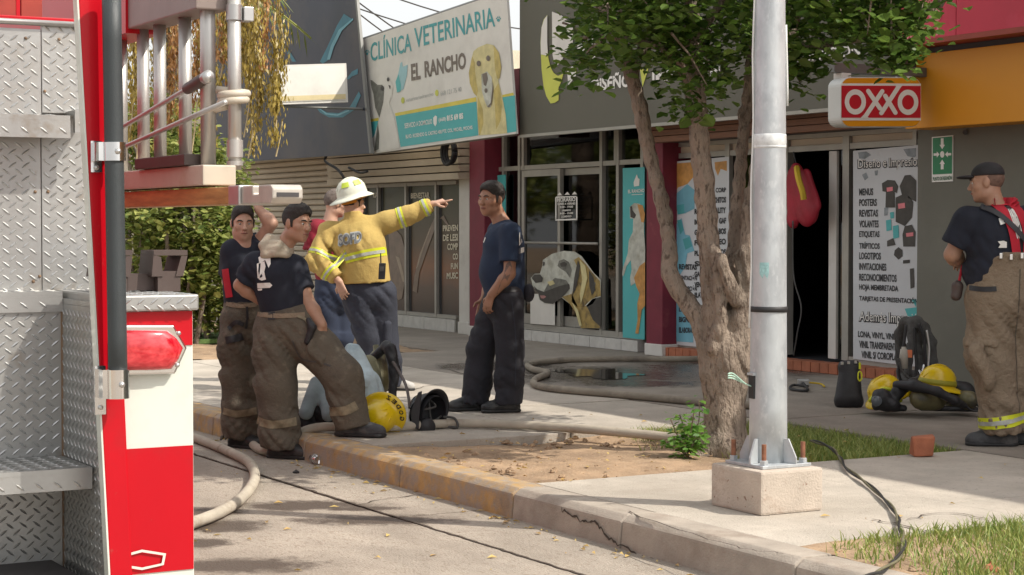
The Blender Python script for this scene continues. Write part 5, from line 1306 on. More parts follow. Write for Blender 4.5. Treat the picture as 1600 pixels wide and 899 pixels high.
# ---- street tree in the bed
TZ = PZ(1132, 690, 11.85)
def TP(px, py, dz=0.0): return PZ(px, py, 11.85 + dz)
tree = thing('street_tree', 'multi stemmed street tree with pale bark and dark glossy crown in the dirt bed', 'tree', (TZ.x, TZ.y, -0.05))
rt = random.Random(12)
def limb(pxs, rs, dzs=None, jit=0.008, n=7, sub=6):
    P_ = spline([TP(a, b, (dzs[i] if dzs else 0)) for i, (a, b) in enumerate(pxs)], sub)
    rr = []
    for i in range(len(pxs) - 1):
        for k in range(sub): rr.append(rs[i] + (rs[i + 1] - rs[i]) * k / sub)
    rr.append(rs[-1]); rr = [q * 0.84 for q in rr]
    return [p + Vector((rt.uniform(-jit, jit), rt.uniform(-jit, jit), 0)) for p in P_], [r * rt.uniform(0.93, 1.07) for r in rr]
k_ = 11.85 / 2900
limbs = [
    ([(1131, 728), (1131, 690), (1133, 630), (1136, 580), (1137, 540)], [62 * k_, 40 * k_, 36 * k_, 38 * k_, 36 * k_], None),
    ([(1120, 620), (1108, 560), (1092, 500), (1070, 468), (1047, 428), (1047, 385), (1034, 310), (1010, 220), (993, 140), (975, 80), (948, 25), (925, -40), (890, -120)], [24 * k_, 19 * k_, 15 * k_, 15 * k_, 14 * k_, 12 * k_, 12 * k_, 12 * k_, 12 * k_, 13 * k_, 11 * k_, 9 * k_, 6 * k_], [0, 0, .05, .1, .15, .2, .25, .3, .3, .3, .3, .3, .3]),
    ([(985, 120), (1010, 70), (1040, 20), (1060, -60)], [9 * k_, 8 * k_, 7 * k_, 5 * k_], [.3, .35, .4, .5]),
    ([(1128, 580), (1122, 520), (1112, 430), (1104, 340), (1096, 250), (1086, 150), (1082, 60), (1085, -40), (1100, -150)], [26 * k_, 21 * k_, 19 * k_, 18 * k_, 17 * k_, 17 * k_, 15 * k_, 12 * k_, 8 * k_], [0, 0, 0, -.02, -.04, -.05, -.05, 0, 0]),
    ([(1144, 560), (1148, 500), (1146, 430), (1150, 340), (1156, 260), (1165, 180), (1172, 100), (1180, 0), (1190, -120)], [25 * k_, 18 * k_, 13 * k_, 11 * k_, 10 * k_, 10 * k_, 9 * k_, 8 * k_, 6 * k_], [0, .05, .12, .2, .25, .3, .3, .3, .3]),
    ([(1152, 570), (1158, 500), (1166, 400), (1178, 300), (1200, 200), (1222, 130), (1236, 70), (1240, 0), (1250, -100)], [22 * k_, 19 * k_, 16 * k_, 14 * k_, 13 * k_, 13 * k_, 13 * k_, 11 * k_, 8 * k_], [0, -.03, -.03, 0, .1, .15, .2, .25, .3]),
    ([(1228, 80), (1260, 74), (1300, 66), (1345, 60), (1390, 50), (1430, 32), (1468, 6), (1500, -30)], [9 * k_, 8 * k_, 7 * k_, 6.5 * k_, 6 * k_, 5.5 * k_, 4.5 * k_, 3 * k_], [.2, .1, 0, -.1, -.1, -.15, -.2, -.2]),
    ([(1148, 470), (1136, 440), (1129, 420), (1126, 402)], [12 * k_, 9 * k_, 7 * k_, 6 * k_], [-.1, -.14, -.16, -.17]),
    ([(1116, 545), (1126, 500), (1124, 455), (1118, 400), (1112, 382)], [13 * k_, 10 * k_, 8 * k_, 7 * k_, 3 * k_], [-.1, -.1, -.1, -.09, -.07]),
    ([(1082, 70), (1110, 30), (1140, -20), (1150, -90)], [8 * k_, 7 * k_, 6 * k_, 4 * k_], [-.05, -.15, -.25, -.3]),
    ([(1086, 130), (1060, 95), (1020, 70), (960, 58), (900, 60)], [6 * k_, 5 * k_, 4 * k_, 3 * k_, 2 * k_], [-.05, -.2, -.35, -.45, -.5]),
    ([(1131, 700), (1105, 716), (1085, 722), (1060, 728)], [26 * k_, 16 * k_, 9 * k_, 4 * k_], [-.1, -.12, -.15, -.2]),
    ([(1135, 700), (1152, 712), (1172, 720)], [26 * k_, 18 * k_, 8 * k_], [-.12, -.18, -.2]),
]
sf = Soft(0.05)
for pxs, rs, dz in limbs:
    P_, rr = limb(pxs, rs, dz, sub=3)
    kk = min(0.035, rs[0] * 0.4 + 0.008)
    for i in range(len(P_) - 1): sf.cone(P_[i], P_[i + 1], rr[i], rr[i + 1], k=kk)
hc = TP(1121, 535, -.16); sf.ell(hc, (0.028, 0.05, 0.035), k=0.02, sub=True)
me = sf.mesh('trunk', 0.0125, wr=[(0.006, 38, 42, 9, 0), (0.006, 84, 78, 22, 1)])
link('trunk', me, M['bark'], tree)
MB().lathe([(0.0, 0.0), (5.4 * k_, 0.0), (5.4 * k_, 0.006), (0, 0.007)], TP(1126, 401, -.172), (TP(1126, 380, -.18) - TP(1129, 420, -.16)), 10).build('cut_end', mat('cut_wood', (0.62, 0.52, 0.38), 0.8), tree)
# crown: leaf clumps along twigs, traced over the part of the crown in view and carried up above it
cl = MB(); rc = random.Random(4)
clumps = []
outline = [(885, -60), (905, 20), (900, 60), (908, 92), (925, 102), (955, 86), (1000, 80), (1040, 100), (1062, 165), (1100, 150), (1150, 135), (1165, 80), (1235, 70), (1245, 115), (1262, 100), (1262, 58), (1345, 50), (1388, 88), (1412, 90), (1440, 30), (1460, -60)]
def inside(x, y, poly):
    c = False
    for i in range(len(poly)):
        (x1, y1), (x2, y2) = poly[i], poly[i - 1]
        if (y1 > y) != (y2 > y) and x < (x2 - x1) * (y - y1) / (y2 - y1) + x1: c = not c
    return c
tries = 0
while len(clumps) < 185 and tries < 9000:
    tries += 1
    px, py = rc.uniform(840, 1460), rc.uniform(-70, 180)
    if not inside(px, py, outline): continue
    if py > 100 and rc.random() < 0.45: continue
    clumps.append((TP(px, py, rc.uniform(-1.1, 1.1) if py < 60 else rc.uniform(-0.7, 0.7)), 1))
for px, py in ((1255, 115), (1250, 130), (1262, 90), (1400, 75), (1390, 85), (1402, 95), (1240, 95), (1085, 170), (1070, 178), (905, 100), (912, 120), (1300, 30), (1200, 50), (1320, 40), (1350, 30), (1380, 20)): clumps.append((TP(px, py, rc.uniform(-.5, -.1)), 0.7))
top = TP(1120, -420)
for i in range(340):
    u = rc.random() ** 0.4; a = rc.uniform(0, 6.283); b = rc.uniform(-1, 1)
    q = math.sqrt(1 - b * b)
    clumps.append((top + Vector((u * q * 2.6 * math.cos(a), u * q * 2.6 * math.sin(a), u * b * 1.7)), 1.1))
pts = []
for c, s_ in clumps:
    pts += [c + Vector((rc.gauss(0, .105), rc.gauss(0, .105), rc.gauss(0, .085))) * s_ for _ in range(int(44 * s_))]
leaf_cloud(pts, rc, 0.045, 0.095, cl)
o = cl.build('crown', M['leaf'], tree); o['kind'] = 'stuff'
tw = MB()
for c, s_ in clumps[::2]:
    e = c + Vector((rc.uniform(-.25, .25), rc.uniform(-.25, .25), rc.uniform(0.1, 0.35)))
    tw.tube([c, c.lerp(e, .5) + Vector((0, 0, .03)), e], [0.003, 0.006, 0.009], 5, False)
o = tw.build('twig', M['bark'], tree); o['kind'] = 'stuff'
# ---- young bush at the foot of the tree
bp = G(1075, 715, -0.04)
bush = thing('sapling_bush', 'small bright green leafy sapling sprouting at the foot of the tree', 'bush', tuple(bp))
st_ = MB(); lf = MB(); rb2 = random.Random(8); pts = []
for tgt in ((1040, 690), (1048, 655), (1062, 648), (1085, 640), (1092, 625), (1096, 660), (1075, 672), (1055, 685), (1090, 690), (1068, 700), (1100, 680)):
    e = PZ(*tgt, 11.55 + rb2.uniform(-.2, .15)); m_ = bp.lerp(e, 0.55) + Vector((rb2.uniform(-.03, .03), rb2.uniform(-.03, .03), 0.02))
    st_.tube(spline([bp, m_, e], 4), 0.004, 5, False)
    for k in range(20):
        t = rb2.uniform(0.35, 1.05); pts.append(bp.lerp(e, t) + Vector((rb2.gauss(0, .03), rb2.gauss(0, .03), rb2.gauss(0, .022))))
leaf_cloud(pts, rb2, 0.04, 0.075, lf, 0.25, 0.33)
st_.build('stem', M['bark'], bush); o = lf.build('foliage', M['leaf_light'], bush); o['kind'] = 'stuff'
# ---- hedge bushes behind the truck
def hedge(name, label, x0, x1, y0, y1, z0, z1, n, seed, m, lmin, lmax, stems=6):
    r_ = random.Random(seed); t = thing(name, label, 'bush', ((x0 + x1) / 2, (y0 + y1) / 2, 0))
    lf = MB(); pts = []; cs = []
    for i in range(n // 60):
        while True:
            u, v, w = r_.uniform(-1, 1), r_.uniform(-1, 1), r_.uniform(-1, 1)
            q = (abs(u) ** 3 + abs(v) ** 3 + abs(w) ** 3)
            if 0.25 < q < 1: break
        cs.append(Vector(((x0 + x1) / 2 + u * (x1 - x0) / 2, (y0 + y1) / 2 + v * (y1 - y0) / 2, (z0 + z1) / 2 + w * (z1 - z0) / 2)))
    for c in cs: pts += [c + Vector((r_.gauss(0, .12), r_.gauss(0, .12), r_.gauss(0, .11))) for _ in range(60)]
    leaf_cloud(pts, r_, lmin, lmax, lf, 0.6)
    o = lf.build('foliage', m, t); o['kind'] = 'stuff'
    sm_ = MB()
    for i in range(stems):
        bx, by = r_.uniform(x0 + .2, x1 - .2), r_.uniform(y0 + .2, y1 - .2)
        sm_.tube(spline([(bx, by, -0.05), (bx + r_.uniform(-.2, .2), by + r_.uniform(-.2, .2), (z0 + z1) * .4), (bx + r_.uniform(-.4, .4), by + r_.uniform(-.4, .4), z1 * .85)], 4), [0.03] * 4 + [0.022] * 4 + [0.012], 6, False)
    sm_.build('stem', M['bark'], t)
    return t
hedge('hedge_bush', 'dense yellow green hedge growing behind the fire truck and its saddles', -24.6, -20.2, 6.4, 8.0, 0.35, 2.9, 15000, 3, M['leaf_hedge'], 0.06, 0.12, 14)
hedge('hedge_bush', 'shadowy hedge end beside the roller shutter, behind the raised arm man', -22.4, -21.0, 7.3, 8.4, 0.25, 2.5, 7000, 5, M['leaf_hedge'], 0.05, 0.10, 7)
# ---- palm with hanging seed strands over the ladder
pm0 = PZ(262, 500, 25.0)
palm = thing('palm_tree', 'palm with long hanging yellow and brown seed strands behind the ladder', 'palm', (pm0.x, pm0.y, 0))
rp = random.Random(2)
tk = MB(); base = Vector((pm0.x, pm0.y, -0.05)); prof = []
for i in range(40): prof.append((0.17 + 0.018 * (i % 2) + rp.uniform(-.008, .008), i * 0.12))
tk.lathe(prof, base, n=14); tk.build('trunk', mat('palm_trunk', (0.10, 0.07, 0.05), 0.95, var=0.3, bump=0.8, bs=40), palm)
sd = MB(); sb_ = MB(); stalk = MB()
def strand(px, py0, py1, Z, brown=False, dens=1.0, wob=8):
    mbx = sb_ if brown else sd
    pts = [PZ(px + rp.uniform(-wob, wob) * (i / 5), py0 + (py1 - py0) * i / 5, Z + rp.uniform(-.05, .05)) for i in range(6)]
    sp_ = spline(pts, 5)
    stalk.tube(sp_, 0.009, 5, False)
    k = 0
    for p in sp_[6:]:
        if rp.random() < 0.25: continue
        for _ in range(int(26 * dens)):
            r_ = abs(rp.gauss(0, 0.065)); a = rp.uniform(0, 6.28)
            c = p + Vector((r_ * math.cos(a), r_ * math.sin(a), rp.uniform(-.1, .05)))
            l = rp.uniform(0.016, 0.04)
            d = Vector((rp.uniform(-.4, .4), rp.uniform(-.4, .4), -1)).normalized() * l; s = d.cross(Vector((math.cos(a), math.sin(a), 0.2))).normalized() * l * .35
            q = len(mbx.v); mbx.v += [tuple(c - d), tuple(c + s), tuple(c + d), tuple(c - s)]; mbx.f.append((q, q + 1, q + 2, q + 3)); mbx.mi.append(0)
for px, y0, y1, Z, br in ((385, -80, 120, 18, 0), (395, -60, 160, 18.2, 0), (402, -50, 95, 17.8, 0), (415, -60, 110, 18, 1), (438, -80, 98, 18.3, 0), (392, -40, 230, 18.5, 0), (430, 20, 165, 18.2, 0), (433, 90, 215, 18.1, 0), (350, -40, 130, 18, 0), (345, -60, 90, 18, 1), (312, -40, 200, 19, 0), (306, -40, 150, 18.6, 1), (270, -50, 190, 19, 1), (276, -40, 120, 18.6, 1), (240, -50, 230, 19, 0), (213, -40, 150, 18.7, 0), (208, -60, 220, 18.8, 0), (218, -20, 250, 19.2, 1), (375, -60, 90, 18.4, 0), (362, -30, 140, 18.2, 1), (330, -40, 220, 18.8, 0), (405, 60, 190, 18.2, 0), (200, -40, 180, 19, 0), (252, 0, 130, 19, 0), (284, 20, 210, 19.2, 0), (320, 20, 130, 18.5, 0)):
    strand(px, y0, y1, Z, bool(br), 1.15)
for px, y0, y1 in ((392, 180, 248), (435, 190, 245), (385, 150, 215), (216, 150, 260), (302, 160, 250)):
    stalk.tube(spline([PZ(px + 6, y0, 18.2), PZ(px + 2, (y0 + y1) / 2, 18.2), PZ(px - 4, y1, 18.2)], 4), 0.008, 5, False)
for m_, nm, mm in ((sd, 'seed_strand', M['seed']), (sb_, 'brown_seed_strand', M['seed_brown']), (stalk, 'stalk', mat('strand_stalk', (0.50, 0.40, 0.22), 0.8))):
    o = m_.build(nm, mm, palm); o['kind'] = 'stuff'
fr_ = MB(); tp = base + Vector((0, 0, 4.7))
for k in range(26):
    a = 2 * math.pi * k / 26 + rp.uniform(-.1, .1); el_ = rp.uniform(0.1, 0.9)
    d = Vector((math.cos(a) * math.cos(el_), math.sin(a) * math.cos(el_), math.sin(el_)))
    L = rp.uniform(1.6, 2.3)
    rachis = [tp + d * L * t - Vector((0, 0, 1.1 * t * t)) for t in [i / 10 for i in range(11)]]
    fr_.tube(rachis, 0.016, 4, False)
    for i in range(3, 11):
        dd = (rachis[i] - rachis[i - 1]).normalized(); s = dd.cross(Vector((0, 0, 1))).normalized()
        for sg in (-1, 1):
            for q in (0, 0.5):
                p = rachis[i - 1].lerp(rachis[i], q); e = p + (s * sg * 0.55 + dd * 0.35 - Vector((0, 0, 0.25))) * (1 - abs(i - 6) * .08)
                fr_.add([p, p.lerp(e, .4) + dd * .02, e, p.lerp(e, .4) - dd * .02], [(0, 1, 2, 3)])
o = fr_.build('frond', M['leaf_hedge'], palm); o['kind'] = 'stuff'
# ---- small green tree seen over the truck tail, and street trees across the road (they show in the shop glass)
def simple_tree(label, x, y, zc, rx, rz, n, seed, m, group=None, l=(0.09, 0.17)):
    r_ = random.Random(seed); t = thing('street_tree', label, 'tree', (x, y, RZ), 0, group)
    top = Vector((x, y, zc)); b0 = Vector((x, y, RZ)); sm_ = MB()
    sm_.tube(spline([b0, b0.lerp(top, .5) + Vector((.1, .05, 0)), top], 5), [0.2 - 0.012 * i for i in range(11)], 9)
    cs = []
    for i in range(n // 70):
        a = r_.uniform(0, 6.28); bz = r_.uniform(-1, 1); u = r_.random() ** .4; q = math.sqrt(1 - bz * bz)
        cs.append(top + Vector((u * q * rx * math.cos(a), u * q * rx * math.sin(a), u * bz * rz)))
    for c in cs[::9]: sm_.tube(spline([b0.lerp(top, r_.uniform(.5, .9)), b0.lerp(top, .8).lerp(c, .6) + Vector((0, 0, .2)), c], 4), [0.07, .065, .06, .055, .05, .04, .03, .02, .01], 6)
    sm_.build('trunk', M['bark'], t)
    lf = MB(); pts = []
    for c in cs: pts += [c + Vector((r_.gauss(0, .28), r_.gauss(0, .28), r_.gauss(0, .22))) for _ in range(70)]
    leaf_cloud(pts, r_, l[0], l[1], lf)
    o = lf.build('crown', m, t); o['kind'] = 'stuff'
simple_tree('pale green tree glimpsed over the tail of the fire truck, far left', -26.5, 4.1, 5.0, 2.2, 1.9, 9000, 31, M['leaf_hedge'])
for i, (x, y, zc, rx, rz) in enumerate(((-46, -10.5, 3.6, 3.2, 2.6), (-53.5, -11.5, 4.0, 3.4, 2.8), (-61, -10.8, 3.7, 3.3, 2.7), (-69, -11, 3.9, 3.4, 2.8))):
    simple_tree('leafy street tree across the road, mirrored in the vet shop glass', x, y, zc, rx, rz, 5000, 40 + i, M['leaf_hedge'], 'street trees across the road', (0.2, 0.34))
# ================================================================== galvanised lamp pole on its block
M['galv'] = mat('galvanised_steel', (0.50, 0.53, 0.55), 0.5, metal=0.4, var=0.12, vs=7, bump=0.12, bs=26, col2=(0.40, 0.425, 0.45), s2=11, lo=0.46, hi=0.68, col3=(0.56, 0.585, 0.60), s3=34, lo3=0.56, hi3=0.7, stretch=(1, 1, 0.5))
M['block'] = mat('pale_concrete_block', (0.47, 0.405, 0.34), 0.9, var=0.14, vs=6, bump=0.5, bs=80, col2=(0.36, 0.27, 0.21), s2=5, lo=0.55, hi=0.7, col3=(0.22, 0.13, 0.09), s3=26, lo3=0.66, hi3=0.72)
bk = thing('concrete_block', 'square pale concrete footing block with chipped holes under the lamp pole', 'block', (-7.4, 5.63, 0))
MB().box(-7.615, -7.20, 5.44, 5.82, 0.0, 0.215).build('block', M['block'], bk, bevel=0.014)
lp = thing('lamp_pole', 'tall tapered galvanised pole bolted to the concrete block beside the tree', 'pole', (-7.42, 5.64, 0.215))
pc0 = PZ(1202.5, 730, 9.16); bx, by = -7.415, 5.645
c0 = Vector((bx, by, 0))
def pole_r(z): return 0.098 - 0.0092 * z
npr = [(pole_r(z), z) for z in (0.226, 0.5, 1.0, 1.5, 2.0, 2.5, 3.5, 5, 6.5, 8)]
MB().lathe(npr, c0, n=28).build('shaft', M['galv'], lp, smooth=True)
MB().box(bx - 0.155, bx + 0.155, by - 0.15, by + 0.15, 0.216, 0.232).build('base_plate', M['galv'], lp, bevel=0.003)
for a in (20, 110, 200, 290):
    t = R(a); d = Vector((math.cos(t), math.sin(t), 0)); s = Vector((-d.y, d.x, 0)) * 0.005
    z0 = 0.233
    pts = [c0 + d * 0.09 + Vector((0, 0, z0)), c0 + d * 0.165 + Vector((0, 0, z0)), c0 + d * 0.165 + Vector((0, 0, z0 + 0.03)), c0 + d * 0.12 + Vector((0, 0, z0 + 0.12)), c0 + d * 0.09 + Vector((0, 0, z0 + 0.12))]
    MB().prism([p - s for p in pts], s * 2).build('gusset', M['galv'], lp)
rust = mat('rusty_bolt', (0.24, 0.10, 0.055), 0.8, var=0.3, vs=40)
for dx, dy in ((-.125, -.12), (.125, -.12), (.125, .12), (-.125, .12)):
    b_ = MB(); b_.tube([(bx + dx, by + dy, 0.2325), (bx + dx, by + dy, 0.335)], 0.012, 8); ob = b_.build('bolt', rust, lp, smooth=False)
    MB().lathe([(0.021, 0), (0.021, 0.022), (0.013, 0.024)], (bx + dx, by + dy, 0.2325), n=6).build('nut', M['galv'], ob)
zst_ = PZ(1203, 485, 9.1).z
sb2 = MB(); sb2.lathe([(pole_r(zst_) + 0.001, -0.014), (pole_r(zst_) + 0.006, -0.012), (pole_r(zst_) + 0.006, 0.012), (pole_r(zst_) + 0.001, 0.014)], c0 + Vector((0, 0, zst_)), n=28)
sb2.build('strap', M['rubber'], lp, smooth=True)
zh_ = PZ(1180, 608, 9.1).z
hd = MB(); t = math.atan2(-0.871 * 0 - 0.49, 0.871)
for sgn in (1,):
    aa = [R(-124 + 7 * k) for k in range(5)]
dirv = (-RV * 0.93 - DV * 0.36).normalized(); sv = Vector((-dirv.y, dirv.x, 0))
cc = c0 + dirv * (pole_r(zh_) - 0.006) + Vector((0, 0, zh_))
hd.obox(cc, dirv * 0.012, sv * 0.026, (0, 0, 0.058)); hd.build('hatch', M['rubber'], lp, bevel=0.003)
hf = MB(); hf.obox(cc + dirv * 0.006 + Vector((0, 0, 0.064)), dirv * 0.012, sv * 0.03, (0, 0, 0.006)); hf.build('hatch_lip', M['galv'], lp)
wm = mat('pale_green_wire', (0.40, 0.60, 0.50), 0.5)
w_ = MB()
for k in range(3): w_.tube(spline([cc, cc + dirv * 0.05 + sv * (0.01 * k - 0.01) + Vector((0, 0, 0.02)), cc + dirv * 0.11 + Vector((0, 0, 0.045 + .012 * k)), cc + dirv * 0.15 + sv * .02 + Vector((0, 0, 0.05 + .01 * k))], 4), 0.0035, 5)
w_.build('wire', wm, lp)
for z_, py_, hh in ((0, 218, 0.03), (0, 228, 0.008)):
    z_ = PZ(1203, py_, 9.1).z; MB().lathe([(pole_r(z_) + 0.0005, -hh), (pole_r(z_) + 0.0025, -hh + .004), (pole_r(z_) + 0.0025, hh - .004), (pole_r(z_) + 0.0005, hh)], c0 + Vector((0, 0, z_)), n=28).build('tape', mat('clear_tape', (0.66, 0.68, 0.68), 0.3, var=0.2, vs=30), lp, smooth=True)
v1 = (-RV * 0.98 - DV * 0.2).normalized(); v2 = (RV * 0.99 - DV * .1).normalized()
cb = MB()
pts = [c0 + v1 * (pole_r(z) + 0.008 + 0.004 * math.sin(z * 9)) + Vector((0, 0, z)) for z in [0.9 + 0.15 * i for i in range(28)]]
cb.tube(pts, 0.005, 6)
pts = [c0 + v2 * (pole_r(z) + 0.005 + 0.003 * math.sin(z * 7)) + Vector((0, 0, z)) for z in [2.0 + 0.1 * i for i in range(5)]]
cb.tube(pts, 0.006, 6); cb.build('cable', mat('white_cable', (0.7, 0.7, 0.68), 0.5), lp, smooth=True)
fq_ = PZ(1185, 422, 9.05)
m_ = MB(); zz = fq_.z
for k in range(1):
    a0, a1 = R(0), R(0)
aa0 = math.atan2(fq_.y - by, fq_.x - bx)
vs = []
for k in range(7):
    a = aa0 - 0.28 + 0.09 * k
    for z in (zz - 0.022 - 0.012 * (k % 3), zz + 0.034): vs.append((bx + (pole_r(z) + .0015) * math.cos(a), by + (pole_r(z) + .0015) * math.sin(a), z))
m_.add(vs, [(2 * k, 2 * k + 2, 2 * k + 3, 2 * k + 1) for k in range(6)]); m_.build('torn_sticker', mat('torn_teal_sticker', (0.33, 0.55, 0.55), 0.6, var=0.25, vs=60), lp)
# lamp arm and head, above the frame
MB().tube(spline([(bx, by, 7.9), (bx + .05, by - .6, 8.3), (bx + .08, by - 1.6, 8.45)], 6), 0.035, 10).build('arm', M['galv'], lp, smooth=True)
MB().lathe([(0.02, 0), (0.12, .1), (0.14, .4), (0.05, .6)], (bx + .08, by - 1.5, 8.45), (0, -1, 0), 14, sy=0.5).build('lamp_head', M['galv'], lp, smooth=True)
# ================================================================== hoses, helmets, packs and small things
M['hose'] = mat('canvas_hose', (0.42, 0.375, 0.305), 0.9, var=0.12, vs=6, bump=0.4, bs=260, col2=(0.26, 0.21, 0.16), s2=4, lo=0.55, hi=0.7)
M['hose_dirty'] = mat('dirty_hose', (0.27, 0.235, 0.185), 0.9, var=0.2, vs=5, bump=0.4, bs=260, col2=(0.12, 0.10, 0.085), s2=3, lo=0.5, hi=0.7)
M['helmet_yellow'] = mat('yellow_helmet_shell', (0.72, 0.50, 0.004), 0.32, var=0.06, vs=6, coat=0.3, col2=(0.45, 0.30, 0.01), s2=14, lo=0.66, hi=0.74)
M['helmet_white'] = mat('white_helmet_shell', (0.66, 0.68, 0.58), 0.4, var=0.05, vs=8, col2=(0.52, 0.50, 0.40), s2=9, lo=0.6, hi=0.75)
M['black_gear'] = mat('black_gear', (0.018, 0.018, 0.021), 0.55, var=0.3, vs=14, bump=0.2, bs=80)
M['gear_grey'] = mat('dusty_webbing', (0.075, 0.073, 0.07), 0.8, var=0.3, vs=20, bump=0.3, bs=120)
M['tank'] = mat('olive_cylinder', (0.14, 0.125, 0.06), 0.45, var=0.25, vs=10, col2=(0.06, 0.055, 0.04), s2=8)
M['lime_tape'] = mat('lime_reflective', (0.62, 0.66, 0.03), 0.4, var=0.05)
M['denim'] = mat('pale_denim', (0.46, 0.55, 0.59), 0.9, var=0.22, vs=9, bump=1.0, bs=30, col2=(0.30, 0.40, 0.46), s2=6, lo=0.5, hi=0.7)
M['visor'] = mat('smoked_visor', (0.10, 0.115, 0.13), 0.15, var=0.1)
M['red_bag'] = mat('red_nylon', (0.30, 0.006, 0.022), 0.6, var=0.2, vs=6, bump=0.3, bs=40)
M['yellow_strap'] = mat('yellow_webbing', (0.6, 0.42, 0.03), 0.7)
def hose(label, pts, r, m, name='fire_hose', ends=True):
    P_ = spline([Vector(p) for p in pts], 9)
    t = thing(name, label, 'hose', tuple(P_[0]))
    MB().tube(P_, [r * (1 + 0.02 * math.sin(i * 1.7)) for i in range(len(P_))], 14).build('hose_jacket', m, t, smooth=True)
    return t
hz = RZ + 0.036
hose('pale canvas hose curving over the road behind the fire truck', [G(210, 850, hz), G(255, 838, hz), G(300, 818, hz), G(345, 800, hz), G(380, 776, hz), G(398, 748, hz), G(390, 724, hz), G(362, 708, hz), G(325, 692, hz), G(290, 680, hz), G(230, 660, hz)], 0.032, M['hose'])
h2 = [G(240, 670, hz), G(300, 662, hz), G(352, 655, hz)]
h2 += [Vector((-11.9, 4.72, hz)), Vector((-11.75, 4.86, -0.06)), Vector((-11.62, 5.02, 0.036))]
h2 += [G(600, 668, 0.034), G(700, 662, .034), G(780, 663, .034), G(860, 667, .034), G(950, 674, .034), G(1035, 682, .02), G(1085, 690, .0)]
hose('long beige hose running past the boots along the edge of the dirt bed', h2, 0.031, M['hose'])
hose('dark dirty hose coming from the shops and bending back behind the tree', [G(1180, 556, .034), G(1085, 561, .034), G(960, 561, .034), G(880, 563, .034), G(828, 569, .034), G(832, 577, .034), G(856, 583, .034), G(838, 592, .034), G(836, 601, .034), G(868, 608, .034), G(960, 616, .034), G(1090, 628, .034), G(1180, 634, .034)], 0.031, M['hose_dirty'])
hc = hose('thin black hose loop beside the red step', [G(1262, 604, .02), G(1240, 602, .02), G(1236, 608, .02), G(1262, 610, .02), G(1252, 596, .03)], 0.012, M['rubber'])
hc['label'] = 'black extension cord looping on the pavement by the brick step'; hc['category'] = 'cord'; hc.name = 'extension_cord'
ROOTS[hc.name] = Matrix.Translation(hc.location)
MB().tube(spline([G(1262, 598, .03), G(1282, 600, .015), G(1288, 604, .015)], 5), 0.009, 6).build('cord', M['yellow_strap'], hc, smooth=True)
c = G(1255, 598, .03); MB().obox(c, RV * .05, DV * .03, (0, 0, .03)).build('plug_box', M['steel'], hc, bevel=0.008)
# wet sheen of water by the shops
puddle = mat('puddle_water', (0.05, 0.044, 0.038), 0.07, var=0.2)
patch(935, 584, 60, 6.5, 0.0075, puddle, walk, 62)
# drinks can and scraps in the gutter
ca, cb_ = G(489, 716, RZ + 0.033), G(505, 722, RZ + 0.033)
can = thing('drinks_can', 'crushed silver drinks can lying at the foot of the kerb', 'can', tuple(ca))
d = (cb_ - ca).normalized(); L = 0.115
MB().lathe([(0.0, 0.004), (0.024, 0.004), (0.027, 0), (0.032, 0.012), (0.033, 0.03), (0.030, 0.06), (0.033, 0.085), (0.032, 0.10), (0.027, 0.112), (0.026, 0.115), (0.024, 0.111), (0, 0.111)], ca, d, 18).build('can_body', M['chrome'], can, smooth=True)
MB().lathe([(0.0332, 0.028), (0.0312, 0.055), (0.0334, 0.084)], ca, d, 18).build('print_band', M['steel'], can, smooth=True)
v, f = lump(random.Random(3), G(463, 739, RZ + .004), 0.022); tag(MB().add(v, f).build('black_scrap', M['rubber']), 'small black rubber scrap on the road beside the can', 'scrap')
v, f = lump(random.Random(4), G(1431, 697, 0.02), 0.075, 8); 
bc = MB(); bcr = random.Random(6); c = G(1441, 696, 0.065)
bc.obox(c, RV * .075, DV * .05, Vector((0, 0, .062))); bc.v = [tuple(Vector(q) + Vector((bcr.uniform(-.02, .02), bcr.uniform(-.02, .02), bcr.uniform(-.022, .012)))) for q in bc.v]
tag(bc.build('broken_brick', M['brick'], bevel=0.012), 'broken red brick lying on the edge of the grass strip', 'brick')
v, f = lump(random.Random(14), G(1548, 892, 0.0), 0.035, 8); tag(MB().add(v, f).build('brick_chip', M['brick'], bevel=0.004), 'small reddish stone chip in the grass at the lower right corner', 'stone')
# twisted cable over the slab
cab_ = thing('ground_cable', 'twisted black and yellowish cable snaking over the sunlit slab', 'cable', tuple(G(1312, 716, 0.01)))
base_ = spline([G(1268, 690, .02), G(1296, 700, .05), G(1312, 716, .012), G(1322, 733, .012), G(1348, 752, .012), G(1380, 780, .012), G(1401, 806, .014), G(1405, 826, .016), G(1412, 842, .016), G(1408, 868, .02), G(1385, 890, .012), G(1360, 902, .012), G(1330, 915, .012)], 9)
for nm, mm, ph in (('black_cable', M['rubber'], 0.0), ('yellow_cable', mat('faded_yellow_cable', (0.13, 0.12, 0.07), 0.7, var=0.3, vs=20), math.pi)):
    P_ = []
    for i, p in enumerate(base_):
        dd = (base_[min(i + 1, len(base_) - 1)] - base_[max(i - 1, 0)]).normalized(); s = Vector((-dd.y, dd.x, 0))
        P_.append(p + s * 0.0065 * math.cos(i * .33 + ph) + Vector((0, 0, 0.0065 * (1 + math.sin(i * .33 + ph)))))
    MB().tube(P_, 0.0062, 8).build(nm, mm, cab_, smooth=True)
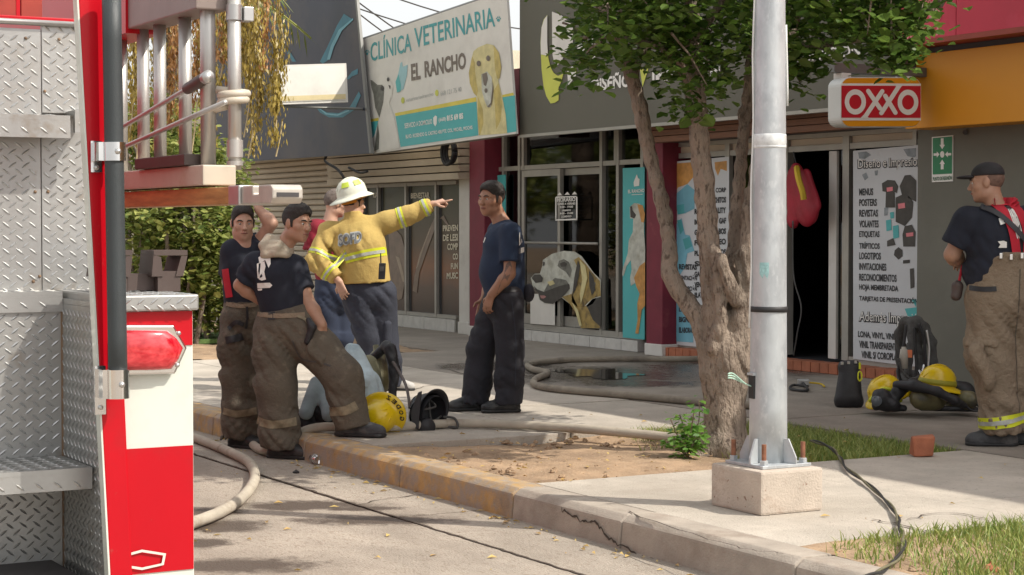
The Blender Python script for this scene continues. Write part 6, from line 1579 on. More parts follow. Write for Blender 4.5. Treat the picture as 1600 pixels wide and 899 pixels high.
# ---- helmets
def axes_of(up, front):
    u = Vector(up).normalized(); f = Vector(front); f = (f - u * f.dot(u)).normalized(); return u, f, f.cross(u)
def helmet(parent, c, up, front, m, brim=0.055, liner=True, s=1.0, local=False, edge=None, comb=True, tail=0.03, nm='shell'):
    u, f, r = axes_of(up, front); c = Vector(c)
    prof = [(0.0, 0.155), (0.04, 0.152), (0.08, 0.136), (0.107, 0.105), (0.122, 0.06), (0.128, 0.02), (0.128, 0.0)]
    n = 32; vs = []; fs = []
    rings = [(a, h) for a, h in prof]
    for a, h in rings:
        for k in range(n):
            t = 2 * math.pi * k / n; vs.append(c + (f * (a * 1.12 * math.cos(t)) + r * (a * .94 * math.sin(t)) + u * h) * s)
    for e, dz in ((0.5, -0.010), (1.0, -0.022), (1.0, -0.030), (0.5, -0.018), (0.0, -0.006)):
        for k in range(n):
            t = 2 * math.pi * k / n; w = 0.128 + (brim + (tail if math.cos(t) < -0.3 else 0) * max(0, -math.cos(t))) * e
            vs.append(c + (f * (w * 1.12 * math.cos(t)) + r * (w * .94 * math.sin(t)) + u * (dz - 0.012 * e * abs(math.cos(t)))) * s)
    R_ = len(rings) + 5
    for i in range(R_ - 1):
        for k in range(n): fs.append((i * n + k, (i + 1) * n + k, (i + 1) * n + (k + 1) % n, i * n + (k + 1) % n))
    o = MB().add([tuple(x) for x in vs], fs).build(nm, m, parent, smooth=True, local=local)
    if comb:
        cm = MB()
        for sgn in (-1, 0, 1):
            P_ = []
            for i in range(13):
                t = -1.15 + 2.3 * i / 12; a = 0.134; ph = sgn * 0.62
                q = Vector((math.sin(t) * 1.12 * a, 0, math.cos(t) * .157 / .134 * a)); 
                P_.append(c + (f * q.x * math.cos(ph * .2) + r * (math.sin(ph) * 0.115 * math.cos(t)) + u * (q.z * math.cos(ph) + .003)) * s)
            cm.tube(P_, [0.002 * s] + [0.006 * s] * 11 + [0.002 * s], 6)
        cm.build('ridge', m, parent if not local else parent, smooth=True, local=local)
    if liner:
        li = MB()
        vs = []; n2 = 24
        for a, h in ((0.0, 0.125), (0.06, 0.115), (0.1, 0.07), (0.115, 0.0), (0.118, -0.03), (0.112, -0.045)):
            for k in range(n2):
                t = 2 * math.pi * k / n2; vs.append(c + (f * (a * 1.12 * math.cos(t)) + r * (a * .94 * math.sin(t)) + u * h) * s)
        fs = [(i * n2 + k, i * n2 + (k + 1) % n2, (i + 1) * n2 + (k + 1) % n2, (i + 1) * n2 + k) for i in range(5) for k in range(n2)]
        li.add([tuple(x) for x in vs], fs); li.build('liner', M['black_gear'] if liner is True else liner, parent, smooth=True, local=local)
    return o
# yellow helmet on its side by the kerb, with lettering round the brim
hc_ = PZ(586, 651, 12.7)
hy = thing('fire_helmet', 'yellow fire helmet lying on its side at the kerb with black letters on its brim', 'helmet', (hc_.x, hc_.y, 0))
hu = (-RV * 0.42 - DV * 0.80 - Vector((0, 0, 0.30))).normalized(); hf_ = (RV * 0.75 - DV * 0.2 + Vector((0, 0, 0.45)))
u, f, r = axes_of(hu, hf_)
hcc = hc_ + RV * 0.035 + Vector((0, 0, 0.0))
helmet(hy, hcc, hu, hf_, M['helmet_yellow'], brim=0.05, liner=True, s=0.98)
lt = MB()
for i, ch in enumerate('GODEZ'):
    t = R(34 - 17 * i); w = 0.157
    p = hcc + f * (w * 1.12 * math.cos(t)) + r * (w * .94 * math.sin(t)) + u * -0.002
    tg = (f * (1.12 * -math.sin(t)) + r * (.94 * math.cos(t))).normalized() * -1; rd = (f * math.cos(t) + r * math.sin(t)).normalized()
    rect_text(lt, ch, p - tg * .015 - rd * .014, tg * 0.032, rd * 0.036, Vector((0, 0, 0)), 0.05)
lt.build('lettering', M['black_text'], hy)['kind'] = 'stuff'
tp_ = hcc + (-DV * 0.75 - RV * 0.5 + Vector((0, 0, 0.25))).normalized() * 0.131
lb_ = MB(); nrm = (-DV * 0.8 - RV * 0.45 + Vector((0, 0, 0.2))).normalized(); sx_ = nrm.cross(Vector((0, 0, 1))).normalized()
lb_.obox(tp_ + nrm * 0.008, sx_ * .03, nrm * .004, nrm.cross(sx_) * .022); lb_.build('label_plate', M['black_text'], hy, bevel=0.002)
# black helmet with face shield, opening towards the camera
bk_c = PZ(672, 645, 12.9)
bh = thing('fire_helmet', 'black helmet with grey face shield lying open beside the yellow one', 'helmet', (bk_c.x, bk_c.y, 0))
bu = (-RV * 0.62 + DV * 0.62 + Vector((0, 0, 0.05))); bf = (Vector((0, 0, -1)) - RV * .5)
helmet(bh, bk_c + Vector((0, 0, -0.005)), bu, bf, M['black_gear'], brim=0.02, tail=0.012, s=1.0, comb=False)
u, f, r = axes_of(bu, bf)
hp_ = MB()
for sg in (-1, 1): hp_.tube(spline([bk_c + r * 0.09 * sg - u * .02, bk_c - u * 0.035 + f * 0.05 * sg, bk_c + u * .05 - f * .09], 5), 0.008, 6)
hp_.tube(spline([bk_c + RV * .1 - Vector((0, 0, .09)), bk_c + RV * .19 - Vector((0, 0, .10)) - DV * .03, bk_c + RV * .17 - Vector((0, 0, .04)), bk_c + RV * .09 - Vector((0, 0, .03))], 6), 0.009, 7)
hp_.build('harness_strap', M['gear_grey'], bh, smooth=True)
vs = []; nn = 12
vc = bk_c - RV * 0.085 - DV * 0.05 - Vector((0, 0, 0.02))
for j in range(4):
    for k in range(nn + 1):
        t = R(-95 + 190 * k / nn); q = 0.105 + 0.03 * j / 3
        vs.append(vc - RV * (q * .55 * math.cos(t)) - DV * (0.03 - 0.07 * j) * .8 + Vector((0, 0, q * math.sin(t) * 1.0)))
fs = [(j * (nn + 1) + k, j * (nn + 1) + k + 1, (j + 1) * (nn + 1) + k + 1, (j + 1) * (nn + 1) + k) for j in range(3) for k in range(nn)]
MB().add(vs, fs).build('face_shield', M['visor'], bh, smooth=True)
MB().prism([PZ(641, 645, 12.75), PZ(653, 614, 12.75), PZ(659, 612, 12.75), PZ(656, 640, 12.75), PZ(654, 672, 12.75), PZ(644, 668, 12.75)], DV * .06).build('neck_flap', M['black_gear'], bh, bevel=0.006)
MB().lathe([(0.0, .03), (.05, .028), (.062, .01), (.064, -.02)], bk_c + RV * -.02 - DV * .09 - Vector((0, 0, .09)), -DV + RV * .3, 18).build('mask_valve', M['black_gear'], bh, smooth=True)
# denim jacket thrown over black gear on the kerb
def softobj(name, sf, h, m, parent, wr=None, local=False):
    return link(name, sf.mesh(name, h, wr), m, parent, local)
dj = thing('denim_jacket', 'pale blue denim jacket heaped over gear behind the leaning firefighter', 'jacket', tuple(G(550, 690, 0)))
s_ = Soft(0.05)
def dp(px, py, Z=12.85): return PZ(px, py, Z)
s_.cone(dp(553, 556, 13.0), dp(572, 600, 12.9), 0.07, 0.09); s_.cone(dp(572, 595), dp(588, 622, 12.85), 0.075, 0.05); s_.cone(dp(530, 575, 13.1), dp(560, 620, 13), 0.10, 0.08); s_.cone(dp(560, 600), dp(562, 640), .07, .05)
softobj('jacket_back', s_, 0.009, M['denim'], dj, [(0.014, 50, 25, 18, 0), (0.008, 80, -60, 30, 1)])
s_ = Soft(0.04)
s_.cone(dp(494, 598, 12.95), dp(478, 645, 12.8), 0.045, 0.05, flat=DV, fac=1.5); s_.cone(dp(500, 610, 12.95), dp(512, 650, 12.8), 0.03, 0.04)
softobj('jacket_front', s_, 0.009, mat('grey_blue_cloth', (0.30, 0.36, 0.39), 0.9, var=0.2, vs=8), dj, [(0.006, 40, 25, 28, 0)])
gb = thing('gear_heap', 'black heap of gear under the denim jacket on the kerb edge', 'gear', tuple(G(500, 690, 0)))
s_ = Soft(0.05)
for px, py, Z, r_ in ((470, 655, 12.9, .07), (490, 640, 12.95, .09), (512, 655, 12.9, .08), (535, 640, 13, .12), (485, 672, 12.85, .05), (540, 600, 13.1, .1), (510, 610, 13.1, .09), (525, 670, 12.9, .06)): s_.ell(dp(px, py, Z), (r_, r_, r_ * .8))
softobj('heap', s_, 0.011, M['black_gear'], gb, [(0.012, 38, 25, 30, 0), (0.006, 80, -60, 50, 1)])
# breathing set standing behind it
def tank(parent, a, b, r_, m=None, local=False):
    a, b = Vector(a), Vector(b); L = (b - a).length
    o = MB().lathe([(0.0, 0), (r_ * .55, .01), (r_ * .9, .05), (r_, .1), (r_, L - .1), (r_ * .85, L - .04), (r_ * .4, L - .005), (0.022, L), (0.022, L + .04), (0.0, L + .045)], a, b - a, 20).build('cylinder', m or M['tank'], parent, smooth=True, local=local)
    return o
pk = thing('breathing_apparatus', 'breathing apparatus with olive cylinder and thin hose standing behind the yellow helmet', 'air pack', tuple(G(598, 668, 0)))
A = PZ(594, 618, 13.6); B = PZ(588, 548, 13.7)
tank(pk, A, B, 0.075)
s_ = Soft(.03); s_.chain([PZ(610, 545, 13.5), PZ(617, 580, 13.5), PZ(612, 625, 13.5), PZ(604, 650, 13.4)], [.04, .035, .03, .03], flat=DV, fac=1.6); s_.chain([PZ(582, 560, 13.6), PZ(604, 541, 13.55), PZ(614, 560, 13.5)], [.03, .035, .03]); s_.ell(PZ(612, 655, 13.3), (.06, .06, .06)); s_.ell(PZ(596, 640, 13.5), (.09, .06, .08))
softobj('harness', s_, 0.009, M['black_gear'], pk, [(0.004, 60, 40, 50, 0)])
MB().tube(spline([PZ(614, 566, 13.4), PZ(624, 582, 13.3), PZ(634, 602, 13.1), PZ(639, 625, 12.95), PZ(640, 638, 12.9)], 6), 0.011, 8).build('hose', M['bracket_brown'], pk, smooth=True)
s_ = Soft(.03); s_.cone(PZ(578, 568, 13.5), PZ(584, 590, 13.5), .06, .05); softobj('pouch', s_, .01, mat('khaki_pouch', (0.20, 0.19, 0.12), .9, var=.2), pk, [(.005, 50, 40, 40, 0)])
# ---- right hand group in front of the poster
bg = G(1326, 637, 0)
bag = thing('black_bag', 'upright black rubber bag with lime zip pulls beside the doorway', 'bag', tuple(bg))
s_ = Soft(0.03)
s_.cone(PZ(1318, 622, 14.4), PZ(1322, 580, 14.45), .068, .055, k=.05); s_.cone(PZ(1334, 622, 14.4), PZ(1332, 580, 14.45), .068, .055, k=.05); s_.cone(PZ(1314, 630, 14.4), PZ(1339, 630, 14.4), .045, .045, k=.04); s_.cone(PZ(1318, 572, 14.45), PZ(1336, 570, 14.45), .04, .035, k=.04)
s_.plane((0, 0, 0.004), (0, 0, -1))
softobj('bag_body', s_, 0.008, M['black_gear'], bag, [(.003, 30, 30, 22, 0)])
kn = MB()
for px, py in ((1316, 566), (1326, 565), (1337, 564)): kn.lathe([(0.012, 0), (.012, .02), (0, .024)], PZ(px, py + 4, 14.4), (0, 0, 1), 8)
kn.build('knob', M['steel'], bag)
zp = MB()
zp.tube([PZ(1343.5, 567, 14.2), PZ(1343.5, 577, 14.2)], .009, 6); zp.tube([PZ(1343.5 + 3 * math.sin(t), 588 - 7.5 * math.cos(t), 14.2) for t in [i * 2 * math.pi / 14 for i in range(15)]], .006, 6)
zp.build('zip_pull', M['lime_tape'], bag)
# yellow helmet with mask
m1 = PZ(1384, 613, 13.9)
hm = thing('fire_helmet', 'yellow fire helmet half covered by a black breathing mask, beside the black bag', 'helmet', (m1.x, m1.y, 0))
helmet(hm, m1 + Vector((0, 0, -0.02)), (-DV * .25 - RV * .35 + Vector((0, 0, 1))), -RV - DV * .4, M['helmet_yellow'], brim=.035, s=.95)
MB().tube([m1 - DV * .13 + RV * (-.15 + .02 * i) + Vector((0, 0, -.06 + .10 * math.sin(i * math.pi / 12))) for i in range(13)], 0.014, 8).build('reflective_band', M['lime_tape'], hm, smooth=True)
s_ = Soft(.03); s_.ell(PZ(1377, 622, 13.7), (.075, .07, .07)); s_.ell(PZ(1393, 632, 13.68), (.06, .06, .05)); s_.ell(PZ(1402, 612, 13.7), (.04, .05, .05)); s_.cone(PZ(1370, 635, 13.7), PZ(1412, 638, 13.7), .03, .025); s_.cone(PZ(1400, 620, 13.7), PZ(1425, 598, 13.75), .03, .035)
softobj('mask', s_, .009, M['black_gear'], hm, [(.006, 60, 50, 60, 0)])
MB().lathe([(0.0, .012), (.035, .01), (.042, 0)], PZ(1370, 627, 13.6), -DV, 14).build('mask_lens', M['visor'], hm, smooth=True)
# breathing set lying on the ground with two cylinders, helmet on top
a2 = thing('breathing_apparatus', 'air pack lying on the pavement with olive cylinders under a yellow helmet', 'air pack', tuple(G(1480, 642, 0)))
tank(a2, PZ(1426, 623, 13.6), PZ(1474, 626, 13.75), .082); tank(a2, PZ(1524, 624, 13.65), PZ(1482, 629, 13.95), .072)
s_ = Soft(.03); s_.chain([PZ(1402, 602, 13.7), PZ(1430, 603, 13.6), PZ(1465, 612, 13.5), PZ(1492, 626, 13.5), PZ(1506, 634, 13.6)], [.035, .04, .032, .03, .025]); s_.ell(PZ(1502, 608, 13.95), (.10, .09, .06)); s_.ell(PZ(1515, 622, 13.9), (.07, .07, .06)); s_.cone(PZ(1440, 638, 13.75), PZ(1525, 640, 13.75), .02, .02)
softobj('harness', s_, .009, M['black_gear'], a2, [(.007, 60, 50, 60, 0)])
MB().obox(PZ(1472, 617, 13.62), RV * .05 - Vector((0, 0, .025)), DV * .01, Vector((0, 0, .028)) + RV * .01).build('strap_patch', mat('grey_patch', (.16, .155, .15), .8), a2, bevel=.004)
MB().tube(spline([PZ(1505, 632, 13.7), PZ(1520, 642, 13.6), PZ(1532, 640, 13.6), PZ(1524, 630, 13.7)], 6), .008, 6).build('hose', M['rubber'], a2, smooth=True)
m2 = PZ(1464, 603, 13.85)
h3 = thing('fire_helmet', 'clean yellow fire helmet set on top of the air pack by the grey wall', 'helmet', (m2.x, m2.y, 0.2))
helmet(h3, m2 - Vector((0, 0, .0)), Vector((0, 0, 1)) + RV * .12, -RV - DV * .25 - Vector((0, 0, .1)), M['helmet_yellow'], brim=.05, s=1.0)
MB().lathe([(.1325, .012), (.1325, .03), (.126, .05)], m2, (Vector((0, 0, 1)) + RV * .12), 28, sx=1.12, sy=.95, ref=-RV - DV * .25).build('band', mat('olive_band', (.30, .27, .02), .6), h3, smooth=True)
# second set stood upright behind
a3 = thing('breathing_apparatus', 'upright breathing apparatus with looped shoulder straps before the white poster', 'air pack', tuple(G(1432, 612, 0)))
s_ = Soft(.03)
s_.chain([PZ(1410, 600, 14.9), PZ(1408, 555, 14.9), PZ(1406, 522, 14.9), PZ(1414, 504, 14.85), PZ(1432, 503, 14.8), PZ(1445, 512, 14.8), PZ(1456, 535, 14.8), PZ(1459, 566, 14.8), PZ(1455, 580, 14.8)], [.04, .042, .042, .04, .045, .036, .034, .028, .022], flat=DV, fac=1.8)
s_.chain([PZ(1426, 505, 14.9), PZ(1434, 530, 14.9), PZ(1438, 560, 14.9), PZ(1440, 590, 14.9)], [.04, .034, .032, .032], flat=DV, fac=1.8); s_.chain([PZ(1422, 505, 14.8), PZ(1424, 540, 14.75), PZ(1418, 585, 14.7)], [.03, .026, .03])
s_.ell(PZ(1425, 600, 14.8), (.14, .09, .11))
softobj('harness', s_, .009, M['gear_grey'], a3, [(.004, 60, 50, 70, 0), (.003, 120, 90, 60, 1)])
for k, (pp_, rr_, mm_) in enumerate((([(1416, 508), (1412, 540), (1404, 580), (1412, 604)], .012, 'black_gear'), ([(1436, 506), (1444, 530), (1446, 560), (1452, 596)], .014, 'black_gear'), ([(1448, 516), (1452, 545), (1450, 575)], .009, 'steel'), ([(1428, 512), (1430, 545), (1432, 575), (1426, 600)], .013, 'rubber'), ([(1404, 560), (1410, 580), (1424, 592), (1440, 586)], .010, 'gear_grey'))):
    MB().tube(spline([PZ(a, b, 14.66 - .02 * k) for a, b in pp_], 6), rr_, 7).build('strap', M[mm_], a3, smooth=True)
MB().lathe([(.0, 0), (.032, .0), (.034, .1), (.028, .15), (.018, .155), (.018, .17), (0, .172)], PZ(1412, 576, 14.6), (0, 0, 1), 14).build('gauge_pouch', mat('bone_plastic', (.40, .37, .32), .6), a3, smooth=True)
MB().obox(PZ(1421, 553, 14.62), RV * .02, DV * .008, Vector((0, 0, .03))).build('orange_tab', M['orange_text'], a3)
MB().tube(spline([PZ(1436, 578, 14.65), PZ(1440, 590, 14.6), PZ(1436, 600, 14.6), PZ(1444, 570, 14.6)], 5), .009, 6).build('buckle', M['chrome'], a3, smooth=True)
# red bag hung in the doorway
rb = thing('red_bag', 'red bag with yellow strap hanging in the dark doorway', 'bag', tuple(PY(1258, 300, 11.25)))
s_ = Soft(.03)
YB = lambda px, py, y=11.25: PY(px, py, y)
s_.cone(YB(1244, 275), YB(1262, 330), .12, .15, flat=YN, fac=2.6, k=.03); s_.cone(YB(1260, 275), YB(1272, 322), .07, .09, flat=YN, fac=2.2, k=.03); s_.cone(YB(1238, 285), YB(1240, 342), .08, .09, flat=YN, fac=2.2, k=.03)
softobj('bag_body', s_, .012, M['red_bag'], rb, [(.008, 30, 20, 24, 0)])
MB().tube(spline([YB(1245, 262, 11.18), YB(1248, 280, 11.12), YB(1254, 300, 11.12), YB(1256, 312, 11.13)], 5), .03, 6).build('strap', M['yellow_strap'], rb)
MB().tube([YB(1240, 238, 11.3), YB(1246, 266, 11.28)], .01, 6).build('hanger', M['rubber'], rb)
MB().tube(spline([YB(1239, 345, 11.2), YB(1240, 430, 11.2), YB(1252, 480, 11.2), YB(1246, 520, 11.2), YB(1240, 556, 11.25)], 6), .008, 6).build('cord', M['gear_grey'], rb, smooth=True)
# ================================================================== people
def skin(name, c): return mat(name, c, 0.5, var=0.10, vs=9, bump=0.06, bs=160, col2=tuple(x * 0.8 for x in c), s2=14, lo=0.55, hi=0.75, sss=0.05, obj=True)
M['skin_tan'] = skin('tan_skin', (0.40, 0.225, 0.15)); M['skin_fair'] = skin('fair_skin', (0.50, 0.30, 0.215)); M['skin_brown'] = skin('brown_skin', (0.33, 0.17, 0.105))
M['hair'] = mat('dark_hair', (0.026, 0.021, 0.018), 0.7, var=0.4, vs=60, bump=0.8, bs=180, obj=True); M['hair_grey'] = mat('greying_hair', (0.15, 0.12, 0.105), 0.8, var=0.4, vs=40, bump=0.8, bs=180, obj=True)
M['navy'] = mat('navy_cotton', (0.011, 0.014, 0.026), 0.85, var=0.25, vs=7, bump=0.25, bs=260, obj=True); M['blue_shirt'] = mat('blue_cotton', (0.013, 0.026, 0.058), 0.85, var=0.2, vs=7, bump=0.25, bs=260, obj=True)
M['navy_trousers'] = mat('navy_trousers', (0.030, 0.034, 0.050), 0.85, var=0.25, vs=6, bump=0.4, bs=45, obj=True); M['black_trousers'] = mat('black_trousers', (0.020, 0.020, 0.027), 0.85, var=0.25, vs=6, bump=0.4, bs=45, obj=True)
M['maroon_shirt'] = mat('maroon_cotton', (0.20, 0.008, 0.022), 0.85, var=0.2, vs=6, bump=0.25, bs=220, obj=True); M['navy_shorts'] = mat('navy_shorts', (0.022, 0.032, 0.062), 0.85, var=0.2, vs=6, bump=0.25, bs=220, obj=True)
M['turnout'] = mat('dirty_turnout_trousers', (0.122, 0.102, 0.077), 0.95, var=0.2, vs=5, bump=0.55, bs=42, col2=(0.068, 0.057, 0.044), s2=5, lo=0.45, hi=0.7, col3=(0.17, 0.142, 0.105), s3=12, lo3=0.58, hi3=0.72, obj=True)
M['turnout_tan'] = mat('tan_turnout_trousers', (0.235, 0.18, 0.125), 0.95, var=0.14, vs=5, bump=0.8, bs=42, col2=(0.19, 0.135, 0.088), s2=4, lo=0.5, hi=0.72, obj=True)
M['coat'] = mat('yellow_turnout_coat', (0.50, 0.36, 0.115), 0.9, var=0.12, vs=5, bump=0.25, bs=38, col2=(0.36, 0.235, 0.07), s2=5, lo=0.52, hi=0.75, obj=True)
M['silver_tape'] = mat('silver_tape', (0.42, 0.43, 0.38), 0.5, var=0.15, vs=30); M['boot'] = mat('black_boot_leather', (0.016, 0.016, 0.018), 0.45, var=0.4, vs=20, bump=0.3, bs=70, col2=(0.06, 0.052, 0.045), s2=9, lo=0.55, hi=0.75, obj=True)
M['boot_grey'] = mat('dusty_rubber_boot', (0.055, 0.055, 0.058), 0.7, var=0.4, vs=16, bump=0.3, bs=70, col2=(0.12, 0.11, 0.10), s2=8, lo=0.5, hi=0.75, obj=True); M['hood'] = mat('beige_hood_knit', (0.46, 0.40, 0.31), 0.95, var=0.12, vs=10, bump=0.5, bs=180, obj=True)
M['eye_white'] = mat('eye_white', (0.55, 0.52, 0.48), 0.3); M['iris'] = mat('dark_iris', (0.012, 0.008, 0.006), 0.2); M['lip'] = mat('lip', (0.26, 0.10, 0.08), 0.5)
M['red_strap'] = mat('red_suspender', (0.46, 0.012, 0.03), 0.75, var=0.12, vs=20, bump=0.2, bs=200, obj=True); M['shoe'] = mat('grey_sneaker', (0.46, 0.45, 0.43), 0.7, var=0.2, vs=20); M['tape_tan'] = mat('dirty_tape', (0.23, 0.19, 0.125), 0.8, var=0.3, vs=25, obj=True)
for k_m in ('turnout', 'turnout_tan', 'coat'):
    for n_ in M[k_m].node_tree.nodes:
        if n_.type == 'BUMP': n_.inputs['Distance'].default_value = 0.02
V = Vector
PRZ = math.atan2(RV.y, RV.x)
CLOTH = [(0.008, 30, 14, 36, 0), (0.0055, 66, -34, 40, 1), (0.0014, 70, 90, -110, 2)]
TROU = [(0.007, 26, 18, 40, 0), (0.0045, 60, -40, 52, 1), (0.0015, 90, 60, -100, 2)]
TURN = [(0.011, 24, 18, 36, 0.5), (0.0075, 56, -40, 52, 1), (0.003, 90, 70, -90, 2)]
class Person:
    def __init__(s, label, px, py, zg=0.0):
        g = G(px, py, zg); s.g = g; s.Z = (g - CAM).dot(FV)
        s.t = thing('person', label, 'person', tuple(g), PRZ)
        s.inv = ROOTS[s.t.name].inverted()
        s.body = Soft(0.02)
    def L(s, px, py, dy=0.0): return s.inv @ PZ(px, py, s.Z + dy)
    def add(s, name, sf, h, m, wr=None, parent=None): return link(name, sf.mesh(name, h, wr), m, parent or s.t, True)
    def head(s, o, f, u, hair='hair', sk=None, neck=None, hairline=0.062, jaw=1.0, brow=True, nape=-0.07, moustache=False, size=1.0):
        f = V(f).normalized(); u = V(u); u = (u - f * u.dot(f)).normalized(); r = f.cross(u); b = s.body
        s.o, s.f, s.u, s.r = o, f, u, r; ax = (r, f, u); q = size
        P = lambda x, y, z: o + (r * x + f * y + u * z) * q
        E = lambda x, y, z, a, k=0.02, sub=False: b.ell(P(x, y, z), [v * q for v in a], ax, k=k, sub=sub)
        E(0, -.014, .030, (.074, .094, .086), .02); E(0, .026, -.03, (.060 * jaw, .064, .085), .03); E(0, .034, -.078, (.048 * jaw, .048, .036), .025); E(0, .064, -.100, (.024, .018, .017), .02)
        for sg in (-1, 1):
            E(sg * .042 * jaw, .052, -.022, (.024, .026, .022), .02); E(sg * .050 * jaw, .0, -.068, (.020, .034, .028), .025)
            E(sg * .076, -.006, -.008, (.009, .021, .031), .008); b.cone(P(sg * .046, .066, .020), P(sg * .012, .080, .017), .011, .011, k=.014)
            E(sg * .031, .092, .001, (.017, .013, .010), .010, True); E(sg * .013, .100, -.033, (.010, .011, .009), .008)
        b.cone(P(0, .082, .010), P(0, .104, -.028), .008, .013, k=.012)
        E(0, .083, -.057, (.025, .014, .007), .006); E(0, .080, -.068, (.021, .013, .008), .006); E(0, .089, -.0625, (.022, .006, .0022), .003, True)
        if neck is not None: b.cone(P(0, -.024, -.06), neck, .054 * q, .063, k=.03)
        ey = MB(); ir = MB(); eb = MB()
        for sg in (-1, 1):
            ey.lathe([(0.0, -.010), (.007, -.007), (.0095, 0), (.007, .007), (.0, .010)], P(sg * .031, .0765, .001), f, 10)
            ir.lathe([(.0046, .0088), (.0044, .0094), (0, .0104)], P(sg * .031, .0765, .001), f, 8)
            eb.tube([P(sg * .050, .078, .019), P(sg * .040, .088, .025), P(sg * .026, .0935, .0245), P(sg * .014, .094, .020)], [.0025, .0045, .005, .003], 5)
        e_ = ey.build('eye', M['eye_white'], s.t, smooth=True, local=True); ir.build('iris', M['iris'], e_, local=True)
        if brow: eb.build('eyebrow', M[hair] if hair else M['hair'], s.t, smooth=True, local=True)
        if moustache: MB().tube([P(-.028, .086, -.054), P(-.012, .097, -.046), P(.012, .097, -.046), P(.028, .086, -.054)], [.003, .006, .006, .003], 6).build('moustache', M['hair'], s.t, smooth=True, local=True)
        MB().tube([P(-.024, .084, -.0635), P(-.010, .0955, -.0615), P(.010, .0955, -.0615), P(.024, .084, -.0635)], [.002, .005, .005, .002], 6).build('mouth', M['lip'], s.t, smooth=True, local=True)
        if hair:
            h = Soft(0.02); h.ell(P(0, -.015, .032), (.0762 * q, .0962 * q, .0880 * q), ax); h.ell(P(0, .012, .076), (.064 * q, .080 * q, .050 * q), ax, k=.03)
            h.ell(P(0, .10, -.035 + (hairline - .062)), (.094 * q, .092 * q, .108 * q), ax, k=.006, sub=True); h.ell(P(0, .0, -.12), (.11 * q, .085 * q, .075 * q), ax, k=.006, sub=True); h.plane(P(0, 0, nape), -u)
            for sg in (-1, 1): h.cone(P(sg * .0735, .016, .015), P(sg * .0715, .022, -.022), .008 * q, .006 * q, k=.008)
            s.add('hair', h, 0.006, M[hair], [(.006, 230, 190, 90, 0), (.005, 140, -260, 200, 1), (.004, 60, 80, 140, 2)])
        return P
    def hand(s, W, d, n, thumb, curl=0.35, size=1.0, point=False):
        d = V(d).normalized(); n = V(n); n = (n - d * n.dot(d)).normalized(); w = d.cross(n) * thumb; b = s.body; q = size
        for i, of in enumerate((.031, .011, -.009, -.028)):
            ln = (.074, .083, .077, .060)[i] * q
            K = W + d * (.092 - .004 * abs(i - 1)) * q + w * of * q
            b.cone(W + d * .012 + w * of * .55 * q, K, .0145 * q, .0115 * q, k=.012)
            c = curl * (1 + .12 * i); p = K; a = c * .6
            if point and i == 0: c = 0.04; a = 0.02
            elif point: c = 1.35; a = 1.0
            for j, fr in enumerate((.45, .31, .24)):
                dd = d * math.cos(a) + n * math.sin(a) + w * (.05 * (1.2 - i) * (0 if point else 1)); e = p + dd.normalized() * ln * fr
                b.cone(p, e, (.0098 - .0009 * j) * q, (.0092 - .0010 * j) * q, k=.004); p = e; a += c
        T0 = W + d * .030 * q + w * .024 * q; T1 = T0 + (d * .55 + w * .75 + n * .35).normalized() * .045 * q; T2 = T1 + (d * .85 + w * .25 + n * .45).normalized() * .034 * q
        b.cone(W + d * .012, T0, .015, .0135 * q, k=.012); b.cone(T0, T1, .0125 * q, .0105 * q, k=.008); b.cone(T1, T2, .0105 * q, .0085 * q, k=.004)
    def arm(s, S, E, W, r=(.050, .043, .029)):
        b = s.body; m = E.lerp(W, .3)
        b.cone(S, E, r[0], r[1] * .92, k=.03); b.cone(E, m, r[1] * .92, r[1], k=.02); b.cone(m, W, r[1], r[2], k=.02)
    def leg(s, H, K, A, r=(.075, .05, .036)):
        b = s.body; c = K.lerp(A, .3); b.cone(H, K, r[0], r[1], k=.03); b.cone(K, c, r[1], r[1] * 1.05, k=.02); b.cone(c, A, r[1] * 1.05, r[2], k=.02)
    def core(s, pel, ch, SL, SR, fr):
        b = s.body; b.cone(pel, ch, .095, .105, k=.05, flat=fr, fac=1.3); b.cone(SL, SR, .045, .045, k=.05); b.cone(ch, (SL + SR) / 2 + V((0, 0, .03)), .09, .06, k=.05)
    def boot(s, A, toe, m='boot', ln=.20, top=.12, sc=1.0, zs=0.0, name='boot'):
        d = V((toe[0], toe[1], 0)).normalized(); w = V((-d.y, d.x, 0)); sf = Soft(.03); z0 = zs + .04
        g = V((A.x, A.y, 0))
        sf.cone(V((A.x, A.y, zs + top + .05)), g - d * .03 + V((0, 0, z0)), .058 * sc, .05 * sc); sf.cone(g - d * .035 + V((0, 0, z0)), g + d * ln * .55 + V((0, 0, z0)), .047 * sc, .046 * sc); sf.ell(g + d * (ln * .72) + V((0, 0, z0 - .002)), (.062 * sc, .046 * sc, .042 * sc), (d, w, V((0, 0, 1)))); sf.cone(V((A.x, A.y, zs + top)), g + d * ln * .5 + V((0, 0, z0 + .012)), .045 * sc, .035 * sc)
        sf.plane(V((0, 0, zs + .004)), (0, 0, -1))
        o = s.add(name, sf, .008, M[m], [(.0015, 60, 50, 80, 0)])
        so = Soft(.02); so.cone(g - d * .04 + V((0, 0, zs + .012)), g + d * .02 + V((0, 0, zs + .012)), .053 * sc, .05 * sc); so.cone(g + d * .02 + V((0, 0, zs + .012)), g + d * ln * .75 + V((0, 0, zs + .012)), .05 * sc, .056 * sc)
        so.plane(V((0, 0, zs + .001)), (0, 0, -1)); so.plane(V((0, 0, zs + .024)), (0, 0, 1)); link('sole', so.mesh('sole', .008), M['rubber'], o, True)
        return o
    def bvh(s, o):
        me = o.data; n = len(me.vertices); v = np.empty(n * 3, np.float32); me.vertices.foreach_get('co', v); v = v.reshape(-1, 3)
        return BVHTree.FromPolygons([tuple(x) for x in v], [tuple(p.vertices) for p in me.polygons])
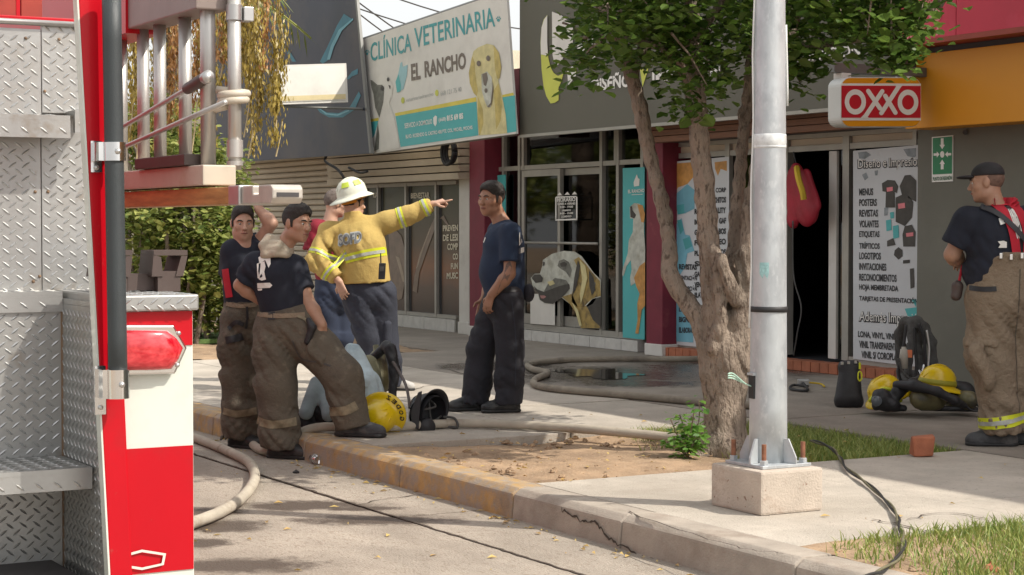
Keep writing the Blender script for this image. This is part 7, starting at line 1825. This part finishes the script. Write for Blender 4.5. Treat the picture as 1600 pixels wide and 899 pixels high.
    def strip(s, bv, pts, width, m, name, off=.006, n=12, parent=None):          # ribbon laid on the cloth, traced on its near side
        sp = spline([s.L(a, b) for a, b in pts], n); vs = []
        for i, p in enumerate(sp):
            t = (sp[min(i + 1, len(sp) - 1)] - sp[max(i - 1, 0)]); t.y = 0; t.normalize(); sd = V((-t.z, 0, t.x)) * width / 2
            row = []
            for q in (-1, -.33, .33, 1):
                c = p + sd * q; hitp = bv.ray_cast(V((c.x, -2, c.z)), V((0, 1, 0)))
                y = hitp[0].y if hitp[0] else None; row.append((c, y))
            ys = [y for _, y in row if y is not None]
            if not ys: continue
            vs.append([V((c.x, (y if y is not None else max(ys)) - off, c.z)) for c, y in row])
        if len(vs) < 2: return None
        mb = MB(); mb.add([q for rw in vs for q in rw], [(4 * i + k, 4 * i + k + 1, 4 * i + k + 5, 4 * i + k + 4) for i in range(len(vs) - 1) for k in range(3)])
        return mb.build(name, m, parent or s.t, smooth=True, local=True)
    def band(s, bv, c, ax, h, m, name, off=.004, a0=0, a1=360, n=40, ref=None):   # ring hugging a limb or trunk, found by rays towards its axis
        ax = V(ax).normalized(); e1, e2 = basis(ax); vs = []; last = None
        for k in range(n + 1):
            t = R(a0 + (a1 - a0) * k / n); d = e1 * math.cos(t) + e2 * math.sin(t)
            for z in (-h / 2, 0, h / 2):
                o_ = V(c) + ax * z; hp = bv.ray_cast(o_ + d * .45, -d, .449)
                p = hp[0] if hp[0] else o_ + d * .1
                vs.append(p + d * off)
        mb = MB(); mb.add(vs, [(3 * k + j, 3 * k + 3 + j, 3 * k + 4 + j, 3 * k + 1 + j) for k in range(n) for j in (0, 1)])
        return mb.build(name, m, s.t, smooth=True, local=True)
    def decal(s, bv, polys, m, name, off=.007, sub=True):
        mb = MB()
        for poly in polys:
            P_ = []
            for i in range(len(poly)):
                a, b = s.L(*poly[i]), s.L(*poly[(i + 1) % len(poly)]); P_ += [a, a.lerp(b, .5)]
            vs = []
            for p in P_:
                hp = bv.ray_cast(V((p.x, -2, p.z)), V((0, 1, 0)))
                if hp[0]: vs.append(V((p.x, hp[0].y - off, p.z)))
            if len(vs) >= 3:
                c = sum(vs, V()) / len(vs); hp = bv.ray_cast(V((c.x, -2, c.z)), V((0, 1, 0)))
                if hp[0]: c = V((c.x, hp[0].y - off, c.z))
                mb.add([c] + vs, [(0, i + 1, (i + 1) % len(vs) + 1) for i in range(len(vs))])
        o = mb.build(name, m, s.t, local=True); o['kind'] = 'stuff'; return o
    def text(s, bv, txt, quad, m, name='lettering', off=.008, bold=.05):
        uv, f = text_uv(txt, bold); a, b, c, d = [V((q[0], q[1])) for q in quad]; vs = []
        for u, w in uv:
            p = (a * (1 - u) + b * u) * w + (d * (1 - u) + c * u) * (1 - w); p = s.L(p.x, p.y)
            hp = bv.ray_cast(V((p.x, -2, p.z)), V((0, 1, 0))); vs.append(V((p.x, (hp[0].y if hp[0] else 0) - off, p.z)))
        o = MB().add(vs, f).build(name, m, s.t, local=True); o['kind'] = 'stuff'; return o
UP = V((0, 0, 1))
def mid(a, b): return (a + b) / 2
def shirt(p, pel, ch, SL, SR, fr, rw, rc, sl=(), fac=1.3, belly=None, sh=.07):
    sf = Soft(.05); sf.cone(pel, ch, rw, rc, flat=fr, fac=fac, k=.06); sf.cone(SL, SR, sh, sh, k=.06); sf.cone(ch, mid(SL, SR) + UP * .035, rc * .8, .068, k=.05, flat=fr, fac=1.15)
    for S, E, fr_, r0, r1 in sl: sf.cone(S, S.lerp(E, fr_), r0, r1, cap=1, k=.035)
    if belly: sf.ell(belly[0], belly[1], k=.06)
    return sf
def trousers(p, wc, wr, pel, pr, fr, legs, fac=1.25, k=.05):
    sf = Soft(k); sf.cone(pel, wc, pr, wr, cap=1, flat=fr, fac=fac, k=.04)
    for H, K, A, a, b, c in legs:
        sf.cone(H, K, a, b, k=.022); m_ = K.lerp(A, .5); sf.cone(K, m_, b, (b + c) / 2, k=.022); sf.cone(m_, A, (b + c) / 2, c, cap=1, k=.03)
    return sf
# ------------------------------------------------------------------ A: man in blue T-shirt
A = Person('man in dark blue T-shirt and black trousers standing with a hand in his pocket', 765, 643)
L = A.L; fr = V((-1, .1, 0)).normalized()
pel, ch = L(789, 462), L(787, 384); SN, SF = L(798, 364, -.17), L(778, 362, .18)
EN, WN = L(796, 428, -.23), L(768, 461, -.20); EF, WF = L(766, 430, .24), L(757, 465, .16)
A.head(L(768, 311), V((-.68, -.73, -.04)), V((.03, 0, 1)), 'hair', neck=L(783, 348), jaw=1.12, size=1.08, moustache=False)
A.core(pel, ch, SN, SF, fr); A.arm(SN, EN, WN, (.054, .048, .034)); A.arm(SF, EF, WF); A.hand(WN, V((-.35, .05, -1)), V((.6, .8, 0)), -1, .5); A.hand(WF, V((-.2, 0, -1)), V((0, -1, 0)), 1, .4)
HN, KN, AN = L(792, 470, -.09), L(797, 545, -.08), L(795, 626, -.06); HF, KF, AF = L(780, 470, .09), L(752, 545, .08), L(742, 626, .08)
A.leg(HN, KN, AN); A.leg(HF, KF, AF)
A.add('body', A.body, .007, M['skin_brown'])
sh_ = A.add('shirt', shirt(A, pel + UP * .02, ch, SN, SF, fr, .172, .178, ((SN, EN, .72, .080, .078), (SF, EF, .72, .078, .076)), fac=1.12, belly=(L(780, 425), (.155, .17, .17))), .009, M['blue_shirt'], CLOTH)
tr_ = A.add('trousers', trousers(A, L(788, 447), .165, L(788, 475), .168, fr, ((HN, KN, AN + UP * -.02, .128, .108, .104), (HF, KF, AF + UP * -.02, .128, .108, .104)), fac=1.1), .010, M['black_trousers'], TROU)
A.strip(A.bvh(tr_), [(752, 449), (785, 452), (826, 449)], .035, M['black_gear'], 'belt'); A.strip(A.bvh(tr_), [(800, 470), (806, 530), (805, 600)], .006, M['navy_trousers'], 'side_seam', off=.003)
A.boot(AN, (-1, -.25), ln=.21, sc=1.05); A.boot(AF, (-1, -.35), ln=.22, sc=1.05)
bv = A.bvh(sh_)
A.decal(bv, [[(808, 342), (813, 340), (818, 350), (819, 362), (816, 378), (811, 384), (811, 370), (813, 355)], [(811, 388), (819, 386), (819, 394), (811, 396)]], M['white'], 'back_print')
A.decal(bv, [[(754, 376), (757, 369), (759, 372), (756, 380)]], M['white'], 'chest_print')
bw = A.bvh([c for c in A.t.children if c.name.startswith('body')][0])
A.decal(bw, [[(791, 412), (797, 406), (800, 416), (797, 428), (789, 446), (783, 456), (776, 458), (781, 444), (787, 430)]], mat('tattoo_ink', (.16, .10, .075), .6, var=.35, vs=40), 'tattoo', off=.002)
sf = Soft(.03); sf.ell(L(826, 458, -.02), (.045, .07, .07)); A.add('waist_pouch', sf, .01, M['black_trousers'], CLOTH)
# ------------------------------------------------------------------ B: officer in yellow coat pointing
B = Person('man in yellow fire coat and white helmet pointing to the right with outstretched arm', 592, 612)
L = B.L; fr = V((.25, .97, 0)).normalized()
pel, ch = L(575, 445), L(560, 378); SL, SR = L(514, 362, .03), L(606, 347, .0)
EL, WL = L(494, 406, -.05), L(530, 440, -.13); ER, WR = L(640, 336, .0), L(676, 319, -.01)
P_ = B.head(L(552, 318, .03), V((.82, .52, -.05)), V((-.12, -.05, 1)), 'hair', neck=L(552, 345, .02), nape=-.085)
B.core(pel, ch, SL, SR, fr); B.arm(SL, EL, WL); B.arm(SR, ER, WR)
B.hand(WL, V((.35, -.1, -1)), V((.3, .9, 0)), -1, .35); B.hand(WR, V((1, 0, .30)), V((.05, .35, -1)), -1, .3, 1.05, point=True)
HL, KL, AL = L(556, 458), L(578, 530, .0), L(588, 600, .03); HR, KR, AR = L(596, 458), L(602, 530, .05), L(612, 598, .1)
B.leg(HL, KL, AL); B.leg(HR, KR, AR)
B.add('body', B.body, .007, M['skin_fair'])
sf = Soft(.05); wc_ = L(571, 446)
sf.cone(wc_, L(562, 385), .222, .228, flat=fr, fac=1.38, cap=0, k=.06); sf.cone(SL + UP * -.01, SR, .082, .082, k=.07); sf.cone(L(562, 385), L(556, 350, .02), .19, .09, k=.06, flat=fr, fac=1.2); sf.cone(L(552, 338, .02), L(551, 331, .02), .075, .072, k=.02, cap=1)
sf.cone(SL, EL, .088, .082, k=.04); sf.cone(EL, EL.lerp(WL, .86), .082, .064, k=.03, cap=1); sf.cone(SR, ER, .092, .080, k=.05); sf.cone(ER, ER.lerp(WR, .95), .080, .060, k=.03, cap=1)
sf.plane(L(570, 442), V((.06, 0, -1)))
ct = B.add('coat', sf, .009, M['coat'], [(.010, 34, 16, 18, 0), (.0075, 62, -34, 26, 1), (.003, 100, 70, -60, 2)])
bv = B.bvh(ct)
cz = L(565, 398)
for nm, hh, mm, of in (('lime_band', .075, M['lime_tape'], .004), ('silver_band', .028, M['silver_tape'], .008)):
    B.strip(bv, [(541, 405), (556, 401), (578, 396), (606, 392)], hh, mm, nm, of)
    for p_, ax in ((SL.lerp(EL, .82), EL - SL), (EL.lerp(WL, .62), WL - EL), (SR.lerp(ER, .62), ER - SR), (ER.lerp(WR, .70), WR - ER)): B.band(bv, p_, ax, hh * .72, mm, nm, of, n=26)
B.text(bv, 'SOFD', [(529, 366), (568, 360), (568, 379), (530, 386)], M['grey_text'], off=.009, bold=.09); B.text(bv, 'SOFD', [(530.5, 367.5), (567, 362), (567, 377.5), (531.5, 384)], mat('slate_letter', (.16, .17, .18), .6), off=.012, bold=.02)
tr_ = B.add('trousers', trousers(B, L(572, 434), .165, L(575, 462), .180, fr, ((HL, KL, AL + UP * -.03, .132, .112, .10), (HR, KR, AR + UP * -.03, .132, .112, .10))), .010, M['navy_trousers'], TROU)
bt = B.bvh(tr_); sf = Soft(.02); sf.cone(L(606, 508, -.06), L(605, 532, -.05), .045, .045, flat=DV, fac=1.3); B.add('cargo_pocket', sf, .009, M['navy_trousers'], CLOTH)
B.boot(AL, (.6, .6), 'boot', ln=.2); B.boot(AR, (.9, -.2), 'shoe', ln=.2, top=.06, name='shoe')
hc_ = P_(0, -.012, .085); hu_ = V((-.25, -.10, 1))
helmet(B.t, hc_ - V((0, 0, .015)), hu_, V((.86, .5, .2)), M['helmet_white'], brim=.046, liner=mat('orange_liner', (.52, .22, .02), .8), s=.95, local=True)
nf = MB(); u, f, r = axes_of(hu_, V((.86, .5, .2))); vs = []
for k in range(13):
    t = R(100 + 160 * k / 12)
    for q, h in ((.114, -.006), (.108, -.045), (.100, -.062)): vs.append(hc_ - V((0, 0, .015)) + f * (q * 1.1 * math.cos(t)) + r * (q * .94 * math.sin(t)) + u * h)
nf.add(vs, [(3 * k + a, 3 * k + 3 + a, 3 * k + 4 + a, 3 * k + 1 + a) for k in range(12) for a in (0, 1)]); nf.build('neck_flap', mat('orange_flap', (.50, .20, .015), .8, var=.2, vs=20), B.t, smooth=True, local=True)
lg = MB(); u, f, r = axes_of(hu_, V((.86, .5, .2)))
for a0, a1 in ((-2.2, -1.75), (-1.45, -.85), (-.6, -.2), (1.0, 1.6), (2.0, 2.6)):
    vs = []
    for k in range(7):
        t = a0 + (a1 - a0) * k / 6; 
        for a, h in ((.119, .085), (.098, .127)): vs.append(hc_ - V((0, 0, .015)) + (f * (a * 1.12 * math.cos(t)) + r * (a * .94 * math.sin(t)) + u * h) * .965)
    lg.add(vs, [(2 * k, 2 * k + 2, 2 * k + 3, 2 * k + 1) for k in range(6)])
lg.build('lime_patch', mat('lime_patch', (.5, .62, .06), .5), B.t, local=True)['kind'] = 'stuff'
rd = MB(); c = L(597, 424, -.24); rd.obox(c, (.028, 0, 0), (0, .018, 0), (.004, 0, .068)); ro = rd.build('radio', M['black_gear'], B.t, bevel=.006, local=True); MB().tube([c + V((-.01, 0, .066)), c + V((-.012, 0, .15))], .006, 6).build('antenna', M['rubber'], ro, local=True); MB().obox(c + V((0, -.02, .02)), (.018, 0, 0), (0, .002, 0), (0, 0, .02)).build('grille', M['gear_grey'], ro, local=True)
# ------------------------------------------------------------------ C: man in maroon shirt behind
C = Person('man in maroon T-shirt and navy shorts half hidden behind the yellow coat', 522, 599)
L = C.L; fr = V((.5, .86, 0)).normalized()
pel, ch = L(520, 452), L(512, 380); SL, SR = L(494, 357, -.05), L(538, 360, .08)
EL, WL = L(487, 402, -.06), L(505, 436, .02); ER, WR = L(548, 410, .12), L(545, 450, .12)
C.head(L(524, 318, .02), V((.88, .42, -.1)), V((.05, 0, 1)), 'hair_grey', neck=L(515, 348), hairline=.055)
C.core(pel, ch, SL, SR, fr); C.arm(SL, EL, WL, (.056, .05, .034)); C.arm(SR, ER, WR); C.hand(WL, V((.7, .3, -.4)), V((0, 0, -1)), -1, .4); C.hand(WR, V((0, 0, -1)), V((-1, 0, 0)), 1, .4)
HL, KL, AL = L(511, 462, -.03), L(512, 528, -.02), L(514, 590); HR, KR, AR = L(530, 462, .06), L(533, 528, .06), L(536, 588, .08)
C.leg(HL, KL, AL, (.08, .064, .040)); C.leg(HR, KR, AR, (.08, .064, .040))
C.add('body', C.body, .008, M['skin_fair'])
C.add('shirt', shirt(C, pel + UP * .06, ch, SL, SR, fr, .150, .178, ((SL, EL, .75, .084, .084), (SR, ER, .75, .08, .08)), fac=1.15), .010, M['maroon_shirt'], CLOTH)
C.add('shorts', trousers(C, L(520, 436), .172, L(520, 468), .168, fr, ((HL, KL, L(512, 522, -.02), .115, .11, .11), (HR, KR, L(533, 522, .06), .115, .11, .11))), .010, M['navy_shorts'], TROU)
for a in (AL, AR): C.boot(a, (.8, .3), 'shoe', ln=.19, top=.06, name='shoe')
# ------------------------------------------------------------------ D: leaning firefighter, one boot on the kerb
D = Person('firefighter in printed navy T-shirt leaning on his knee with one boot on the kerb', 437, 716, RZ)
L = D.L; fr = V((.25, .97, 0)).normalized()
pel, ch = L(447, 492), L(432, 430); SL, SR = L(400, 412, -.02), L(462, 418, .03)
EL, WL = L(376, 446, .02), L(410, 472, .08); ER, WR = L(482, 476, -.04), L(503, 508, -.12)
D.head(L(464, 349, -.02), V((.80, -.58, -.10)), V((.10, 0, 1)), 'hair', neck=L(440, 390, .0), jaw=1.06, size=1.06)
D.core(pel, ch, SL, SR, fr); D.arm(SL, EL, WL, (.054, .05, .034)); D.arm(SR, ER, WR, (.056, .052, .035)); D.hand(WL, V((.6, .5, -.5)), V((0, .2, -1)), -1, .4); D.hand(WR, V((.10, -.05, -1)), V((-.5, .8, 0)), -1, .22, 1.05)
HL, KL, AL = L(430, 520), L(432, 606, -.03), L(438, 690); HR, KR, AR = L(468, 515, -.02), L(535, 588, -.12), L(556, 652, -.12)
D.leg(HL, KL, AL); D.leg(HR, KR, AR)
D.add('body', D.body, .007, M['skin_tan'])
sh_ = D.add('shirt', shirt(D, pel + V((0, 0, .0)), ch, SL, SR, fr, .165, .175, ((SL, EL, .74, .078, .076), (SR, ER, .62, .078, .078)), fac=1.22), .009, M['navy'], CLOTH)
hd = Soft(.03); hd = Soft(.012); hd.chain([L(414, 396, -.11), L(411, 384, -.09), L(420, 373, -.05), L(438, 373, .0)], [.024, .030, .032, .024]); hd.chain([L(412, 399, -.10), L(430, 396, -.13), L(447, 398, -.10), L(453, 401, -.03)], [.024, .026, .022, .018]); hd.chain([L(416, 389, -.10), L(434, 388, -.125), L(450, 395, -.07)], [.024, .025, .020]); hd.chain([L(420, 381, -.08), L(436, 381, -.10), L(448, 389, -.06)], [.024, .024, .018]); hd.cone(L(428, 384, -.02), L(446, 393, .0), .068, .058)
D.add('hood', hd, .008, M['hood'], [(.006, 30, 20, 60, 0), (.003, 60, 60, 70, 1)])
tn = Soft(.06); tn.cone(pel + UP * -.04, L(443, 484), .185, .175, flat=fr, fac=1.2, cap=1, k=.05)
tn.cone(HL, KL, .150, .135, k=.07); tn.cone(KL, AL + UP * -.03, .135, .132, cap=1, k=.04); tn.cone(HR, KR, .150, .128, k=.07); tn.cone(KR, L(552, 668, -.12), .130, .118, cap=1, k=.05); tn.ell(L(500, 545, -.06), (.13, .12, .11), k=.06)
to = D.add('trousers', tn, .010, M['turnout'], TURN)
D.boot(AL, (1, -.45), ln=.24, sc=1.15, top=.14); D.boot(L(545, 678, -.10), (1, -.30), 'boot_grey', ln=.27, sc=1.15, top=.10, zs=.16)
bv = D.bvh(sh_); bt = D.bvh(to)
D.decal(bv, [[(407, 402), (414, 397), (420, 397), (426, 402), (427, 412), (424, 418), (421, 411), (418, 405), (413, 405), (409, 412)], [(411, 410), (417, 408), (419, 416), (417, 424), (420, 436), (413, 438), (408, 436), (410, 424)], [(405, 412), (408, 410), (407, 424), (410, 436), (406, 434)], [(405, 442), (426, 441), (430, 445), (426, 449), (405, 450)], [(405, 451), (413, 450), (413, 453), (406, 454)]], M['white'], 'back_print')
D.strip(bt, [(402, 655), (430, 660), (466, 656)], .055, M['tape_tan'], 'trouser_band'); D.strip(bt, [(515, 640), (545, 636), (562, 628)], .06, M['tape_tan'], 'trouser_band')
D.strip(bt, [(404, 490), (440, 492), (480, 490)], .03, M['turnout_tan'], 'waistband'); D.strip(bt, [(428, 486), (429, 498)], .05, M['black_gear'], 'waist_patch')
sf = Soft(.02); sf.chain([L(482, 500, -.18), L(488, 512, -.2), L(480, 534, -.2)], [.018, .026, .022]); D.add('glove_clip', sf, .008, M['black_gear']); D.strip(bt, [(470, 492), (482, 498), (490, 512)], .018, M['tape_tan'], 'hook_strap', off=.012)
sf = Soft(.02); sf.cone(L(492, 545, -.17), L(508, 560, -.18), .075, .07, flat=DV, fac=2.2); D.add('cargo_pocket', sf, .009, M['turnout'], TURN)
D.strip(bt, [(490, 552), (505, 562), (522, 568)], .012, M['gear_grey'], 'pocket_edge', off=.004); D.strip(bt, [(462, 530), (475, 558), (505, 562)], .010, M['gear_grey'], 'pocket_edge', off=.004)
# ------------------------------------------------------------------ E: firefighter with raised arm
E_ = Person('firefighter in black T-shirt resting a raised arm on the beam above him', 379, 699, RZ)
L = E_.L; fr = V((.30, -.95, 0)).normalized()
pel, ch = L(381, 484), L(378, 420); SR, SL = L(362, 392, -.02), L(400, 386, .06)
EL, WL = L(424, 349, -.02), L(404, 327, -.02); ER, WR = L(356, 440, .12), L(372, 468, .18)
E_.head(L(379, 348, -.02), V((.30, -.94, -.12)), V((0, 0, 1)), 'hair', neck=L(380, 384), hairline=.066, size=1.03, jaw=.98)
E_.core(pel, ch, SL, SR, fr); E_.arm(SL, EL, WL, (.052, .047, .033)); E_.arm(SR, ER, WR); E_.hand(WL, V((-.25, .1, 1)), V((-.3, -.9, 0)), 1, .7); E_.hand(WR, V((.3, .1, -1)), V((0, -1, 0)), -1, .4)
HR, KR, AR = L(371, 500, -.03), L(372, 590, -.02), L(374, 676, .0); HL, KL, AL = L(390, 500, .05), L(392, 590, .05), L(396, 680, .04)
E_.leg(HL, KL, AL); E_.leg(HR, KR, AR)
E_.add('body', E_.body, .007, M['skin_fair'])
sh_ = E_.add('shirt', shirt(E_, pel, ch, SL, SR, fr, .138, .142, ((SL, EL, .34, .078, .074), (SR, ER, .75, .076, .074)), fac=1.1, sh=.066), .009, M['navy'], CLOTH)
tn = trousers(E_, L(381, 472), .142, L(381, 492), .148, fr, ((HR, KR, AR + UP * -.03, .125, .118, .118), (HL, KL, AL + UP * -.03, .122, .118, .118)), fac=1.1, k=.05); tn.ell(L(366, 545, -.05), (.09, .10, .13), k=.05)
to = E_.add('trousers', tn, .010, M['turnout'], TURN)
E_.boot(AR, (.75, -.65), ln=.23, sc=1.12, top=.13); E_.boot(AL, (.9, -.45), ln=.23, sc=1.12, top=.13)
bv = E_.bvh(sh_); bt = E_.bvh(to)
E_.strip(bv, [(355, 420), (358, 440), (362, 464)], .055, M['red_strap'], 'red_strap', off=.012); E_.strip(bv, [(404, 432), (401, 450), (398, 468)], .03, M['red_strap'], 'red_strap', off=.012)
E_.strip(bt, [(356, 474), (380, 477), (404, 475)], .03, M['turnout_tan'], 'waistband'); E_.strip(bt, [(358, 530), (368, 528), (384, 524)], .05, M['black_gear'], 'pocket_flap', off=.010); E_.strip(bt, [(390, 478), (391, 495), (389, 512)], .016, M['black_gear'], 'hook_strap', off=.012); E_.strip(bt, [(362, 512), (374, 502), (386, 506)], .03, M['black_gear'], 'glove', off=.014)
E_.strip(bt, [(352, 640), (375, 644), (404, 640)], .05, M['tape_tan'], 'trouser_band')
# ------------------------------------------------------------------ F: firefighter at the right edge with red suspenders
F_ = Person('firefighter in black cap and red suspenders standing at the right edge before the grey wall', 1562, 697)
L = F_.L; fr = V((-.42, .90, 0)).normalized()
pel, ch = L(1566, 455), L(1560, 370); SL, SR = L(1512, 346, .02), L(1612, 342, .06)
EL, WL = L(1488, 398, .06), L(1503, 412, .28); ER, WR = L(1640, 400, .10), L(1625, 440, .25)
P_ = F_.head(L(1541, 285, .02), V((-.92, .30, -.10)), V((.04, 0, 1)), None, neck=L(1556, 325, .0), jaw=1.06, size=1.05)
F_.core(pel, ch, SL, SR, fr); F_.arm(SL, EL, WL, (.060, .056, .036)); F_.arm(SR, ER, WR, (.06, .054, .036)); F_.hand(WL, V((.1, 1, 0)), V((0, 0, -1)), -1, .5); F_.hand(WR, V((-.2, 1, 0)), V((0, 0, -1)), 1, .5)
HL, KL, AL = L(1546, 470), L(1552, 572, -.02), L(1567, 668, .0); HR, KR, AR = L(1596, 470, .04), L(1606, 572, .05), L(1612, 664, .08)
F_.leg(HL, KL, AL); F_.leg(HR, KR, AR)
F_.add('body', F_.body, .007, M['skin_tan'])
hs = Soft(.02); hs.ell(P_(0, -.018, .022), (.0785, .098, .088), (F_.r, F_.f, F_.u)); hs.plane(P_(0, .01, 0), F_.f * .9 - F_.u * .3); hs.plane(P_(0, 0, -.045), -F_.u); F_.add('hair', hs, .006, mat('cropped_hair', (.16, .095, .07), .85, var=.3, vs=60, obj=True))
cp = Soft(.015); cp.ell(P_(0, -.014, .046), (.086, .106, .082), (F_.r, F_.f, F_.u)); cp.plane(P_(0, 0, .040), -F_.u + F_.f * .06)
cap = F_.add('cap', cp, .007, mat('black_cap', (.020, .019, .021), .8, var=.25, vs=12, bump=.2, bs=180, obj=True), [(.0015, 40, 40, 50, 0)])
pk_ = Soft(.01); pk_.ell(P_(0, .108, .042), (.062, .072, .013), (F_.r, F_.f + F_.u * .06, F_.u - F_.f * .06)); link('cap_peak', pk_.mesh('cap_peak', .006), cap.data.materials[0], cap, True)
sh_ = F_.add('shirt', shirt(F_, pel, ch, SL, SR, fr, .205, .208, ((SL, EL, .74, .098, .102), (SR, ER, .75, .095, .098)), fac=1.25, belly=(L(1545, 425, .05), (.17, .16, .15)), sh=.08), .009, M['navy'], CLOTH)
tn = Soft(.06); tn.cone(pel + UP * -.03, L(1570, 385), .215, .205, flat=fr, fac=1.12, k=.05)
tn.cone(HL, KL, .155, .135, k=.06); tn.cone(KL, AL + UP * -.02, .135, .125, cap=1, k=.04); tn.cone(HR, KR, .155, .135, k=.06); tn.cone(KR, AR + UP * -.02, .135, .125, cap=1, k=.04); tn.ell(L(1532, 545, -.05), (.10, .10, .12), k=.05)
tn.plane(L(1532, 415), V((-.70, 0, .72))); tn.plane(L(1570, 394), UP)
to = F_.add('trousers', tn, .010, M['turnout_tan'], TURN)
F_.boot(AL, (-1, .1), 'boot_grey', ln=.23, sc=1.15, top=.14); F_.boot(AR, (-.9, .2), 'boot_grey', ln=.23, sc=1.15, top=.14)
bv = F_.bvh(sh_); bt = F_.bvh(to)
F_.strip(bv, [(1549, 314), (1560, 330), (1569, 352), (1574, 372), (1578, 398)], .062, M['red_strap'], 'suspender', off=.014); F_.strip(bv, [(1578, 312), (1588, 330), (1596, 352), (1598, 372), (1598, 398)], .07, M['red_strap'], 'suspender', off=.014); F_.strip(bv, [(1550, 316), (1565, 315), (1582, 315)], .05, M['red_strap'], 'suspender', off=.018)
F_.strip(bv, [(1530, 322), (1550, 334), (1576, 358), (1604, 386)], .035, mat('dark_strap', (.05, .05, .055), .8), 'shoulder_strap', off=.024)
F_.strip(bv, [(1570, 322), (1576, 345), (1582, 366), (1584, 396)], .05, M['black_gear'], 'back_panel', off=.010)
F_.text(bv, 'SOFD', [(1567, 326), (1579, 326), (1590, 372), (1578, 374)], M['white'], off=.017, bold=.06)
F_.decal(bv, [[(1550, 342), (1558, 337), (1560, 344), (1556, 347), (1560, 349), (1552, 352)], [(1547, 377), (1556, 376), (1561, 378), (1561, 387), (1548, 387), (1551, 382)], [(1572, 338), (1582, 336), (1584, 352), (1574, 354)]], M['white'], 'back_print', off=.012)
F_.strip(bt, [(1508, 449), (1526, 451), (1545, 450)], .032, M['black_gear'], 'pocket_trim', off=.006)
bn_ = F_.band(bt, L(1566, 655, .0), (AL - KL), .075, M['lime_tape'], 'lime_band', .005, n=30); F_.band(bt, L(1566, 655, .0), (AL - KL), .028, M['silver_tape'], 'silver_band', .009, n=30)
mb = MB(); 
for px, py in ((1564, 400), (1580, 402), (1597, 400)): p = L(px, py, -.20); mb.obox(p, (.010, 0, 0), (0, .006, 0), (0, 0, .018))
o = mb.build('buckle', M['chrome'], F_.t, local=True, bevel=.003); o['kind'] = 'stuff'
MB().tube(spline([L(1504, 415, .1), L(1501, 428, .08), L(1497, 450, .05)], 4), .010, 6).build('red_cord', M['red_strap'], F_.t, local=True, smooth=True)
sf = Soft(.02); sf.cone(L(1496, 448, .05), L(1494, 462, .05), .035, .035); F_.add('hanging_glove', sf, .009, M['bracket_brown'], CLOTH)
sf = Soft(.02); sf.cone(L(1528, 552, -.12), L(1545, 590, -.14), .095, .09, flat=DV, fac=2.0); sf.cone(L(1512, 535, -.11), L(1556, 538, -.155), .026, .026, k=.02, flat=DV, fac=1.4); F_.add('cargo_pocket', sf, .009, M['turnout_tan'], TURN)
F_.strip(bt, [(1582, 420), (1580, 500), (1584, 600), (1586, 650)], .007, M['turnout'], 'side_seam', off=.003)
# ---- flat prints and lettering that are too small to pick apart
for o in list(scene.objects):
    if o.type == 'MESH' and o.parent and o.name.split('.')[0] in ('lettering', 'opening_hours', 'headline', 'ink_splash', 'shirt_picture', 'mug_picture', 'shirt_print', 'dog_shade', 'dog_dark', 'dog_ear', 'dog_eye', 'dog_coat', 'cat_eye', 'cat_patch', 'teal_band', 'yellow_line', 'swirl', 'swirl_highlight', 'leg_picture', 'leg_highlight', 'cup_picture', 'cup_shade', 'emblem', 'emblem_light', 'arrow', 'round_symbol', 'eye', 'iris', 'eyebrow', 'window_frame', 'screw', 'knob'):
        o['kind'] = 'stuff'
